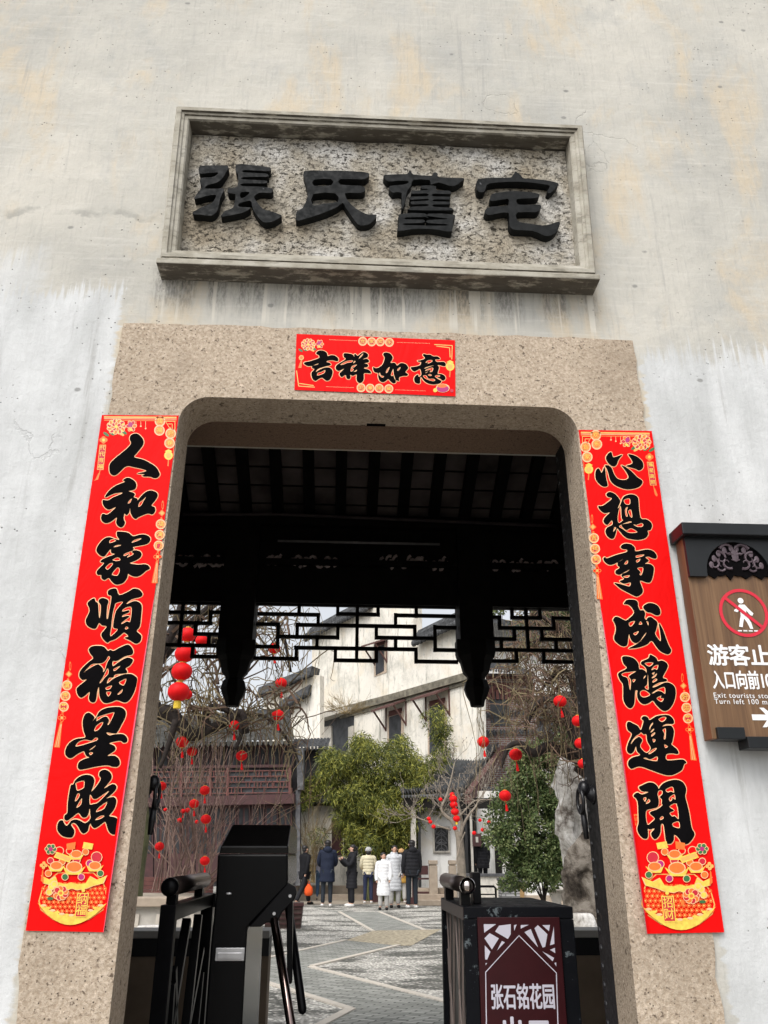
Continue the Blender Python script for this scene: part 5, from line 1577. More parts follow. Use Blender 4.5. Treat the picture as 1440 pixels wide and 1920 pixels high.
# ---- two storey wooden house at the left
Lh = Plane(at(480, 1650, 26.5), R(-84))
wh = thing('wooden_house', 'two storey dark red wooden house with lattice balcony behind the bare shrub', 'house', tuple(Lh.q(470, 1670)))
mb = MB(); Lh.prism(mb, [(200,1390),(556,1390),(556,1662),(200,1662)], 0, 0.4); mb.build('wall', MT['darkgrey'], wh)
mb = MB(); Lh.prism(mb, [(200,1500),(556,1490),(556,1508),(200,1516)], 0.5, 0.55); mb.build('balcony_beam', MT['maroonwood'], wh)
mb = MB(); Lh.prism(mb, [(200,1440),(548,1436),(548,1441),(200,1445)], 0.5, 0.08); bal = mb.build('balcony_rail', MT['maroonwood'], wh)
mb = MB(); Lh.prism(mb, [(200,1452),(546,1446),(546,1490),(200,1498)], 0.40, 0.03); mb.build('backing', MT['shutter'], bal)
mb = MB()
rnd = random.Random(12)
for k in range(5):
    y = 1449+k*10.2
    Lh.prism(mb, [(200,y+1),(546,y-3),(546,y-1),(200,y+3)], 0.47, 0.04)
for i in range(58):
    x = 205+i*6
    k = rnd.randint(0, 3)
    y0 = 1449+k*10
    Lh.prism(mb, [(x,y0),(x+1.8,y0),(x+1.8,y0+11),(x,y0+11)], 0.46, 0.04)
    k = (k+2) % 4; y0 = 1449+k*10
    Lh.prism(mb, [(x+3,y0),(x+4.8,y0),(x+4.8,y0+11),(x+3,y0+11)], 0.46, 0.04)
for x in (236, 290, 344, 398, 430, 545):
    Lh.prism(mb, [(x,1438),(x+5,1438),(x+5,1500),(x,1500)], 0.49, 0.08)
mb.build('balcony_lattice', MT['redwood'], wh)
for i in range(13):
    x = 216+i*26
    mb = MB(); Lh.prism(mb, [(x,1398),(x+24,1398),(x+24,1440),(x,1440)], 0.06, 0.06); f = mb.build('window', MT['maroonwood'], wh)
    mb = MB(); Lh.prism(mb, [(x+3,1402),(x+10,1402),(x+10,1438),(x+3,1438)], 0.08, 0.02); Lh.prism(mb, [(x+14,1402),(x+21,1402),(x+21,1438),(x+14,1438)], 0.08, 0.02); mb.build('pane', MT['pane'], f)
for i in range(13):
    x = 212+i*26
    mb = MB(); Lh.prism(mb, [(x,1510),(x+24,1510),(x+24,1652),(x,1652)], 0.06, 0.06); f = mb.build('door_panel', MT['maroonwood'], wh)
    mb = MB()
    for a in (3, 14):
        Lh.prism(mb, [(x+a,1516),(x+a+7,1516),(x+a+7,1546),(x+a,1546)], 0.08, 0.02)
        Lh.prism(mb, [(x+a,1550),(x+a+7,1550),(x+a+7,1600),(x+a,1600)], 0.08, 0.02)
    mb.build('pane', MT['pane'], f)
mb = MB(); tiled(mb, Lh.q(205,1318,-5), Lh.q(500,1296,-5), Lh.q(560,1396,0.9), Lh.q(180,1404,0.9), 40, 0.06); mb.build('roof', MT['tilelight'], wh)
mb = MB(); mb.bar(Lh.q(200,1316,-5), Lh.q(502,1293,-5), 0.3, 0.35); mb.build('roof_ridge', MT['tile'], wh)
mb = MB(); Lh.prism(mb, [(558,1404),(571,1404),(571,1482),(560,1482)], 0.3, 0.3); Lh.prism(mb, [(556,1482),(564,1482),(564,1660),(556,1660)], 0.2, 0.3); mb.build('end_pier', MT['greywood'], wh)
# ---- stepped white end wall far behind at the left
Sh = Plane(at(540, 1400, 36), R(-62))
sw = thing('stepped_wall', 'white stepped gable wall with dark tiled copings behind the willow at left', 'wall', tuple(Sh.q(540, 1600)))
mb = MB(); Sh.prism(mb, [(494,1302),(586,1266),(600,1266),(600,1640),(494,1640)], 0, 0.4); mb.build('wall', MT['oldwhite'], sw)
for a, b in (((488,1308),(588,1268)), ((528,1334),(584,1303))):
    mb = MB()
    A, B_ = Sh.q(*a), Sh.q(*b)
    mb.prism([A+Sh.n*.35, B_+Sh.n*.35, B_+Sh.n*.2+Vector((0,0,.45)), A+Sh.n*.2+Vector((0,0,.45))], -Sh.n*0.8)
    for k in range(9):
        mb.ell(A.lerp(B_, (k+.5)/9)+Sh.n*.36, (0.14,0.14,0.12), 8, 5)
    mb.build('coping', MT['tile'], sw)
# ---- pavilion at the right
pv = thing('pavilion', 'white walled pavilion with sweeping grey tile roof behind the magnolia', 'pavilion', tuple(at(830, 1640, 27.2)))
PA, PB_, PC, PD = at(826,1417,33.8), at(942,1392,33.8), at(868,1488,25.8), at(752,1492,25.8)
mb = MB(); tiled(mb, PA, PB_, PC, PD, 20, 0.17, 8); mb.build('roof', MT['pavtile'], pv)
mb = MB(); mb.bar(PA+Vector((-.2,0,.1)), PB_+Vector((.2,0,.1)), 0.25, 0.3); mb.build('roof_ridge', MT['tile'], pv)
mb = MB(); mb.prism([PB_+Vector((.05,0,-.05)), PC+Vector((.05,0,-.05)), PC+Vector((.05,0,-.32)), PB_+Vector((.05,0,-.38))], (0.22, 0, 0)); mb.prism([PB_+Vector((.28,0,.0)), PC+Vector((.28,0,.0)), PC+Vector((.05,0,-.02)), PB_+Vector((.05,0,-.02))], (0,0,.05)); mb.build('barge_board', MT['hoodwood'], pv)
mb = MB(); a, b = at(757,1494,25.95), at(940,1488,25.95); mb.box((a.x, 25.95, a.z-0.35), (b.x+2.5, 26.15, a.z-0.02)); mb.build('eave_beam', MT['darkwood'], pv)
mb = MB(); a, b = at(783,1500,26.8), at(868,1640,26.8); mb.box((a.x, 26.8, 0.0), (b.x, 27.1, a.z+0.3)); mb.build('wall', MT['cleanwhite'], pv)
mb = MB(); a, b = at(893,1500,26.8), at(1075,1640,26.8); mb.box((a.x, 26.82, 0.0), (b.x+2, 27.1, a.z+0.3)); mb.build('wall', MT['cleanwhite'], pv)
mb = MB(); a, b = at(760,1500,27.1), at(1075,1640,27.1); mb.box((a.x, 27.8, 0.0), (b.x+2, 28, a.z+0.5)); mb.build('inner_wall', MT['shutter'], pv)
for x0, x1, m_ in ((770,781,'palestone'),(783,790,'blackband'),(870,879,'blackband'),(880,889,'palestone'),(920,926,'greywood'),(943,949,'greywood')):
    mb = MB(); a, b = at(x0,1506,26.05), at(x1,1640,26.05); mb.box((a.x, 26.05, 0.0), (b.x, 26.05+b.x-a.x, a.z)); mb.build('column', MT[m_], pv)
for x0, x1 in ((926,942),(952,962)):
    mb = MB(); a, b = at(x0,1560,26.78), at(x1,1642,26.78); mb.box((a.x, 26.77, 0.3), (b.x, 26.82, a.z)); mb.build('door', MT['darkwood'], pv)
mb = MB(); a, b = at(811,1549,26.78), at(844,1599,26.78); ringmesh(a.x, b.x, b.z, a.z, [(0,26.8),(0,26.72),(0.05,26.7),(0.06,26.76)]).build('window', MT['palestone'], pv)
wob_ = pv.children[-1]
mb = MB(); mb.box((a.x+.05, 26.775, b.z+.05), (b.x-.05, 26.785, a.z-.05)); mb.build('dark_opening', MT['blackband'], wob_)
mb = MB()
cx, cz = (a.x+b.x)/2, (a.z+b.z)/2
for k in range(3):
    zc = b.z+(a.z-b.z)*(k+.5)/3
    for s_ in (-1, 1):
        pts = [(cx+s_*0.20*math.sin(t), 26.75, zc+0.13*math.cos(t*1.3)) for t in [i*0.4 for i in range(9)]]
        mb.tube(pts, 0.022, 4)
    mb.tube([(cx-0.18,26.75,zc-.13),(cx,26.75,zc+.02),(cx+.18,26.75,zc-.13)], 0.02, 4)
mb.tube([(cx,26.75,b.z+.03),(cx,26.75,a.z-.03)], 0.018, 4)
mb.build('tracery', MT['greywood'], wob_)
mb = MB(); a = at(885,1563,26); b = at(902,1587,26); mb.box((a.x, 25.9, b.z), (b.x, 25.98, a.z))
sgn = tag(mb.build('hanging_sign', MT['maroonwood']), 'small maroon board hanging at the pavilion entrance', 'sign')
mb = MB(); mb.box((a.x+.1, 25.895, b.z+.12), (b.x-.1, 25.899, a.z-.1)); mb.build('paper_label', MT['palestone'], sgn)
# terrace wall in front of it
tw = thing('terrace_wall', 'low cream terrace wall with dark coping in front of the pavilion', 'wall', tuple(at(930, 1690, 25.1)))
a, b = at(848,1638,25.2), at(1000,1692,25.2)
mb = MB(); mb.box((a.x, 25.2, -0.02), (b.x, 25.6, a.z-0.08)); mb.build('plaster', MT['oldwhite'], tw)
mb = MB(); mb.box((a.x-.05, 25.13, a.z-0.08), (b.x+.05, 25.65, a.z)); mb.build('coping', MT['greywood'], tw)
tw2 = thing('garden_wall', 'low white garden wall with black band behind the stone table', 'wall', tuple(at(1050, 1690, 23)))
a, b = at(985,1633,22.9), at(1130,1700,22.9)
mb = MB(); mb.box((a.x, 22.9, 0.35), (b.x, 23.2, a.z-0.22)); mb.build('plaster', MT['cleanwhite'], tw2)
mb = MB(); mb.box((a.x-.02, 22.86, a.z-0.22), (b.x, 23.24, a.z)); mb.build('dark_band', MT['blackband'], tw2)
mb = MB(); mb.box((a.x-.02, 22.84, -0.02), (b.x, 23.26, 0.35)); mb.build('stone_base', MT['stonepost'], tw2)
# roofs and brick house behind, right
bk = thing('brick_house', 'dark red brick house with arched window behind the right hanging post', 'house', tuple(at(940, 1500, 33)))
a, b = at(885,1262,33), at(1010,1420,33)
mb = MB(); mb.box((a.x, 33, 0), (b.x, 36, a.z)); mb.build('wall', MT['redbrick'], bk)
mb = MB()
for k in range(3):
    z = a.z-0.15-k*0.28
    mb.box((a.x-.03, 32.9+0.02*k, z-0.10), (b.x+.03, 33.0, z))
for k in range(14):
    x = a.x+(b.x-a.x)*(k+.5)/14
    mb.box((x-.07, 32.88, a.z-1.15), (x+.07, 32.999, a.z-0.75))
mb.build('brick_cornice', MT['redwood'], bk)
c = at(936, 1308, 32.95)
r_ = c.x-at(912,1308,32.95).x
lo_ = [[Vector((c.x+q*math.cos(math.pi*k/16), c.z+q*math.sin(math.pi*k/16))) for k in range(17)] for q in (r_, r_*0.72)]
me = fill_mesh([lo_[0]+lo_[1][::-1]], 32.86, 0.14); me.materials.append(MT['redwood']); aw = link('arched_window', me, bk)
me = fill_mesh([lo_[1]+[Vector((c.x-r_*.72, c.z-1.2)), Vector((c.x+r_*.72, c.z-1.2))]], 32.97, 0.02); me.materials.append(MT['shutter']); link('pane', me, aw)
mb = MB(); tiled(mb, at(900,1236,35.5), at(962,1246,35.5), at(1004,1266,32.2), at(892,1252,32.2), 22, 0.06); mb.build('roof', MT['tile'], bk)
rh = thing('rear_house', 'white rear house under grey tiled roofs seen through the right lattice', 'house', tuple(at(960, 1500, 38)))
a, b = at(890,1195,38), at(1100,1440,38)
mb = MB(); mb.box((a.x, 38, 0), (b.x, 40, a.z)); mb.build('wall', MT['cleanwhite'], rh)
mb = MB(); tiled(mb, at(905,1163,41), at(957,1176,41), at(967,1204,37), at(890,1198,37), 22, 0.07); mb.build('roof', MT['tilelight'], rh)
mb = MB(); tiled(mb, at(955,1174,41), at(1060,1140,41), at(1070,1190,37), at(960,1206,37), 26, 0.07); mb.build('roof', MT['tilelight'], rh)
mb = MB(); mb.bar(at(900,1160,41), at(957,1174,41), 0.3, 0.5); mb.bar(at(957,1174,41), at(1062,1138,41), 0.3, 0.5); mb.build('roof_ridge', MT['tile'], rh)
ew = thing('eave_wall', 'white wall bands under stacked grey tile eaves above the pavilion', 'wall', tuple(at(950, 1430, 33.5)))
a, b = at(889,1318,33.6), at(1090,1500,33.6)
mb = MB(); mb.box((a.x, 33.6, 0), (b.x, 34.0, a.z)); mb.build('wall', MT['cleanwhite'], ew)
for (x0,y0,x1,y1,x2,y2,x3,y3) in ((905,1318,1080,1296,1085,1330,894,1344),(892,1352,1085,1338,1090,1372,882,1376)):
    mb = MB(); tiled(mb, at(x0,y0,33.8), at(x1,y1,33.8), at(x2,y2,32.9), at(x3,y3,32.9), 34, 0.06); mb.build('eave', MT['tile'], ew)
mb = MB(); a2, b2 = at(890,1396,33.55), at(1090,1380,33.55); mb.bar(a2, b2, 0.12, 0.14); mb.bar(a2-Vector((0,0,.3)), b2-Vector((0,0,.3)), 0.1, 0.1); mb.build('moulding', MT['greywood'], ew)
# ---- low garden edges at the back, and stone beds at the left
ge = thing('garden_edge', 'low tan stone ledge edging the planting bed behind the visitors', 'kerb wall', tuple(gnd(650, 1690)))
a, b = gnd(500,1688), gnd(800,1688)
mb = MB(); mb.box((a.x, a.y, -0.01), (b.x, a.y+0.35, 0.18)); mb.build('lower_step', MT['stonepost'], ge, bevel=0.02)
mb = MB(); mb.box((a.x, a.y+0.9, -0.01), (b.x, a.y+1.3, 0.42)); mb.build('upper_step', MT['stonepost'], ge, bevel=0.02)
bd = thing('planter_bed', 'pale stone panelled planting bed at the foot of the bare shrub', 'planter', tuple(at(280, 1750, 11)))
a, b = at(150,1700,11.2), at(398,1752,11.2)
mb = MB(); mb.box((a.x, 11.2, 0), (b.x, 14.2, a.z)); mb.build('body', MT['palestone'], bd)
mb = MB(); mb.box((a.x-.04, 11.1, a.z), (b.x+.04, 11.45, a.z+0.13)); mb.build('rim', MT['stonepost'], bd, bevel=0.015)
mb = MB()
for k in range(4):
    x0 = a.x+0.15+k*(b.x-a.x)/4
    mb.box((x0, 11.17, 0.12), (x0+(b.x-a.x)/4-0.25, 11.199, a.z-0.1))
mb.build('panel', MT['kerb'], bd, bevel=0.01)
mb = MB(); c0, c1 = at(150,1683,13.2), at(398,1650,13.2); mb.box((c0.x, 13.0, a.z), (c1.x, 14.4, c0.z+0.03)); mb.build('upper_tier', MT['slab'], bd, bevel=0.02)
mb = MB()
for k in range(5):
    z = at(300,1684-k*8,15).z
    mb.box((at(200,1650,15).x, 15, z), (at(400,1650,15).x, 15.1, z+0.07))
tag(mb.build('plank_edging', MT['redwood']), 'brown plank edging stacked behind the bare shrub', 'edging')
# =================================================================== trees, shrubs, rocks
MT['bark'] = plain('dark_wet_bark', (0.022,0.015,0.012), 0.9, var=0.5, scale=14, bump=0.8)
MT['twig'] = plain('olive_twig', (0.165,0.128,0.068), 0.85, var=0.5, scale=1.2)
MT['twigdark'] = plain('brown_twig', (0.115,0.07,0.045), 0.85, var=0.4, scale=1.5)
MT['stem'] = plain('pinkish_bare_stem', (0.19,0.125,0.10), 0.85, var=0.4, scale=2)
MT['greybark'] = plain('grey_bark', (0.26,0.22,0.175), 0.9, var=0.3, scale=7, bump=0.5)
MT['mossbark'] = plain('mossy_bark', (0.10,0.105,0.05), 0.95, var=0.4, scale=8)
def leaf_mat(name, lo, mid, hi, sc):
    m = NT(name, 0.55, spec=0.3)
    oi = m.N('ShaderNodeNewGeometry').outputs['Random Per Island']
    n = m.noise(sc, detail=3)
    f = m.math('ADD', m.math('MULTIPLY', oi, 0.55), m.math('MULTIPLY', n, 0.5))
    m.col(m.ramp(f, [(0.25, lo), (0.5, mid), (0.8, hi)]))
    m.b.inputs['Transmission Weight'].default_value = 0.0
    return m.mat
MT['bambooleaf'] = leaf_mat('bamboo_leaf', (0.026,0.040,0.010), (0.10,0.12,0.022), (0.33,0.32,0.06), 0.6)
MT['shrubleaf'] = leaf_mat('evergreen_leaf', (0.035,0.06,0.018), (0.085,0.125,0.04), (0.22,0.25,0.10), 1.5)
MT['farleaf'] = leaf_mat('far_leaf', (0.03,0.045,0.015), (0.06,0.085,0.03), (0.13,0.15,0.05), 0.7)
def leaf(mb, p, d, n, L, Wd):
    d = d.normalized(); s_ = d.cross(n)
    if s_.length < 1e-3: s_ = d.cross(Vector((1,0,0.3)))
    s_.normalize()
    q = p+d*L*.45
    mb.raw([p, q+s_*Wd/2, p+d*L, q-s_*Wd/2], [(0,1,2,3)])
def rv(r):
    while True:
        v = Vector((r.uniform(-1,1), r.uniform(-1,1), r.uniform(-1,1)))
        if 0.02 < v.length < 1: return v
# ---- weeping scholar tree, left
def limb(mb, pix, Y, radii, sub=4, n=8):
    pts = [at(a, b, Y+(c if len(q) > 2 else 0)) for q in pix for a, b, c in [(*q, 0)[:3]]]
    sp = spline(pts, sub, False)
    m = len(sp)
    rr_ = [radii[0]+(radii[-1]-radii[0])*i/(m-1) for i in range(m)]
    mb.tube(sp, rr_, n)
    return sp
def droop(mb, p, r, rise, out, fall, rad, seg=9, az=None):
    a = r.uniform(0, 6.283) if az is None else az
    d = Vector((math.cos(a), math.sin(a), 0))
    pts = []
    wob = rv(r)*0.20
    for k in range(seg+1):
        t = k/seg
        x = out*(1-(1-min(t*1.7, 1))**2)
        z = rise*math.sin(min(t*2.2, 1.0)*math.pi/2)*1.0 - fall*max(0, t-0.22)**1.5*1.5
        pts.append(p + d*x + Vector((0,0,z)) + wob*math.sin(t*7+a) + rv(r)*0.03)
    mb.tube(pts, [max(rad*(1-0.75*k/seg), 0.004) for k in range(seg+1)], 3, caps=False)
    return pts
LTY = 11.0
lt = thing('weeping_tree', 'bare weeping tree with contorted limbs hung with lanterns at the left', 'tree', tuple(gnd(150, 1790)))
mb = MB()
limb(mb, [(120,1790),(150,1600),(190,1430),(240,1345),(300,1330)], LTY, [0.22, 0.15], 4, 9)
l1 = limb(mb, [(240,1345),(305,1335),(330,1350),(360,1378),(392,1368),(430,1352),(452,1335),(462,1375)], LTY, [0.15, 0.05])
l2 = limb(mb, [(392,1368),(384,1345),(400,1325),(440,1340),(452,1375),(440,1405)], LTY, [0.075, 0.03])
l3 = limb(mb, [(240,1345),(280,1260),(340,1190),(380,1150),(420,1120)], LTY+.5, [0.14, 0.05])
l4 = limb(mb, [(340,1190),(400,1200),(470,1180),(500,1160),(530,1190),(545,1260)], LTY+1, [0.08, 0.025])
l5 = limb(mb, [(330,1350),(315,1400),(300,1440)], LTY-.3, [0.06, 0.025])
l6 = limb(mb, [(452,1340),(500,1345),(545,1395),(560,1430)], LTY+.6, [0.04, 0.015])
l7 = limb(mb, [(280,1260),(330,1170),(350,1110),(400,1060)], LTY-.3, [0.10, 0.04])
mb.build('trunk', MT['bark'], lt, True)
r = random.Random(21)
mb = MB(); mb2 = MB()
for i in range(46):
    a_ = at(r.uniform(290, 560), r.uniform(1120, 1370), LTY+r.uniform(-.6, 1.8))
    droop(mb2, a_, r, r.uniform(.1,.5), r.uniform(.3,.9), r.uniform(.3,.9), r.uniform(.018,.034), 12)
allp = [p for l in (l1, l2, l3, l4, l6, l7) for p in l]
for i in range(250):
    p = r.choice(allp) + rv(r)*0.25
    droop(mb if r.random() < .75 else mb2, p, r, r.uniform(0.1,0.6), r.uniform(0.25,1.0), r.choice((.4,.5,.7,.8,1.0,1.5)), r.uniform(0.009,0.016))
for i in range(80):
    a_ = at(r.uniform(300, 575), r.uniform(1130, 1330), LTY+r.uniform(-.8, 2.2))
    droop(mb, a_, r, r.uniform(.05,.4), r.uniform(.2,.7), r.uniform(.5,1.6), r.uniform(.008,.013))
mb.build('drooping_twigs', MT['twig'], lt)
mb2.build('brown_twigs', MT['twigdark'], lt)
# ---- weeping tree, right
RTY = 10.0
rtx = thing('weeping_tree', 'bare weeping tree with a snaking limb beside the scholar rock at right', 'tree', tuple(gnd(1170, 1790)))
mb = MB()
limb(mb, [(1200,1800),(1180,1600),(1140,1480),(1085,1430)], RTY+.6, [0.2, 0.15], 4, 9)
k1 = limb(mb, [(1110,1440),(1070,1415),(1030,1400),(1000,1412),(975,1395),(955,1400),(946,1418),(940,1440)], RTY+.4, [0.11, 0.018])
k2_ = limb(mb, [(1110,1440),(1075,1380),(1060,1340),(1030,1310),(1000,1330),(985,1370)], RTY, [0.08, 0.03])
k3 = limb(mb, [(1090,1390),(1070,1270),(1040,1265),(1010,1300)], RTY+.8, [0.07, 0.02])
k4 = limb(mb, [(1110,1440),(1095,1260),(1050,1180),(1000,1150)], RTY+1.2, [0.10, 0.03])
k5 = limb(mb, [(1050,1180),(1010,1200),(960,1250)], RTY+1.2, [0.05, 0.015])
mb.build('trunk', MT['bark'], rtx, True)
r = random.Random(5)
mb = MB(); mb2 = MB()
allp = [p for l in (k2_, k3, k4, k5) for p in l if p.z > 2.0]
for i in range(330):
    p = r.choice(allp) + rv(r)*0.3
    droop(mb2 if r.random() < .6 else mb, p, r, r.uniform(0.05,0.35), r.uniform(0.15,0.7), r.uniform(0.3,0.95), r.uniform(0.008,0.014))
for i in range(120):
    a_ = at(r.gauss(1025, 35), r.uniform(1140, 1330), RTY+r.uniform(.2, 2))
    droop(mb2 if r.random() < .55 else mb, a_, r, r.uniform(.05,.3), r.uniform(.1,.5), r.uniform(.5,1.3), r.uniform(.007,.012))
for i in range(16):
    a_ = at(r.uniform(890, 1040), r.uniform(1230, 1340), RTY+r.uniform(0, 1.6))
    droop(mb, a_, r, r.uniform(.1,.4), r.uniform(.1,.4), r.uniform(1.4,2.2), r.uniform(.008,.012))
mb.build('drooping_twigs', MT['twig'], rtx)
mb2.build('brown_twigs', MT['twigdark'], rtx)
# ---- bare shrub, left
BSY = 14.0
bs = thing('bare_shrub', 'large bare shrub of many thin pinkish stems behind the turnstile', 'shrub', tuple(at(335, 1680, BSY)))
mb = MB(); r = random.Random(9)
base = at(338, 1672, BSY); 
def stem(p, d, L, rad, depth):
    pts = [p]
    seg = 7
    for k in range(seg):
        d = (d + rv(r)*0.10 + Vector((0,0,0.02))).normalized()
        pts.append(pts[-1]+d*L/seg)
    mb.tube(pts, [max(rad*(1-.7*k/seg), .0035) for k in range(seg+1)], 3, caps=False)
    if depth > 0:
        for k in range(r.randint(2, 4)):
            i = r.randint(2, seg-1)
            stem(pts[i], (d+rv(r)*0.75).normalized(), L*r.uniform(.35,.6), rad*.55, depth-1)
for i in range(46):
    a = r.uniform(0, 6.283); ln = abs(r.gauss(0, .66))
    d = Vector((math.cos(a)*ln*1.1+0.06, math.sin(a)*ln, 1)).normalized()
    stem(base+Vector((r.uniform(-.5,.5), r.uniform(-.5,.5), 0)), d, r.uniform(1.2, 2.7), r.uniform(.011,.020), 2 if i % 2 else 1)
mb.build('stems', MT['stem'], bs)
mp = thing('mossy_trunk', 'short leaning mossy trunk partly hidden by the left door jamb', 'tree trunk', tuple(at(268, 1690, 11.9)))
mb = MB(); limb(mb, [(246,1700),(252,1640),(264,1560),(262,1500),(250,1430)], 11.9, [0.17, 0.11], 4, 10); mb.build('trunk', MT['mossbark'], mp, True)
# ---- bamboo
bm = thing('bamboo_clump', 'tall leafy bamboo clump arching in front of the white house', 'bamboo', tuple(gnd(722, 1692)))
BMY = 27.3
r = random.Random(33)
mb = MB()
root = at(735, 1680, BMY)
tips = []
for i in range(46):
    bx = root + Vector((r.uniform(-.9,.7), r.uniform(-.5,.6), 0)); bx.z = 0
    tx = r.uniform(592, 812)
    ty = 1385 + 30*abs((tx-705)/110)**2 + r.uniform(0, 60)
    tp = at(tx, ty, BMY+r.uniform(-1.0,1.0))
    mid = bx.lerp(tp, .55); mid.z += 0.9
    end = tp + Vector(((tp.x-bx.x)*.28, r.uniform(-.4,.3), -r.uniform(.3,1.4)))
    pts = spline([bx, mid, tp, end], 5, False)
    mb.tube(pts, [max(.035*(1-k/len(pts)), .006) for k in range(len(pts))], 4, caps=False)
    tips.append(pts)
mb.build('culms', plain('bamboo_culm', (0.13,0.14,0.05), 0.6), bm)
mb = MB()
def spray(c, rad, n, L0, L1):
    for k in range(n):
        p = c + rv(r)*rad
        d = Vector((r.uniform(-1,1), r.uniform(-1,.6), r.uniform(-1.5,.15)))
        leaf(mb, p, d, rv(r), r.uniform(L0, L1), r.uniform(.020,.032))
cent = []
for i in range(330):
    u = r.uniform(-1, 1); 
    px = 704+u*97
    top = 1392+38*u*u+ (14*math.sin(px*.09))
    bot = 1560-60*abs(u)**1.5 + (35 if 640 < px < 790 else -20)
    py = top + (bot-top)*r.random()**1.25
    cent.append((px, py, r.uniform(-1.3, .8)))
for i in range(150):
    cent.append((r.gauss(722, 40), r.uniform(1470, 1596), r.uniform(-1.0,.6)))
for i in range(50):
    cent.append((r.gauss(752, 22), r.uniform(1560, 1622), r.uniform(-.4,.6)))
for i in range(34):
    t = r.random(); cent.append((600-50*t+r.uniform(-8,8), 1470+28*t+r.uniform(-12,12), r.uniform(-.9,.1)))
for i in range(26):
    cent.append((r.uniform(800,838), r.uniform(1335,1440), r.uniform(-.3,.6)))
for px, py, dy in cent:
    c = at(px, py, BMY+dy)
    big = r.uniform(.20,.40)
    spray(c, big, int(110 if py < 1600 else 66), .14, .28)
mb.build('foliage', MT['bambooleaf'], bm)
# ---- evergreen shrub, right
es = thing('evergreen_shrub', 'rounded dense green shrub left of the pale scholar rock', 'shrub', tuple(at(1010, 1690, 15.5)))
r = random.Random(41)
mb = MB()
ESY = 15.5
b0 = at(1020, 1695, ESY)
for i in range(14):
    t = at(r.uniform(930,1060), r.uniform(1450,1600), ESY+r.uniform(-.5,.6))
    mb.tube(spline([b0, b0.lerp(t,.5)+rv(r)*.15, t], 4, False), [.04]+[.012]*8, 4, caps=False)
mb.build('branches', MT['bark'], es)
mb = MB()
def fol(px, py, dy, rad, n, L0, L1, ww):
    c = at(px, py, ESY+dy)
    for k in range(n):
        v = rv(r)
        v = v*(0.35+0.65*r.random())
        p = c+v*rad
        leaf(mb, p, (v+rv(r)*.9), rv(r), r.uniform(L0,L1), ww)
for i in range(430):
    py = r.uniform(1395, 1650)
    t = (py-1400)/240
    lo = 985-70*math.sin(min(t*1.15, 1)*math.pi*.62) if t < .75 else 938+(t-.75)*210
    px = r.uniform(lo, 1078)
    fol(px, py, r.uniform(-.55,.5), r.uniform(.12,.24), 80, .05, .10, .036)
for i in range(90):
    fol(r.uniform(945,1068), r.uniform(1590,1664), r.uniform(-.4,.3), .15, 60, .05, .09, .036)
mb.build('foliage', MT['shrubleaf'], es)
# ---- taller evergreen behind, top right
et = thing('evergreen_tree', 'dark evergreen tree high behind the right lattice', 'tree', tuple(gnd(1090, 1660)))
r = random.Random(43); mb = MB()
ETY = 19.0
mb2 = MB(); limb(mb2, [(1140,1700),(1110,1500),(1080,1250),(1050,1100)], ETY, [.2,.06], 4, 7)
for q in ((1000,1130),(935,1138),(1040,1060)):
    limb(mb2, [(1080,1250),((1080+q[0])/2,1150),q], ETY, [.05,.01], 3, 4)
mb2.build('trunk', MT['bark'], et)
for i in range(150):
    px, py = r.gauss(1055, 38), r.gauss(1130, 55)
    c = at(px, py, ETY+r.uniform(-.8,.8))
    for k in range(26):
        p = c+rv(r)*.35
        leaf(mb, p, rv(r)+Vector((0,0,-.3)), rv(r), r.uniform(.10,.18), .05)
for (a, b, n) in ((930,1142,9),(922,1150,5),(985,1140,9),(1000,1136,6)):
    for q in range(n):
        c = at(a+r.uniform(-14,14), b+r.uniform(-9,9), ETY)
        for k in range(9): leaf(mb, c+rv(r)*.15, rv(r)+Vector((0,0,-.5)), rv(r), r.uniform(.10,.17), .045)
for i in range(60):
    c = at(r.uniform(1040,1100), r.uniform(1330,1420), ETY-4+r.uniform(-.5,.5))
    for k in range(24): leaf(mb, c+rv(r)*.25, rv(r), rv(r), r.uniform(.08,.13), .045)
mb.build('foliage', MT['farleaf'], et)
# ---- magnolia with small lanterns
MGY = 23.3
mg = thing('magnolia_tree', 'bare budding magnolia with pale trunk and tiny red lanterns before the pavilion', 'tree', tuple(at(866, 1660, MGY)))
mb = MB(); r = random.Random(17)
limb(mb, [(867,1665),(864,1610),(862,1575),(858,1560)], MGY, [.14,.10], 4, 8)
m1 = limb(mb, [(858,1565),(848,1540),(836,1530),(828,1515),(838,1490),(846,1460),(852,1430)], MGY, [.07,.015])
m2 = limb(mb, [(862,1575),(866,1545),(862,1520),(858,1490),(862,1450)], MGY+.3, [.06,.012])
m3 = limb(mb, [(864,1570),(868,1550),(878,1530),(892,1512),(900,1500),(925,1500)], MGY-.2, [.05,.012])
m4 = limb(mb, [(845,1556),(820,1548),(800,1540),(775,1530),(757,1520)], MGY-.2, [.03,.01])
m5 = limb(mb, [(862,1530),(885,1505),(898,1498),(912,1480)], MGY+.2, [.03,.01])
limb(mb, [(860,1640),(857,1610),(864,1580),(872,1560)], MGY-.25, [.028,.02])
def mtwig(p, d, L, rad, depth):
    pts = [p]
    for k in range(4):
        d = (d+rv(r)*.28+Vector((0,0,.06))).normalized(); pts.append(pts[-1]+d*L/4)
    mb.tube(pts, [max(rad*(1-.6*k/4), .0045) for k in range(5)], 3, caps=False)
    mb.ell(pts[-1], (.012,.012,.026), 5, 3)
    if depth:
        for k in range(3):
            mtwig(pts[r.randint(1,4)], (d+rv(r)*.9).normalized(), L*.6, rad*.65, depth-1)
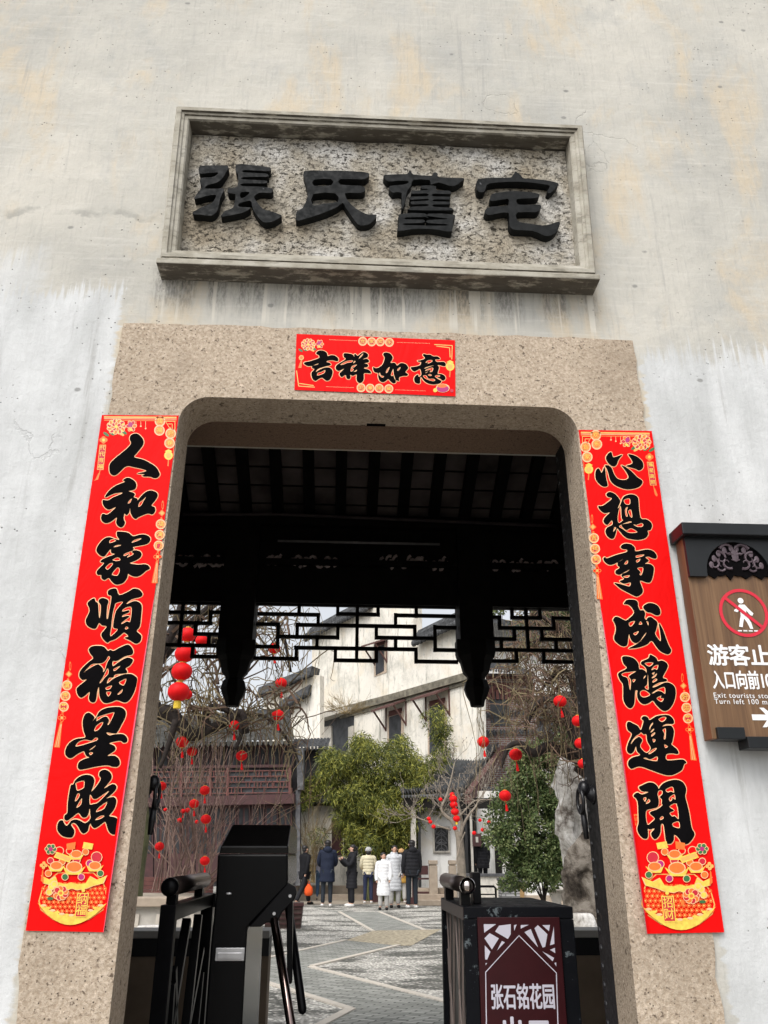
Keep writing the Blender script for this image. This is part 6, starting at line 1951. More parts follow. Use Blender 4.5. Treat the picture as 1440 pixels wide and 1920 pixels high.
for l, n in ((m1,11),(m2,8),(m3,8),(m4,8),(m5,6)):
    for k in range(n):
        p = l[r.randint(len(l)//3, len(l)-1)]
        mtwig(p, Vector((r.uniform(-1,1), r.uniform(-.6,.6), r.uniform(-.1,1))).normalized(), r.uniform(.45,.95), .011, 2)
mb.build('trunk', MT['greybark'], mg, True)
# ---- small yellowing shrub and creeping twigs
def twiggy(name, label, px, py, Y, w_, h_, n, mat, seed, gp_=None):
    o = thing(name, label, 'shrub', tuple(at(px, py, Y)), gp_)
    global mb, r
    r = random.Random(seed); mb = MB()
    b = at(px, py, Y)
    for k in range(n):
        stem(b+Vector((r.uniform(-.1,.1)*w_, r.uniform(-.1,.1)*w_, 0)), Vector((r.uniform(-1,1)*w_/h_, r.uniform(-.5,.5), 1)).normalized(), h_*r.uniform(.6,1.1), .014, 2)
    mb.build('stems', mat, o)
    return o
MT['yellowtwig'] = plain('yellow_twig', (0.24,0.18,0.09), 0.85, var=.3, scale=3)
twiggy('bare_shrub', 'yellowish twiggy shrub at the white wall behind the visitors', 582, 1655, 26.8, 1.6, 2.2, 26, MT['yellowtwig'], 3)
twiggy('dry_plant', 'dry brown plant tuft growing on the string course of the white house', 648, 1338, 32.5, 3.0, 0.8, 40, MT['yellowtwig'], 6)
# ---- rocks
def rockmat(name, a, b, c_, sc):
    m = NT(name, 0.92, spec=0.2)
    n = m.noise(sc, detail=8, rough=0.68, dist=.4)
    v = m.noise(1.0, m.map((9,9,2.4)), 6, 0.7)
    c = m.ramp(n, [(0.36, c_), (0.46, a), (0.57, b)])
    c = m.mix(m.math('MULTIPLY', m.rng(v, .55, .72), .7), c, tuple(x*.5 for x in c_))
    m.col(c); m.bump(n, .9, .05)
    return m.mat
MT['palerock'] = rockmat('pale_scholar_rock', (0.44,0.415,0.375), (0.78,0.76,0.73), (0.12,0.10,0.085), 2.6)
MT['darkrock'] = rockmat('dark_mossy_rock', (0.085,0.070,0.056), (0.22,0.195,0.165), (0.020,0.016,0.013), 3.0)
def rock(name, label, rings, Y, mat, seed, dep=.7, amp=.16):
    # rings: (y px, x left, x right) from bottom to top
    vs, fs = [], []
    N = 56
    R0 = []
    P = []
    for (y, xl, xr) in rings:
        a, b = at(xl, y, Y), at(xr, y, Y)
        P.append(Vector(((a.x+b.x)/2, (b.x-a.x)/2, a.z)))
    P = spline(P, 12, False)
    for k, q in enumerate(P):
        for i in range(N):
            t = 2*math.pi*i/N
            c = Vector((math.cos(t), math.sin(t), 0))
            pos = Vector((q.x, Y, q.z)) + Vector((c.x*q.y, c.y*q.y*dep, 0))
            h = noise.multi_fractal(pos*1.9+Vector((seed,0,0)), 0.9, 2.1, 5, noise_basis='PERLIN_ORIGINAL')-0.6
            g = noise.noise(Vector((pos.x*4, pos.y*4, pos.z*1.2+seed)))
            hol = max(0.0, noise.noise(Vector((pos.x*3.1, pos.y*3.1, pos.z*1.5+seed*3)))-.12)
            hol2 = max(0.0, noise.noise(Vector((pos.x*8, pos.y*8, pos.z*4+seed)))-.2)
            vs.append(pos + c*(q.y*(amp*(h+.8*g)-.95*hol-.35*hol2)))
    nk = len(P)
    for k in range(nk-1):
        for i in range(N):
            j = (i+1) % N
            fs.append((k*N+i, k*N+j, (k+1)*N+j, (k+1)*N+i))
    fs.append(tuple(range(N-1, -1, -1))); fs.append(tuple((nk-1)*N+i for i in range(N)))
    m_ = MB(); m_.raw(vs, fs)
    o = m_.build(name, mat, None, True)
    return tag(o, label, 'rock')
rock('scholar_rock', 'tall pale pitted scholar rock standing behind the right door leaf', [(1690,1062,1135),(1640,1060,1140),(1600,1054,1140),(1560,1042,1138),(1520,1046,1134),(1470,1043,1122),(1440,1046,1112),(1420,1050,1102),(1404,1058,1090)], 11.3, MT['palerock'], 2, .6)
rock('garden_rock', 'dark brown mossy rock in front of the pale scholar rock', [(1800,1064,1165),(1750,1068,1160),(1700,1062,1150),(1660,1058,1142),(1630,1058,1136),(1600,1068,1126),(1575,1082,1116),(1560,1092,1108)], 9.9, MT['darkrock'], 7, .6, .26)
rock('garden_rock', 'low speckled rock at the foot of the dark mossy rock', [(1790,1060,1125),(1750,1058,1122),(1722,1062,1118),(1712,1070,1108)], 9.3, MT['palerock'], 11, .6)
# leftmost boulders by the stone bed
rock('garden_rock', 'flat grey marbled rock above the left parapet wall', [(1760,240,330),(1745,250,318),(1735,262,308)], 8.0, MT['palerock'], 15, .6)
# ------------------------------------------------------------------ lanterns
MT['lantern'] = NT('red_lantern_silk', 0.6, spec=0.2).col((0.75,0.006,0.008)).mat
MT['lgold'] = plain('lantern_gold', (0.62,0.40,0.05), 0.5)
def lantern_obj(label, px, py, rpx, Y, tassel=True, yellow=False, squash=.86, gp_='red lanterns hung in the trees'):
    c = at(px, py, Y)
    rad = (at(px+rpx, py, Y)-c).length
    o = thing('lantern', label, 'lantern', tuple(c), gp_)
    big = rpx > 6.5
    n, nv = (24, 9) if big else (10, 6)
    vs, fs = [], []
    for j in range(nv+1):
        t = math.pi*j/nv
        for i in range(n):
            rr2 = max(math.sin(t), .14)*rad*(1-.085*(i % 2 if big else 0))
            vs.append((c.x+rr2*math.cos(2*math.pi*i/n), c.y+rr2*math.sin(2*math.pi*i/n), c.z-math.cos(t)*rad*squash))
    for j in range(nv):
        for i in range(n):
            fs.append((j*n+i, j*n+(i+1) % n, (j+1)*n+(i+1) % n, (j+1)*n+i))
    m_ = MB(); m_.raw(vs, fs); m_.build('shade', MT['lantern'], o, True)
    if big:
        m_ = MB()
        m_.lathe((c.x, c.y, c.z+rad*squash*.93), [(rad*.30,0),(rad*.30,rad*.13)], 10)
        m_.build('top_ring', MT['lgold'], o)
        m_ = MB()
        m_.lathe((c.x, c.y, c.z-rad*squash*1.06), [(rad*.28,0),(rad*.28,rad*.12)], 10)
        m_.build('bottom_ring', MT['lgold'], o)
    if tassel:
        m_ = MB()
        zb_ = c.z-rad*squash*1.02
        m_.tube([(c.x,c.y,zb_),(c.x+.1*rad,c.y,zb_-rad*.45),(c.x+.12*rad,c.y,zb_-rad*.6),(c.x+.2*rad,c.y,zb_-rad*1.45)], [rad*.06,rad*.06,rad*.16,rad*.24], 6)
        m_.build('tassel', MT['lantern'], o)
    if yellow:
        m_ = MB(); m_.lathe((c.x,c.y,c.z-rad*squash-rad*.62), [(rad*.36,0),(rad*.34,rad*.62)], 10); m_.build('yellow_fringe', plain('yellow_fringe', (0.75,0.52,0.03), .6), o)
    m_ = MB(); m_.tube([(c.x,c.y,c.z+rad*squash),(c.x+.02,c.y,c.z+rad*squash+max(.25,rad*1.2))], [.006,.006], 4); m_.build('cord', MT['twigdark'], o)
    return o
Lx = [
 ('largest red lantern with yellow fringe, lowest of the strung column at left', 335,1297,21,9.0,0,1),
 ('red lantern second from the bottom of the strung column at left', 341,1259,20,9.0,0,0),
 ('red lantern third from the bottom of the strung column at left', 346,1226,19,9.0,0,0),
 ('topmost red lantern of the strung column behind the left lattice', 352,1190,16,9.0,0,0),
 ('red lantern close beside the top of the strung column at left', 378,1201,12,9.4,0,0),
 ('red lantern half behind the right side of the strung column', 358,1223,11,9.8,0,0),
 ('red lantern behind the lowest of the strung column at left', 350,1302,11,9.9,0,0),
 ('red lantern directly under the left end of the wide lattice', 514,1216,12,11.6,1,0),
 ('red lantern on a long drooping twig below the wide lattice at left', 527,1281,11.5,11.5,1,0),
 ('red lantern hanging before the stepped white gable wall', 521,1341,12,11.2,1,0),
 ('red lantern just below the left hanging post', 439,1360,11.5,11.0,1,0),
 ('red lantern above the lattice balcony of the wooden house', 453,1417,11,11.3,1,0),
 ('plump red lantern on the low limb left of the bare shrub', 342,1391,12.5,11.0,1,0),
 ('red lantern just right of and under the plump one', 360,1409,10,11.2,1,0),
 ('red lantern peeping out beside the left door jamb', 303,1474,9.5,12,1,0),
 ('red lantern against the left door jamb edge', 291,1467,6,12.2,0,0),
 ('red lantern at the right side of the bare shrub, upper of two', 384,1482,10,12.4,1,0),
 ('red lantern in the middle of the bare shrub', 364,1507,9.5,12.6,1,0),
 ('red lantern at the right side of the bare shrub, lower of two', 386,1536,10,12.6,1,0),
 ('red lantern low at the left of the bare shrub above the planks', 299,1587,9,12.6,1,0),
 ('red lantern beside the upper left edge of the turnstile', 384,1614,9.5,12.6,1,0),
 ('left of two small touching lanterns deep in the bare shrub', 343,1521,5,13.4,1,0),
 ('right of two small touching lanterns deep in the bare shrub', 352,1519,5,13.5,0,0),
 ('tiny red lantern deep in the shrub under the small pair', 337,1538,5,13.6,0,0),
 ('tiny red lantern at the far left among thin stems', 310,1518,3.5,13.6,0,0),
 ('tiny red lantern left of the lower right shrub lantern', 369,1541,4,13.5,0,0),
 ('red lantern left of the pavilion roof on a long cord', 906,1391,11.5,11.5,1,0),
 ('red lantern over the pavilion barge board', 967,1415,12.5,10.6,1,0),
 ('red lantern in front of the evergreen shrub', 947,1492,11.5,12.5,1,0),
 ('red lantern high at right among dense drooping twigs', 1050,1315,12.5,9.5,1,0),
 ('red lantern half hidden by the right door leaf, upper', 1084,1352,12,9.0,0,0),
 ('red lantern half hidden by the right door leaf, beside the trunk', 1088,1394,11,9.0,0,0),
 ('red lantern half hidden by the right door leaf above the rock', 1093,1432,10,9.0,0,0),
 ('small red lantern on the upper left of the magnolia', 826,1499,4,22.8,0,0),
 ('small red lantern on the left magnolia branch, highest of three', 804,1535,4,22.8,0,0),
 ('small red lantern on the left magnolia branch, middle of three', 807,1541,4,22.7,0,0),
 ('small red lantern on the left magnolia branch, lowest of three', 813,1550,4.2,22.7,0,0),
 ('small red lantern below the magnolia lantern column', 853,1553,4.2,22.6,0,0),
 ('small red lantern beside the hanging maroon board', 889,1562,4.2,22.6,0,0),
 ('small red lantern right of the hanging maroon board', 905,1556,4,22.7,0,0),
 ('faint red lantern right of the magnolia, upper left of two', 900,1538,3.5,23.0,0,0),
 ('faint red lantern right of the magnolia, nearest the evergreen shrub', 917,1541,3.5,23.0,0,0),
 ('top lantern of the magnolia column, small and pale', 848,1490,5,22.6,0,0),
 ('magnolia column lantern second from the top', 850,1498,7.5,22.5,0,0),
 ('magnolia column lantern third from the top', 851,1509,7.5,22.5,0,0),
 ('magnolia column lantern second from the bottom', 853,1522,7.5,22.5,0,0),
 ('lowest magnolia column lantern with yellow fringe', 856,1535,6.8,22.5,0,1),
]
for lab, px, py, rp, Y, ta, ye in Lx:
    lantern_obj(lab, px, py, rp, Y, bool(ta), bool(ye))
# =================================================================== garden furniture
bn = thing('litter_bin', 'grey thin brick litter bin housing with small dark notice', 'bin', tuple(at(965, 1692, 23.2)))
a, b = at(940,1648,23.2), at(990,1694,23.2)
ZB = a.z
mb = MB(); mb.box((a.x, 23.2, 0), (b.x, 23.8, ZB-0.06)); mb.build('body', MT['greybrick'], bn)
mb = MB(); mb.box((a.x-.03, 23.16, ZB-0.06), (b.x+.03, 23.84, ZB+.02)); mb.build('lid', MT['greywood'], bn, bevel=.01)
mb = MB(); c0, c1 = at(947,1653,23.19), at(962,1672,23.19); mb.box((c0.x, 23.185, c1.z), (c1.x, 23.199, c0.z)); nt = mb.build('notice', MT['blackband'], bn)
mb = MB(); mb.box((c0.x+.07, 23.182, c0.z-.10), (c0.x+.14, 23.1845, c0.z-.03)); mb.box((c0.x+.05, 23.182, c0.z-.16), (c0.x+.17, 23.1845, c0.z-.135)); mb.build('white_print', MT['white'], nt)
mb = MB(); c0, c1 = at(974,1661,23.19), at(984,1690,23.19); mb.box((c0.x, 23.18, c1.z), (c1.x, 23.199, c0.z)); mb.build('door', plain('yellow_wood', (0.30,0.19,0.08), .7, var=.2), bn)
tb = thing('stone_table', 'round pale stone table on a turned pedestal near the rocks', 'table', tuple(at(1042, 1700, 19.5)))
c = at(1042, 1664, 19.5); rr3 = (at(1075,1664,19.5)-c).length
mb = MB(); mb.lathe((c.x, 19.5, c.z-.07), [(rr3*.9,0),(rr3,.03),(rr3,.06),(rr3*.98,.07)], 28); mb.build('top', MT['palestone'], tb)
mb = MB(); mb.lathe((c.x, 19.5, 0), [(.24,0),(.22,.06),(.12,.2),(.11,.34),(.17,.5),(.2,c.z-.07)], 16); mb.build('pedestal', MT['palestone'], tb, True)
for lab, px, py in (('pale drum stool left of the stone table', 997, 1700), ('pale drum stool nearest the stone table pedestal', 1018, 1699), ('tan drum stool beside the handrail of the sign barrier', 907, 1697)):
    c = gnd(px, py)
    c = at(px, py, 18.8); 
    o = thing('drum_stool', lab, 'stool', (c.x, 18.8, 0), 'stone drum stools')
    h_ = at(px, 1691, 18.8).z
    mb = MB(); mb.lathe((c.x, 18.8, 0), [(.15,0),(.20,h_*.3),(.20,h_*.7),(.16,h_*.96)], 14); mb.build('body', MT['stonepost'] if px < 950 else MT['palestone'], o, True)
    mb = MB(); mb.lathe((c.x, 18.8, h_*.96), [(.17,0),(.165,.03)], 14); mb.build('seat', MT['palestone'], o)
gr = thing('pipe_rail', 'dark bent pipe rail in front of the terrace wall', 'railing', tuple(at(915, 1690, 24.2)))
p, q, t_ = at(893,1662,24.4), at(929,1662,24.4), at(932,1690,24.4)
mb = MB(); mb.tube([(p.x,24.4,0.3),(p.x,24.4,p.z),(q.x-.05,24.4,p.z),(q.x,24.4,p.z-.05),(q.x,24.4,0)], .035, 8); mb.build('pipe', MT['railblack'], gr)
mb = MB(); mb.tube([(p.x,24.4,p.z-.22),(q.x,24.4,p.z-.22)], .02, 6); mb.build('lower_bar', MT['railblack'], gr)
for lab, x0, x1 in (('tan stone post left of the pavilion steps', 805, 821), ('tan stone post right of the pavilion steps', 842, 857)):
    a, b = at(x0,1613,24.8), at(x1,1660,24.8)
    o = thing('stone_post', lab, 'post', ((a.x+b.x)/2, 24.9, 0), 'stone posts of the pavilion steps')
    w2 = b.x-a.x
    mb = MB(); mb.box((a.x, 24.8, 0), (b.x, 24.8+w2, a.z-.16)); mb.build('shaft', MT['stonepost'], o, bevel=.012)
    mb = MB(); mb.box((a.x+.02, 24.82, a.z-.16), (b.x-.02, 24.78+w2, a.z-.12)); mb.box((a.x-.01, 24.79, a.z-.12), (b.x+.01, 24.81+w2, a.z)); mb.build('cap', MT['stonepost'], o, bevel=.012)
stp = thing('stone_steps', 'tan stone steps with sloping cheek leading up to the pavilion', 'steps', tuple(at(800, 1690, 24.7)))
for k in range(3):
    a, b = at(780,1690,25.2+k*.35), at(842,1690,25.2+k*.35)
    mb = MB(); mb.box((a.x, 24.4+k*.35, 0), (b.x, 25.8+.001*k, .15*(k+1))); mb.build('tread', MT['stonepost'], stp, bevel=.012)
a = at(838,1690,24.6)
mb = MB(); mb.prism([(a.x,24.1,0),(a.x,25.6,0),(a.x,25.6,.62),(a.x,25.3,.62)], (.16,0,0)); mb.build('cheek', MT['palestone'], stp)
ss = thing('notice_stand', 'dark red wooden notice stand on crossed feet by the steps', 'sign stand', tuple(at(800, 1697, 25.7)))
a, b = at(789,1623,25.1), at(804,1640,25.1)
zt3 = at(800,1621,25.1).z
mb = MB(); mb.box((a.x-.25, 25.08, b.z), (b.x-.02, 25.12, zt3-.03)); mb.build('board', MT['maroonwood'], ss)
for x in (b.x, a.x-.28):
    mb = MB(); mb.box((x, 25.06, 0.05), (x+.07, 25.13, zt3)); mb.build('post', MT['maroonwood'], ss)
    mb = MB(); mb.prism([(x-.2,25.05,0),(x+.27,25.05,0),(x+.27,25.05,.05),(x+.1,25.05,.2),(x-.03,25.05,.2),(x-.2,25.05,.05)], (0,.1,0)); mb.build('foot', MT['maroonwood'], ss)
mb = MB(); mb.box((a.x-.25, 25.075, .3), (b.x, 25.115, .36)); mb.box((a.x-.25, 25.075, b.z-.14), (b.x, 25.115, b.z-.09)); mb.build('cross_bar', MT['maroonwood'], ss)
rb2 = thing('litter_bin', 'maroon square bin standing behind the visitor in the cream jacket', 'bin', tuple(at(704, 1690, 26.4)))
a, b = at(694,1657,26.4), at(713,1690,26.4)
mb = MB(); mb.box((a.x, 26.4, 0), (b.x, 26.8, a.z)); mb.build('body', plain('maroon_metal', (0.09,0.035,0.035), .5), rb2, bevel=.01)
mb = MB(); mb.box((a.x-.02, 26.38, a.z), (b.x+.02, 26.82, a.z+.05)); mb.build('lid', MT['maroonwood'], rb2)
pl_ = thing('wooden_planter', 'tapered dark wooden planter box right of the turnstile', 'planter', tuple(gnd(558, 1737)))
a, b = at(540,1694,16.2), at(568,1694,16.2); c = at(563,1738,16.2)
mb = MB(); z1 = a.z; z0 = 0.0
mb.raw([(a.x-.5,16.2,z1),(b.x,16.2,z1),(b.x,16.8,z1),(a.x-.5,16.8,z1),(a.x-.45,16.22,z0),(c.x,16.22,z0),(c.x,16.75,z0),(a.x-.45,16.75,z0)], [(0,1,2,3),(7,6,5,4),(0,4,5,1),(1,5,6,2),(2,6,7,3),(3,7,4,0)])
mb.build('box', plain('planter_wood', (0.07,0.045,0.038), .8, var=.4, scale=5), pl_)
mb = MB()
for k in range(1, 5):
    z = z0+(z1-z0)*k/5; mb.box((a.x-.48, 16.185, z-.012), (c.x+(b.x-c.x)*k/5, 16.199, z+.012))
mb.box((a.x-.52, 16.17, z1-.05), (b.x+.02, 16.21, z1+.01)); mb.build('slat', MT['maroonwood'], pl_)

# =================================================================== people
SK = plain('skin', (0.55,0.33,0.24), 0.55, var=.05, spec=.3)
HAIR = plain('black_hair', (0.012,0.010,0.010), 0.5, var=.2)
def cloth(name, c, rough=.8, var=.12): return plain('cloth_'+name, c, rough, var=var, scale=14, spec=.25)
CLOTH = {
 'navy': cloth('navy', (0.012,0.017,0.035)), 'black': cloth('black', (0.013,0.013,0.016)), 'dkblack': cloth('dark', (0.006,0.006,0.008)),
 'slate': cloth('slate', (0.020,0.026,0.034)), 'jeans': cloth('jeans', (0.06,0.11,0.19)), 'lilac': cloth('lilac', (0.36,0.36,0.44)),
 'cream': cloth('cream', (0.62,0.56,0.40)), 'white': cloth('white', (0.74,0.74,0.75)), 'silver': cloth('silver', (0.55,0.56,0.58)),
 'mustard': cloth('mustard', (0.42,0.24,0.05)), 'grey': cloth('grey', (0.40,0.40,0.40)), 'pants': cloth('pants', (0.42,0.41,0.39)), 'darkblue': cloth('leggings', (0.025,0.032,0.07)),
 'shoe': cloth('white_shoe', (0.7,0.69,0.67)), 'bshoe': cloth('black_shoe', (0.015,0.015,0.015)), 'oran': cloth('orange_bag', (0.75,0.10,0.02)), 'fur': cloth('fur', (0.5,0.30,0.14)),
}
def skin_mesh(verts, edges, radii, root, sub=2):
    me = bpy.data.meshes.new('tmp')
    me.from_pydata(verts, edges, [])
    o = bpy.data.objects.new('tmp', me)
    COL.objects.link(o)
    sm = o.modifiers.new('s', 'SKIN')
    sm.use_smooth_shade = True
    me.skin_vertices.new() if not me.skin_vertices else None
    for i, sv in enumerate(me.skin_vertices[0].data):
        rr_ = radii[i]
        sv.radius = rr_ if hasattr(rr_, '__len__') else (rr_, rr_)
        sv.use_root = (i == root)
    ss_ = o.modifiers.new('u', 'SUBSURF'); ss_.levels = sub; ss_.render_levels = sub
    return o
PENDING = []
def person(label, px, Y, H, yaw, top, pants, shoe, coat_len=.52, puffer=True, stride=0.0, arms=((.0,.0),(.0,.0)), hair='short', hood=False, hat=None, z0=0.0, xc=None, head_turn=0.0, wide=1.0):
    """yaw 0 faces the camera (-Y), pi faces away; arms: per side (forward swing, elbow bend)"""
    base = gnd(px, 1700) if xc is None else xc
    base = Vector((at(px, 1690, Y).x, Y, z0))
    o = thing('person', label, 'person', tuple(base), None, 0.0)
    s = H/1.72
    Rm = Matrix.Rotation(yaw, 3, 'Z')
    def T(x, y, z): return base + Rm @ Vector((x*s, y*s, z*s))
    # joints (x right of figure as seen from the front, -y forward)
    st = stride
    V = {}
    V['pel'] = (0,0,.93); V['bel'] = (0,0,1.08); V['che'] = (0,0,1.30); V['nek'] = (0,0,1.46); V['hd1'] = (0,-.012,1.545); V['hd2'] = (0,-.012,1.64); V['hd3'] = (0,.0,1.69)
    for k, sg_ in (('l', -1), ('r', 1)):
        f = st*sg_
        V['hip'+k] = (sg_*.09,0,.88); V['kne'+k] = (sg_*.10,-f*.5-.02,.49); V['ank'+k] = (sg_*.105,-f+abs(f)*.15 if f > 0 else -f+.12*abs(f),.08+(.10*max(0,-f) if st else 0)); V['toe'+k] = (sg_*.12,V['ank'+k][1]-.15,.035+(.10*max(0,-f) if st else 0))
        sw, be = arms[0 if sg_ < 0 else 1]
        V['sho'+k] = (sg_*.185,0,1.39)
        ex, ey, ez = sg_*.235, -.27*math.sin(sw), 1.39-.27*math.cos(sw)
        V['elb'+k] = (ex, ey, ez)
        wx, wy, wz = ex-sg_*.10*math.sin(be), ey-.25*math.sin(sw+be), ez-.25*math.cos(sw+be)
        V['wri'+k] = (wx, wy, wz)
        V['han'+k] = (wx-sg_*.02, wy-.075*math.sin(sw+be), wz-.075*math.cos(sw+be))
    names = list(V)
    E_ = [('pel','bel'),('bel','che'),('che','nek'),('nek','hd1'),('hd1','hd2'),('hd2','hd3')]
    for k in 'lr':
        E_ += [('pel','hip'+k),('hip'+k,'kne'+k),('kne'+k,'ank'+k),('ank'+k,'toe'+k),('che','sho'+k),('sho'+k,'elb'+k),('elb'+k,'wri'+k),('wri'+k,'han'+k)]
    rad = {'pel':(.13,.10),'bel':(.125,.095),'che':(.13,.10),'nek':.052,'hd1':(.062,.075),'hd2':(.078,.092),'hd3':(.05,.06)}
    def rget(n):
        if n in rad: return rad[n]
        return {'hip':.085,'kne':.055,'ank':.04,'toe':.035,'sho':.055,'elb':.04,'wri':.028,'han':.033}[n[:3]]
    vs = [T(*V[n]) for n in names]
    rs = [tuple(x*s for x in rget(n)) if hasattr(rget(n), '__len__') else rget(n)*s for n in names]
    b = skin_mesh(vs, [(names.index(a), names.index(c)) for a, c in E_], rs, 0)
    PENDING.append((b, 'body', SK, o))
    # trousers
    pn = ['pel','hipl','knel','ankl','hipr','kner','ankr']
    pr = {'pel':(.145,.115),'hip':.10,'kne':.082 if pants in ('pants','black') else .07,'ank':.075 if pants in ('pants','black') else .058}
    b = skin_mesh([T(*V[n]) for n in pn], [(0,1),(1,2),(2,3),(0,4),(4,5),(5,6)], [tuple(x*s for x in pr[n[:3]]) if hasattr(pr[n[:3]], '__len__') else pr[n[:3]]*s for n in pn], 0)
    PENDING.append((b, 'trousers', CLOTH[pants], o))
    for k in 'lr':
        m_ = MB(); a = Vector(V['ank'+k]); t = Vector(V['toe'+k])
        c = (a+t)/2
        m_.ell(T(c.x, c.y+.01, t.z+.005), (.052*s, .135*s, .05*s), 10, 6, mat=Rm)
        m_.build('shoe', CLOTH[shoe], o, True)
    # coat: lofted rings with quilting, plus sleeves
    m_ = MB()
    N = 20; K = 46
    zt_, zb_ = 1.49, 1.49-coat_len*1.72
    vs, fs = [], []
    for k in range(K+1):
        t = k/K
        z = zt_+(zb_-zt_)*t
        if z > 1.40: u = (1.49-z)/.09; w2, d2 = .075+.125*math.sin(u*math.pi/2), .075+.05*u
        elif z > 1.05: u = (1.40-z)/.35; w2, d2 = .200-.015*u, .125+.015*u
        else: u = (1.05-z)/.6; w2, d2 = .185+.035*u, .14+.025*u
        qv = (abs(math.sin(z*math.pi/.095))**.6*.014-.006) if puffer else .003*math.sin(z*31)
        if k == K: qv -= .03
        for i in range(N):
            a = 2*math.pi*i/N
            wob = .012*noise.noise(Vector((i*.7, z*6, px*.1)))
            vs.append(T((w2*wide+qv+wob)*math.cos(a), (d2*wide+qv+wob)*math.sin(a), z))
    for k in range(K):
        for i in range(N):
            j = (i+1) % N
            fs.append((k*N+i, k*N+j, (k+1)*N+j, (k+1)*N+i))
    fs.append(tuple(range(N))); fs.append(tuple(K*N+i for i in range(N-1, -1, -1)))
    m_.raw(vs, fs)
    for k in 'lr':
        pts = spline([Vector(V['che'])*.35+Vector(V['sho'+k])*.65, V['sho'+k], V['elb'+k], V['wri'+k]], 7, False)
        n = len(pts)
        rr_ = [(.085-.032*i/(n-1))*wide*s + ((abs(math.sin(i*1.1))**.6*.010-.004) if puffer else 0) for i in range(n)]
        m_.tube([T(*p) for p in pts], rr_, 12)
    if hood:
        m_.ell(T(0,.085,1.475), (.125*s,.085*s,.095*s), 12, 8, mat=Rm)
    m_.lathe(T(0,0,1.45), [(.085*s,0),(.08*s,.05*s),(.07*s,.075*s)], 12)
    m_.build('coat', CLOTH[top], o, True)
    # head details
    Rh = Rm @ Matrix.Rotation(head_turn, 3, 'Z')
    def Th(x, y, z): return base + Rm @ Vector((0,-.012*s,0)) + Rh @ Vector((x*s, y*s, z*s))
    m_ = MB()
    m_.ell(Th(0,-.088,1.60), (.012*s,.018*s,.02*s), 8, 5, mat=Rh)
    for q in (-1, 1): m_.ell(Th(q*.084,.005,1.605), (.014*s,.022*s,.03*s), 8, 5, mat=Rh)
    m_.build('face', SK, o, True)
    m_ = MB()
    for q in (-1, 1): m_.ell(Th(q*.03,-.086,1.625), (.012*s,.006*s,.006*s), 8, 4, mat=Rh)
    m_.build('eyes', HAIR, o)
    m_ = MB(); m_.ell(Th(0,-.083,1.565), (.022*s,.006*s,.006*s), 8, 4, mat=Rh); m_.build('mouth', plain('lips', (0.35,0.12,0.10), .5), o)
    if hat:
        m_ = MB(); m_.ell(Th(0,.01,1.66), (.108*s,.12*s,.085*s), 14, 8, mat=Rh); m_.lathe(Th(0,.01,1.63), [(.112*s,-.02*s),(.116*s,0),(.112*s,.03*s)], 14); m_.build('beanie', CLOTH[hat], o, True)
        m_ = MB(); m_.ell(Th(0,.07,1.56), (.085*s,.06*s,.09*s), 10, 6, mat=Rh); m_.build('hair', HAIR, o, True)
    else:
        m_ = MB(); m_.ell(Th(0,.036,1.660), (.094*s,.098*s,.078*s), 14, 8, mat=Rh); m_.ell(Th(0,.05,1.60), (.088*s,.07*s,.075*s), 12, 7, mat=Rh)
        if hair == 'pony':
            pts = [Th(0,.10,1.66), Th(0,.16,1.64), Th(0,.165,1.55), Th(0,.14,1.44)]
            m_.tube(pts, [.03*s,.04*s,.035*s,.012*s], 8)
        m_.build('hair', HAIR, o, True)
    return o, T, V
PI = math.pi
def dY(py): return gnd(720, py).y
person('man walking away to the left in a dark suit with an orange bag', 569, dY(1697), 1.66, PI*.72, 'dkblack', 'black', 'bshoe', .44, False, .34, ((-.3,.1),(.25,.15)))
bg_, Tb, Vb = None, None, None
m_ = MB(); p = at(579, 1658, dY(1697)-.15); m_.lathe(p-Vector((0,0,.32)), [(.06,0),(.12,.03),(.135,.12),(.12,.22),(.05,.30),(.03,.33)], 12, sy=.55); m_.tube([p+Vector((-.04,0,0)), p+Vector((0,0,.10)), p+Vector((.04,0,0))], .012, 5)
tag(m_.build('carrier_bag', CLOTH['oran'], None, True), 'orange plastic bag held by the man walking at left', 'bag')
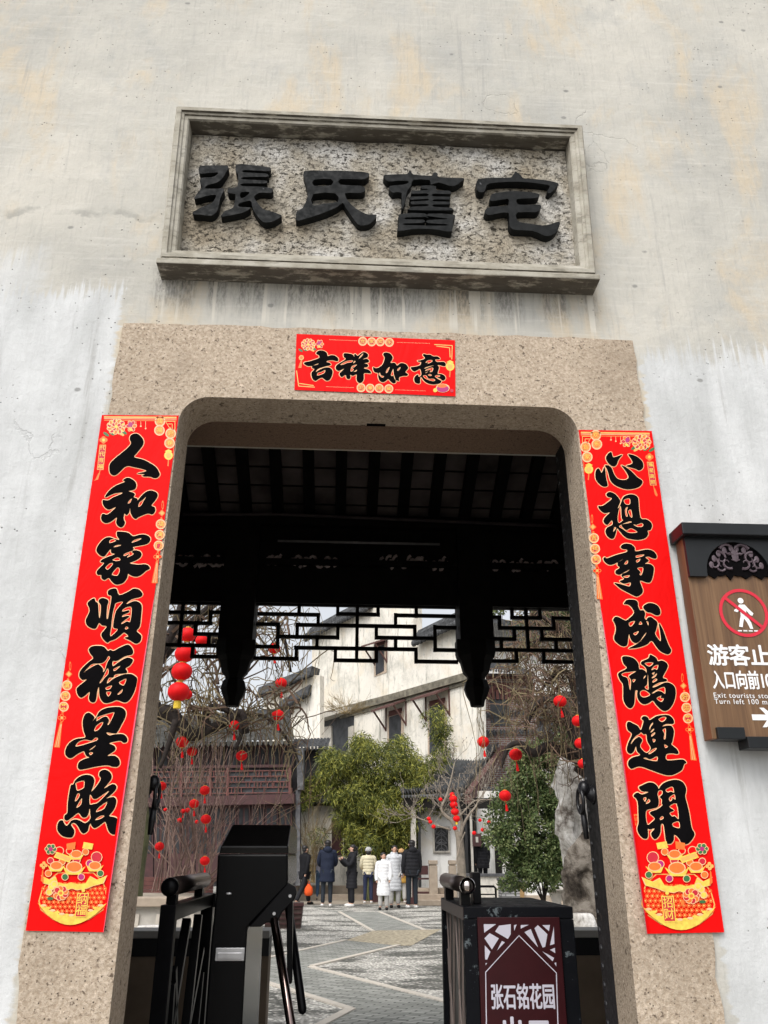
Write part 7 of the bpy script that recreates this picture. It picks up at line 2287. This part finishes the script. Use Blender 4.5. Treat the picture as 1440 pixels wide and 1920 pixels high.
person('person in pale lilac jacket and blue jeans behind the tall man in navy', 600, dY(1688), 1.64, PI, 'lilac', 'jeans', 'bshoe', .36, False)
person('tall man in long navy hooded coat and white shoes seen from behind', 612, dY(1700), 1.80, PI, 'navy', 'slate', 'shoe', .50, False, 0, ((.35,.9),(.3,.9)), hood=True, wide=1.08)
person('woman in long black quilted coat facing left with hand at her mouth', 659, dY(1700), 1.68, -PI*.42, 'black', 'black', 'shoe', .58, True, 0, ((.5,1.7),(.55,1.75)), 'pony', hood=True)
person('visitor in cream jacket and grey beanie seen from behind', 690, dY(1694), 1.62, PI, 'cream', 'darkblue', 'shoe', .36, True, 0, ((.3,1.0),(.3,1.0)), hat='grey')
person('girl in long white quilted coat in front of the taller woman in white', 719, dY(1706), 1.46, -.15, 'white', 'pants', 'bshoe', .62, True, 0, ((.05,.1),(.1,.2)), 'pony', head_turn=.5)
person('taller woman in silvery white quilted coat behind the girl', 740, dY(1702), 1.66, .12, 'silver', 'pants', 'bshoe', .60, True, 0, ((.05,.2),(.1,.2)), 'short', hood=True)
person('person in mustard clothes mostly hidden behind the man in black jacket', 753, dY(1693), 1.58, PI*.9, 'mustard', 'pants', 'shoe', .50, False, 0, ((.2,.4),(.1,.1)), hat='fur')
person('man in black quilted hooded jacket and dark trousers seen from behind', 773, dY(1703), 1.80, PI*1.08, 'black', 'slate', 'shoe', .40, True, 0, ((.1,.1),(.1,.15)), hood=True, wide=1.08)
person('person in black with a backpack standing at the pavilion door', 908, 26.2, 1.66, PI*1.1, 'dkblack', 'dkblack', 'bshoe', .45, True, 0, ((.1,.1),(.1,.1)), wide=1.15, z0=0.32)
# evaluate all skinned bodies in one go
bpy.context.view_layer.update()
dg = bpy.context.evaluated_depsgraph_get()
done = []
for b, nm, mt, par in PENDING:
    done.append((bpy.data.meshes.new_from_object(b.evaluated_get(dg)), nm, mt, par, b))
for me, nm, mt, par, b in done:
    bpy.data.objects.remove(b)
    me.materials.clear()
    me.materials.append(mt)
    link(nm, me, par, True)
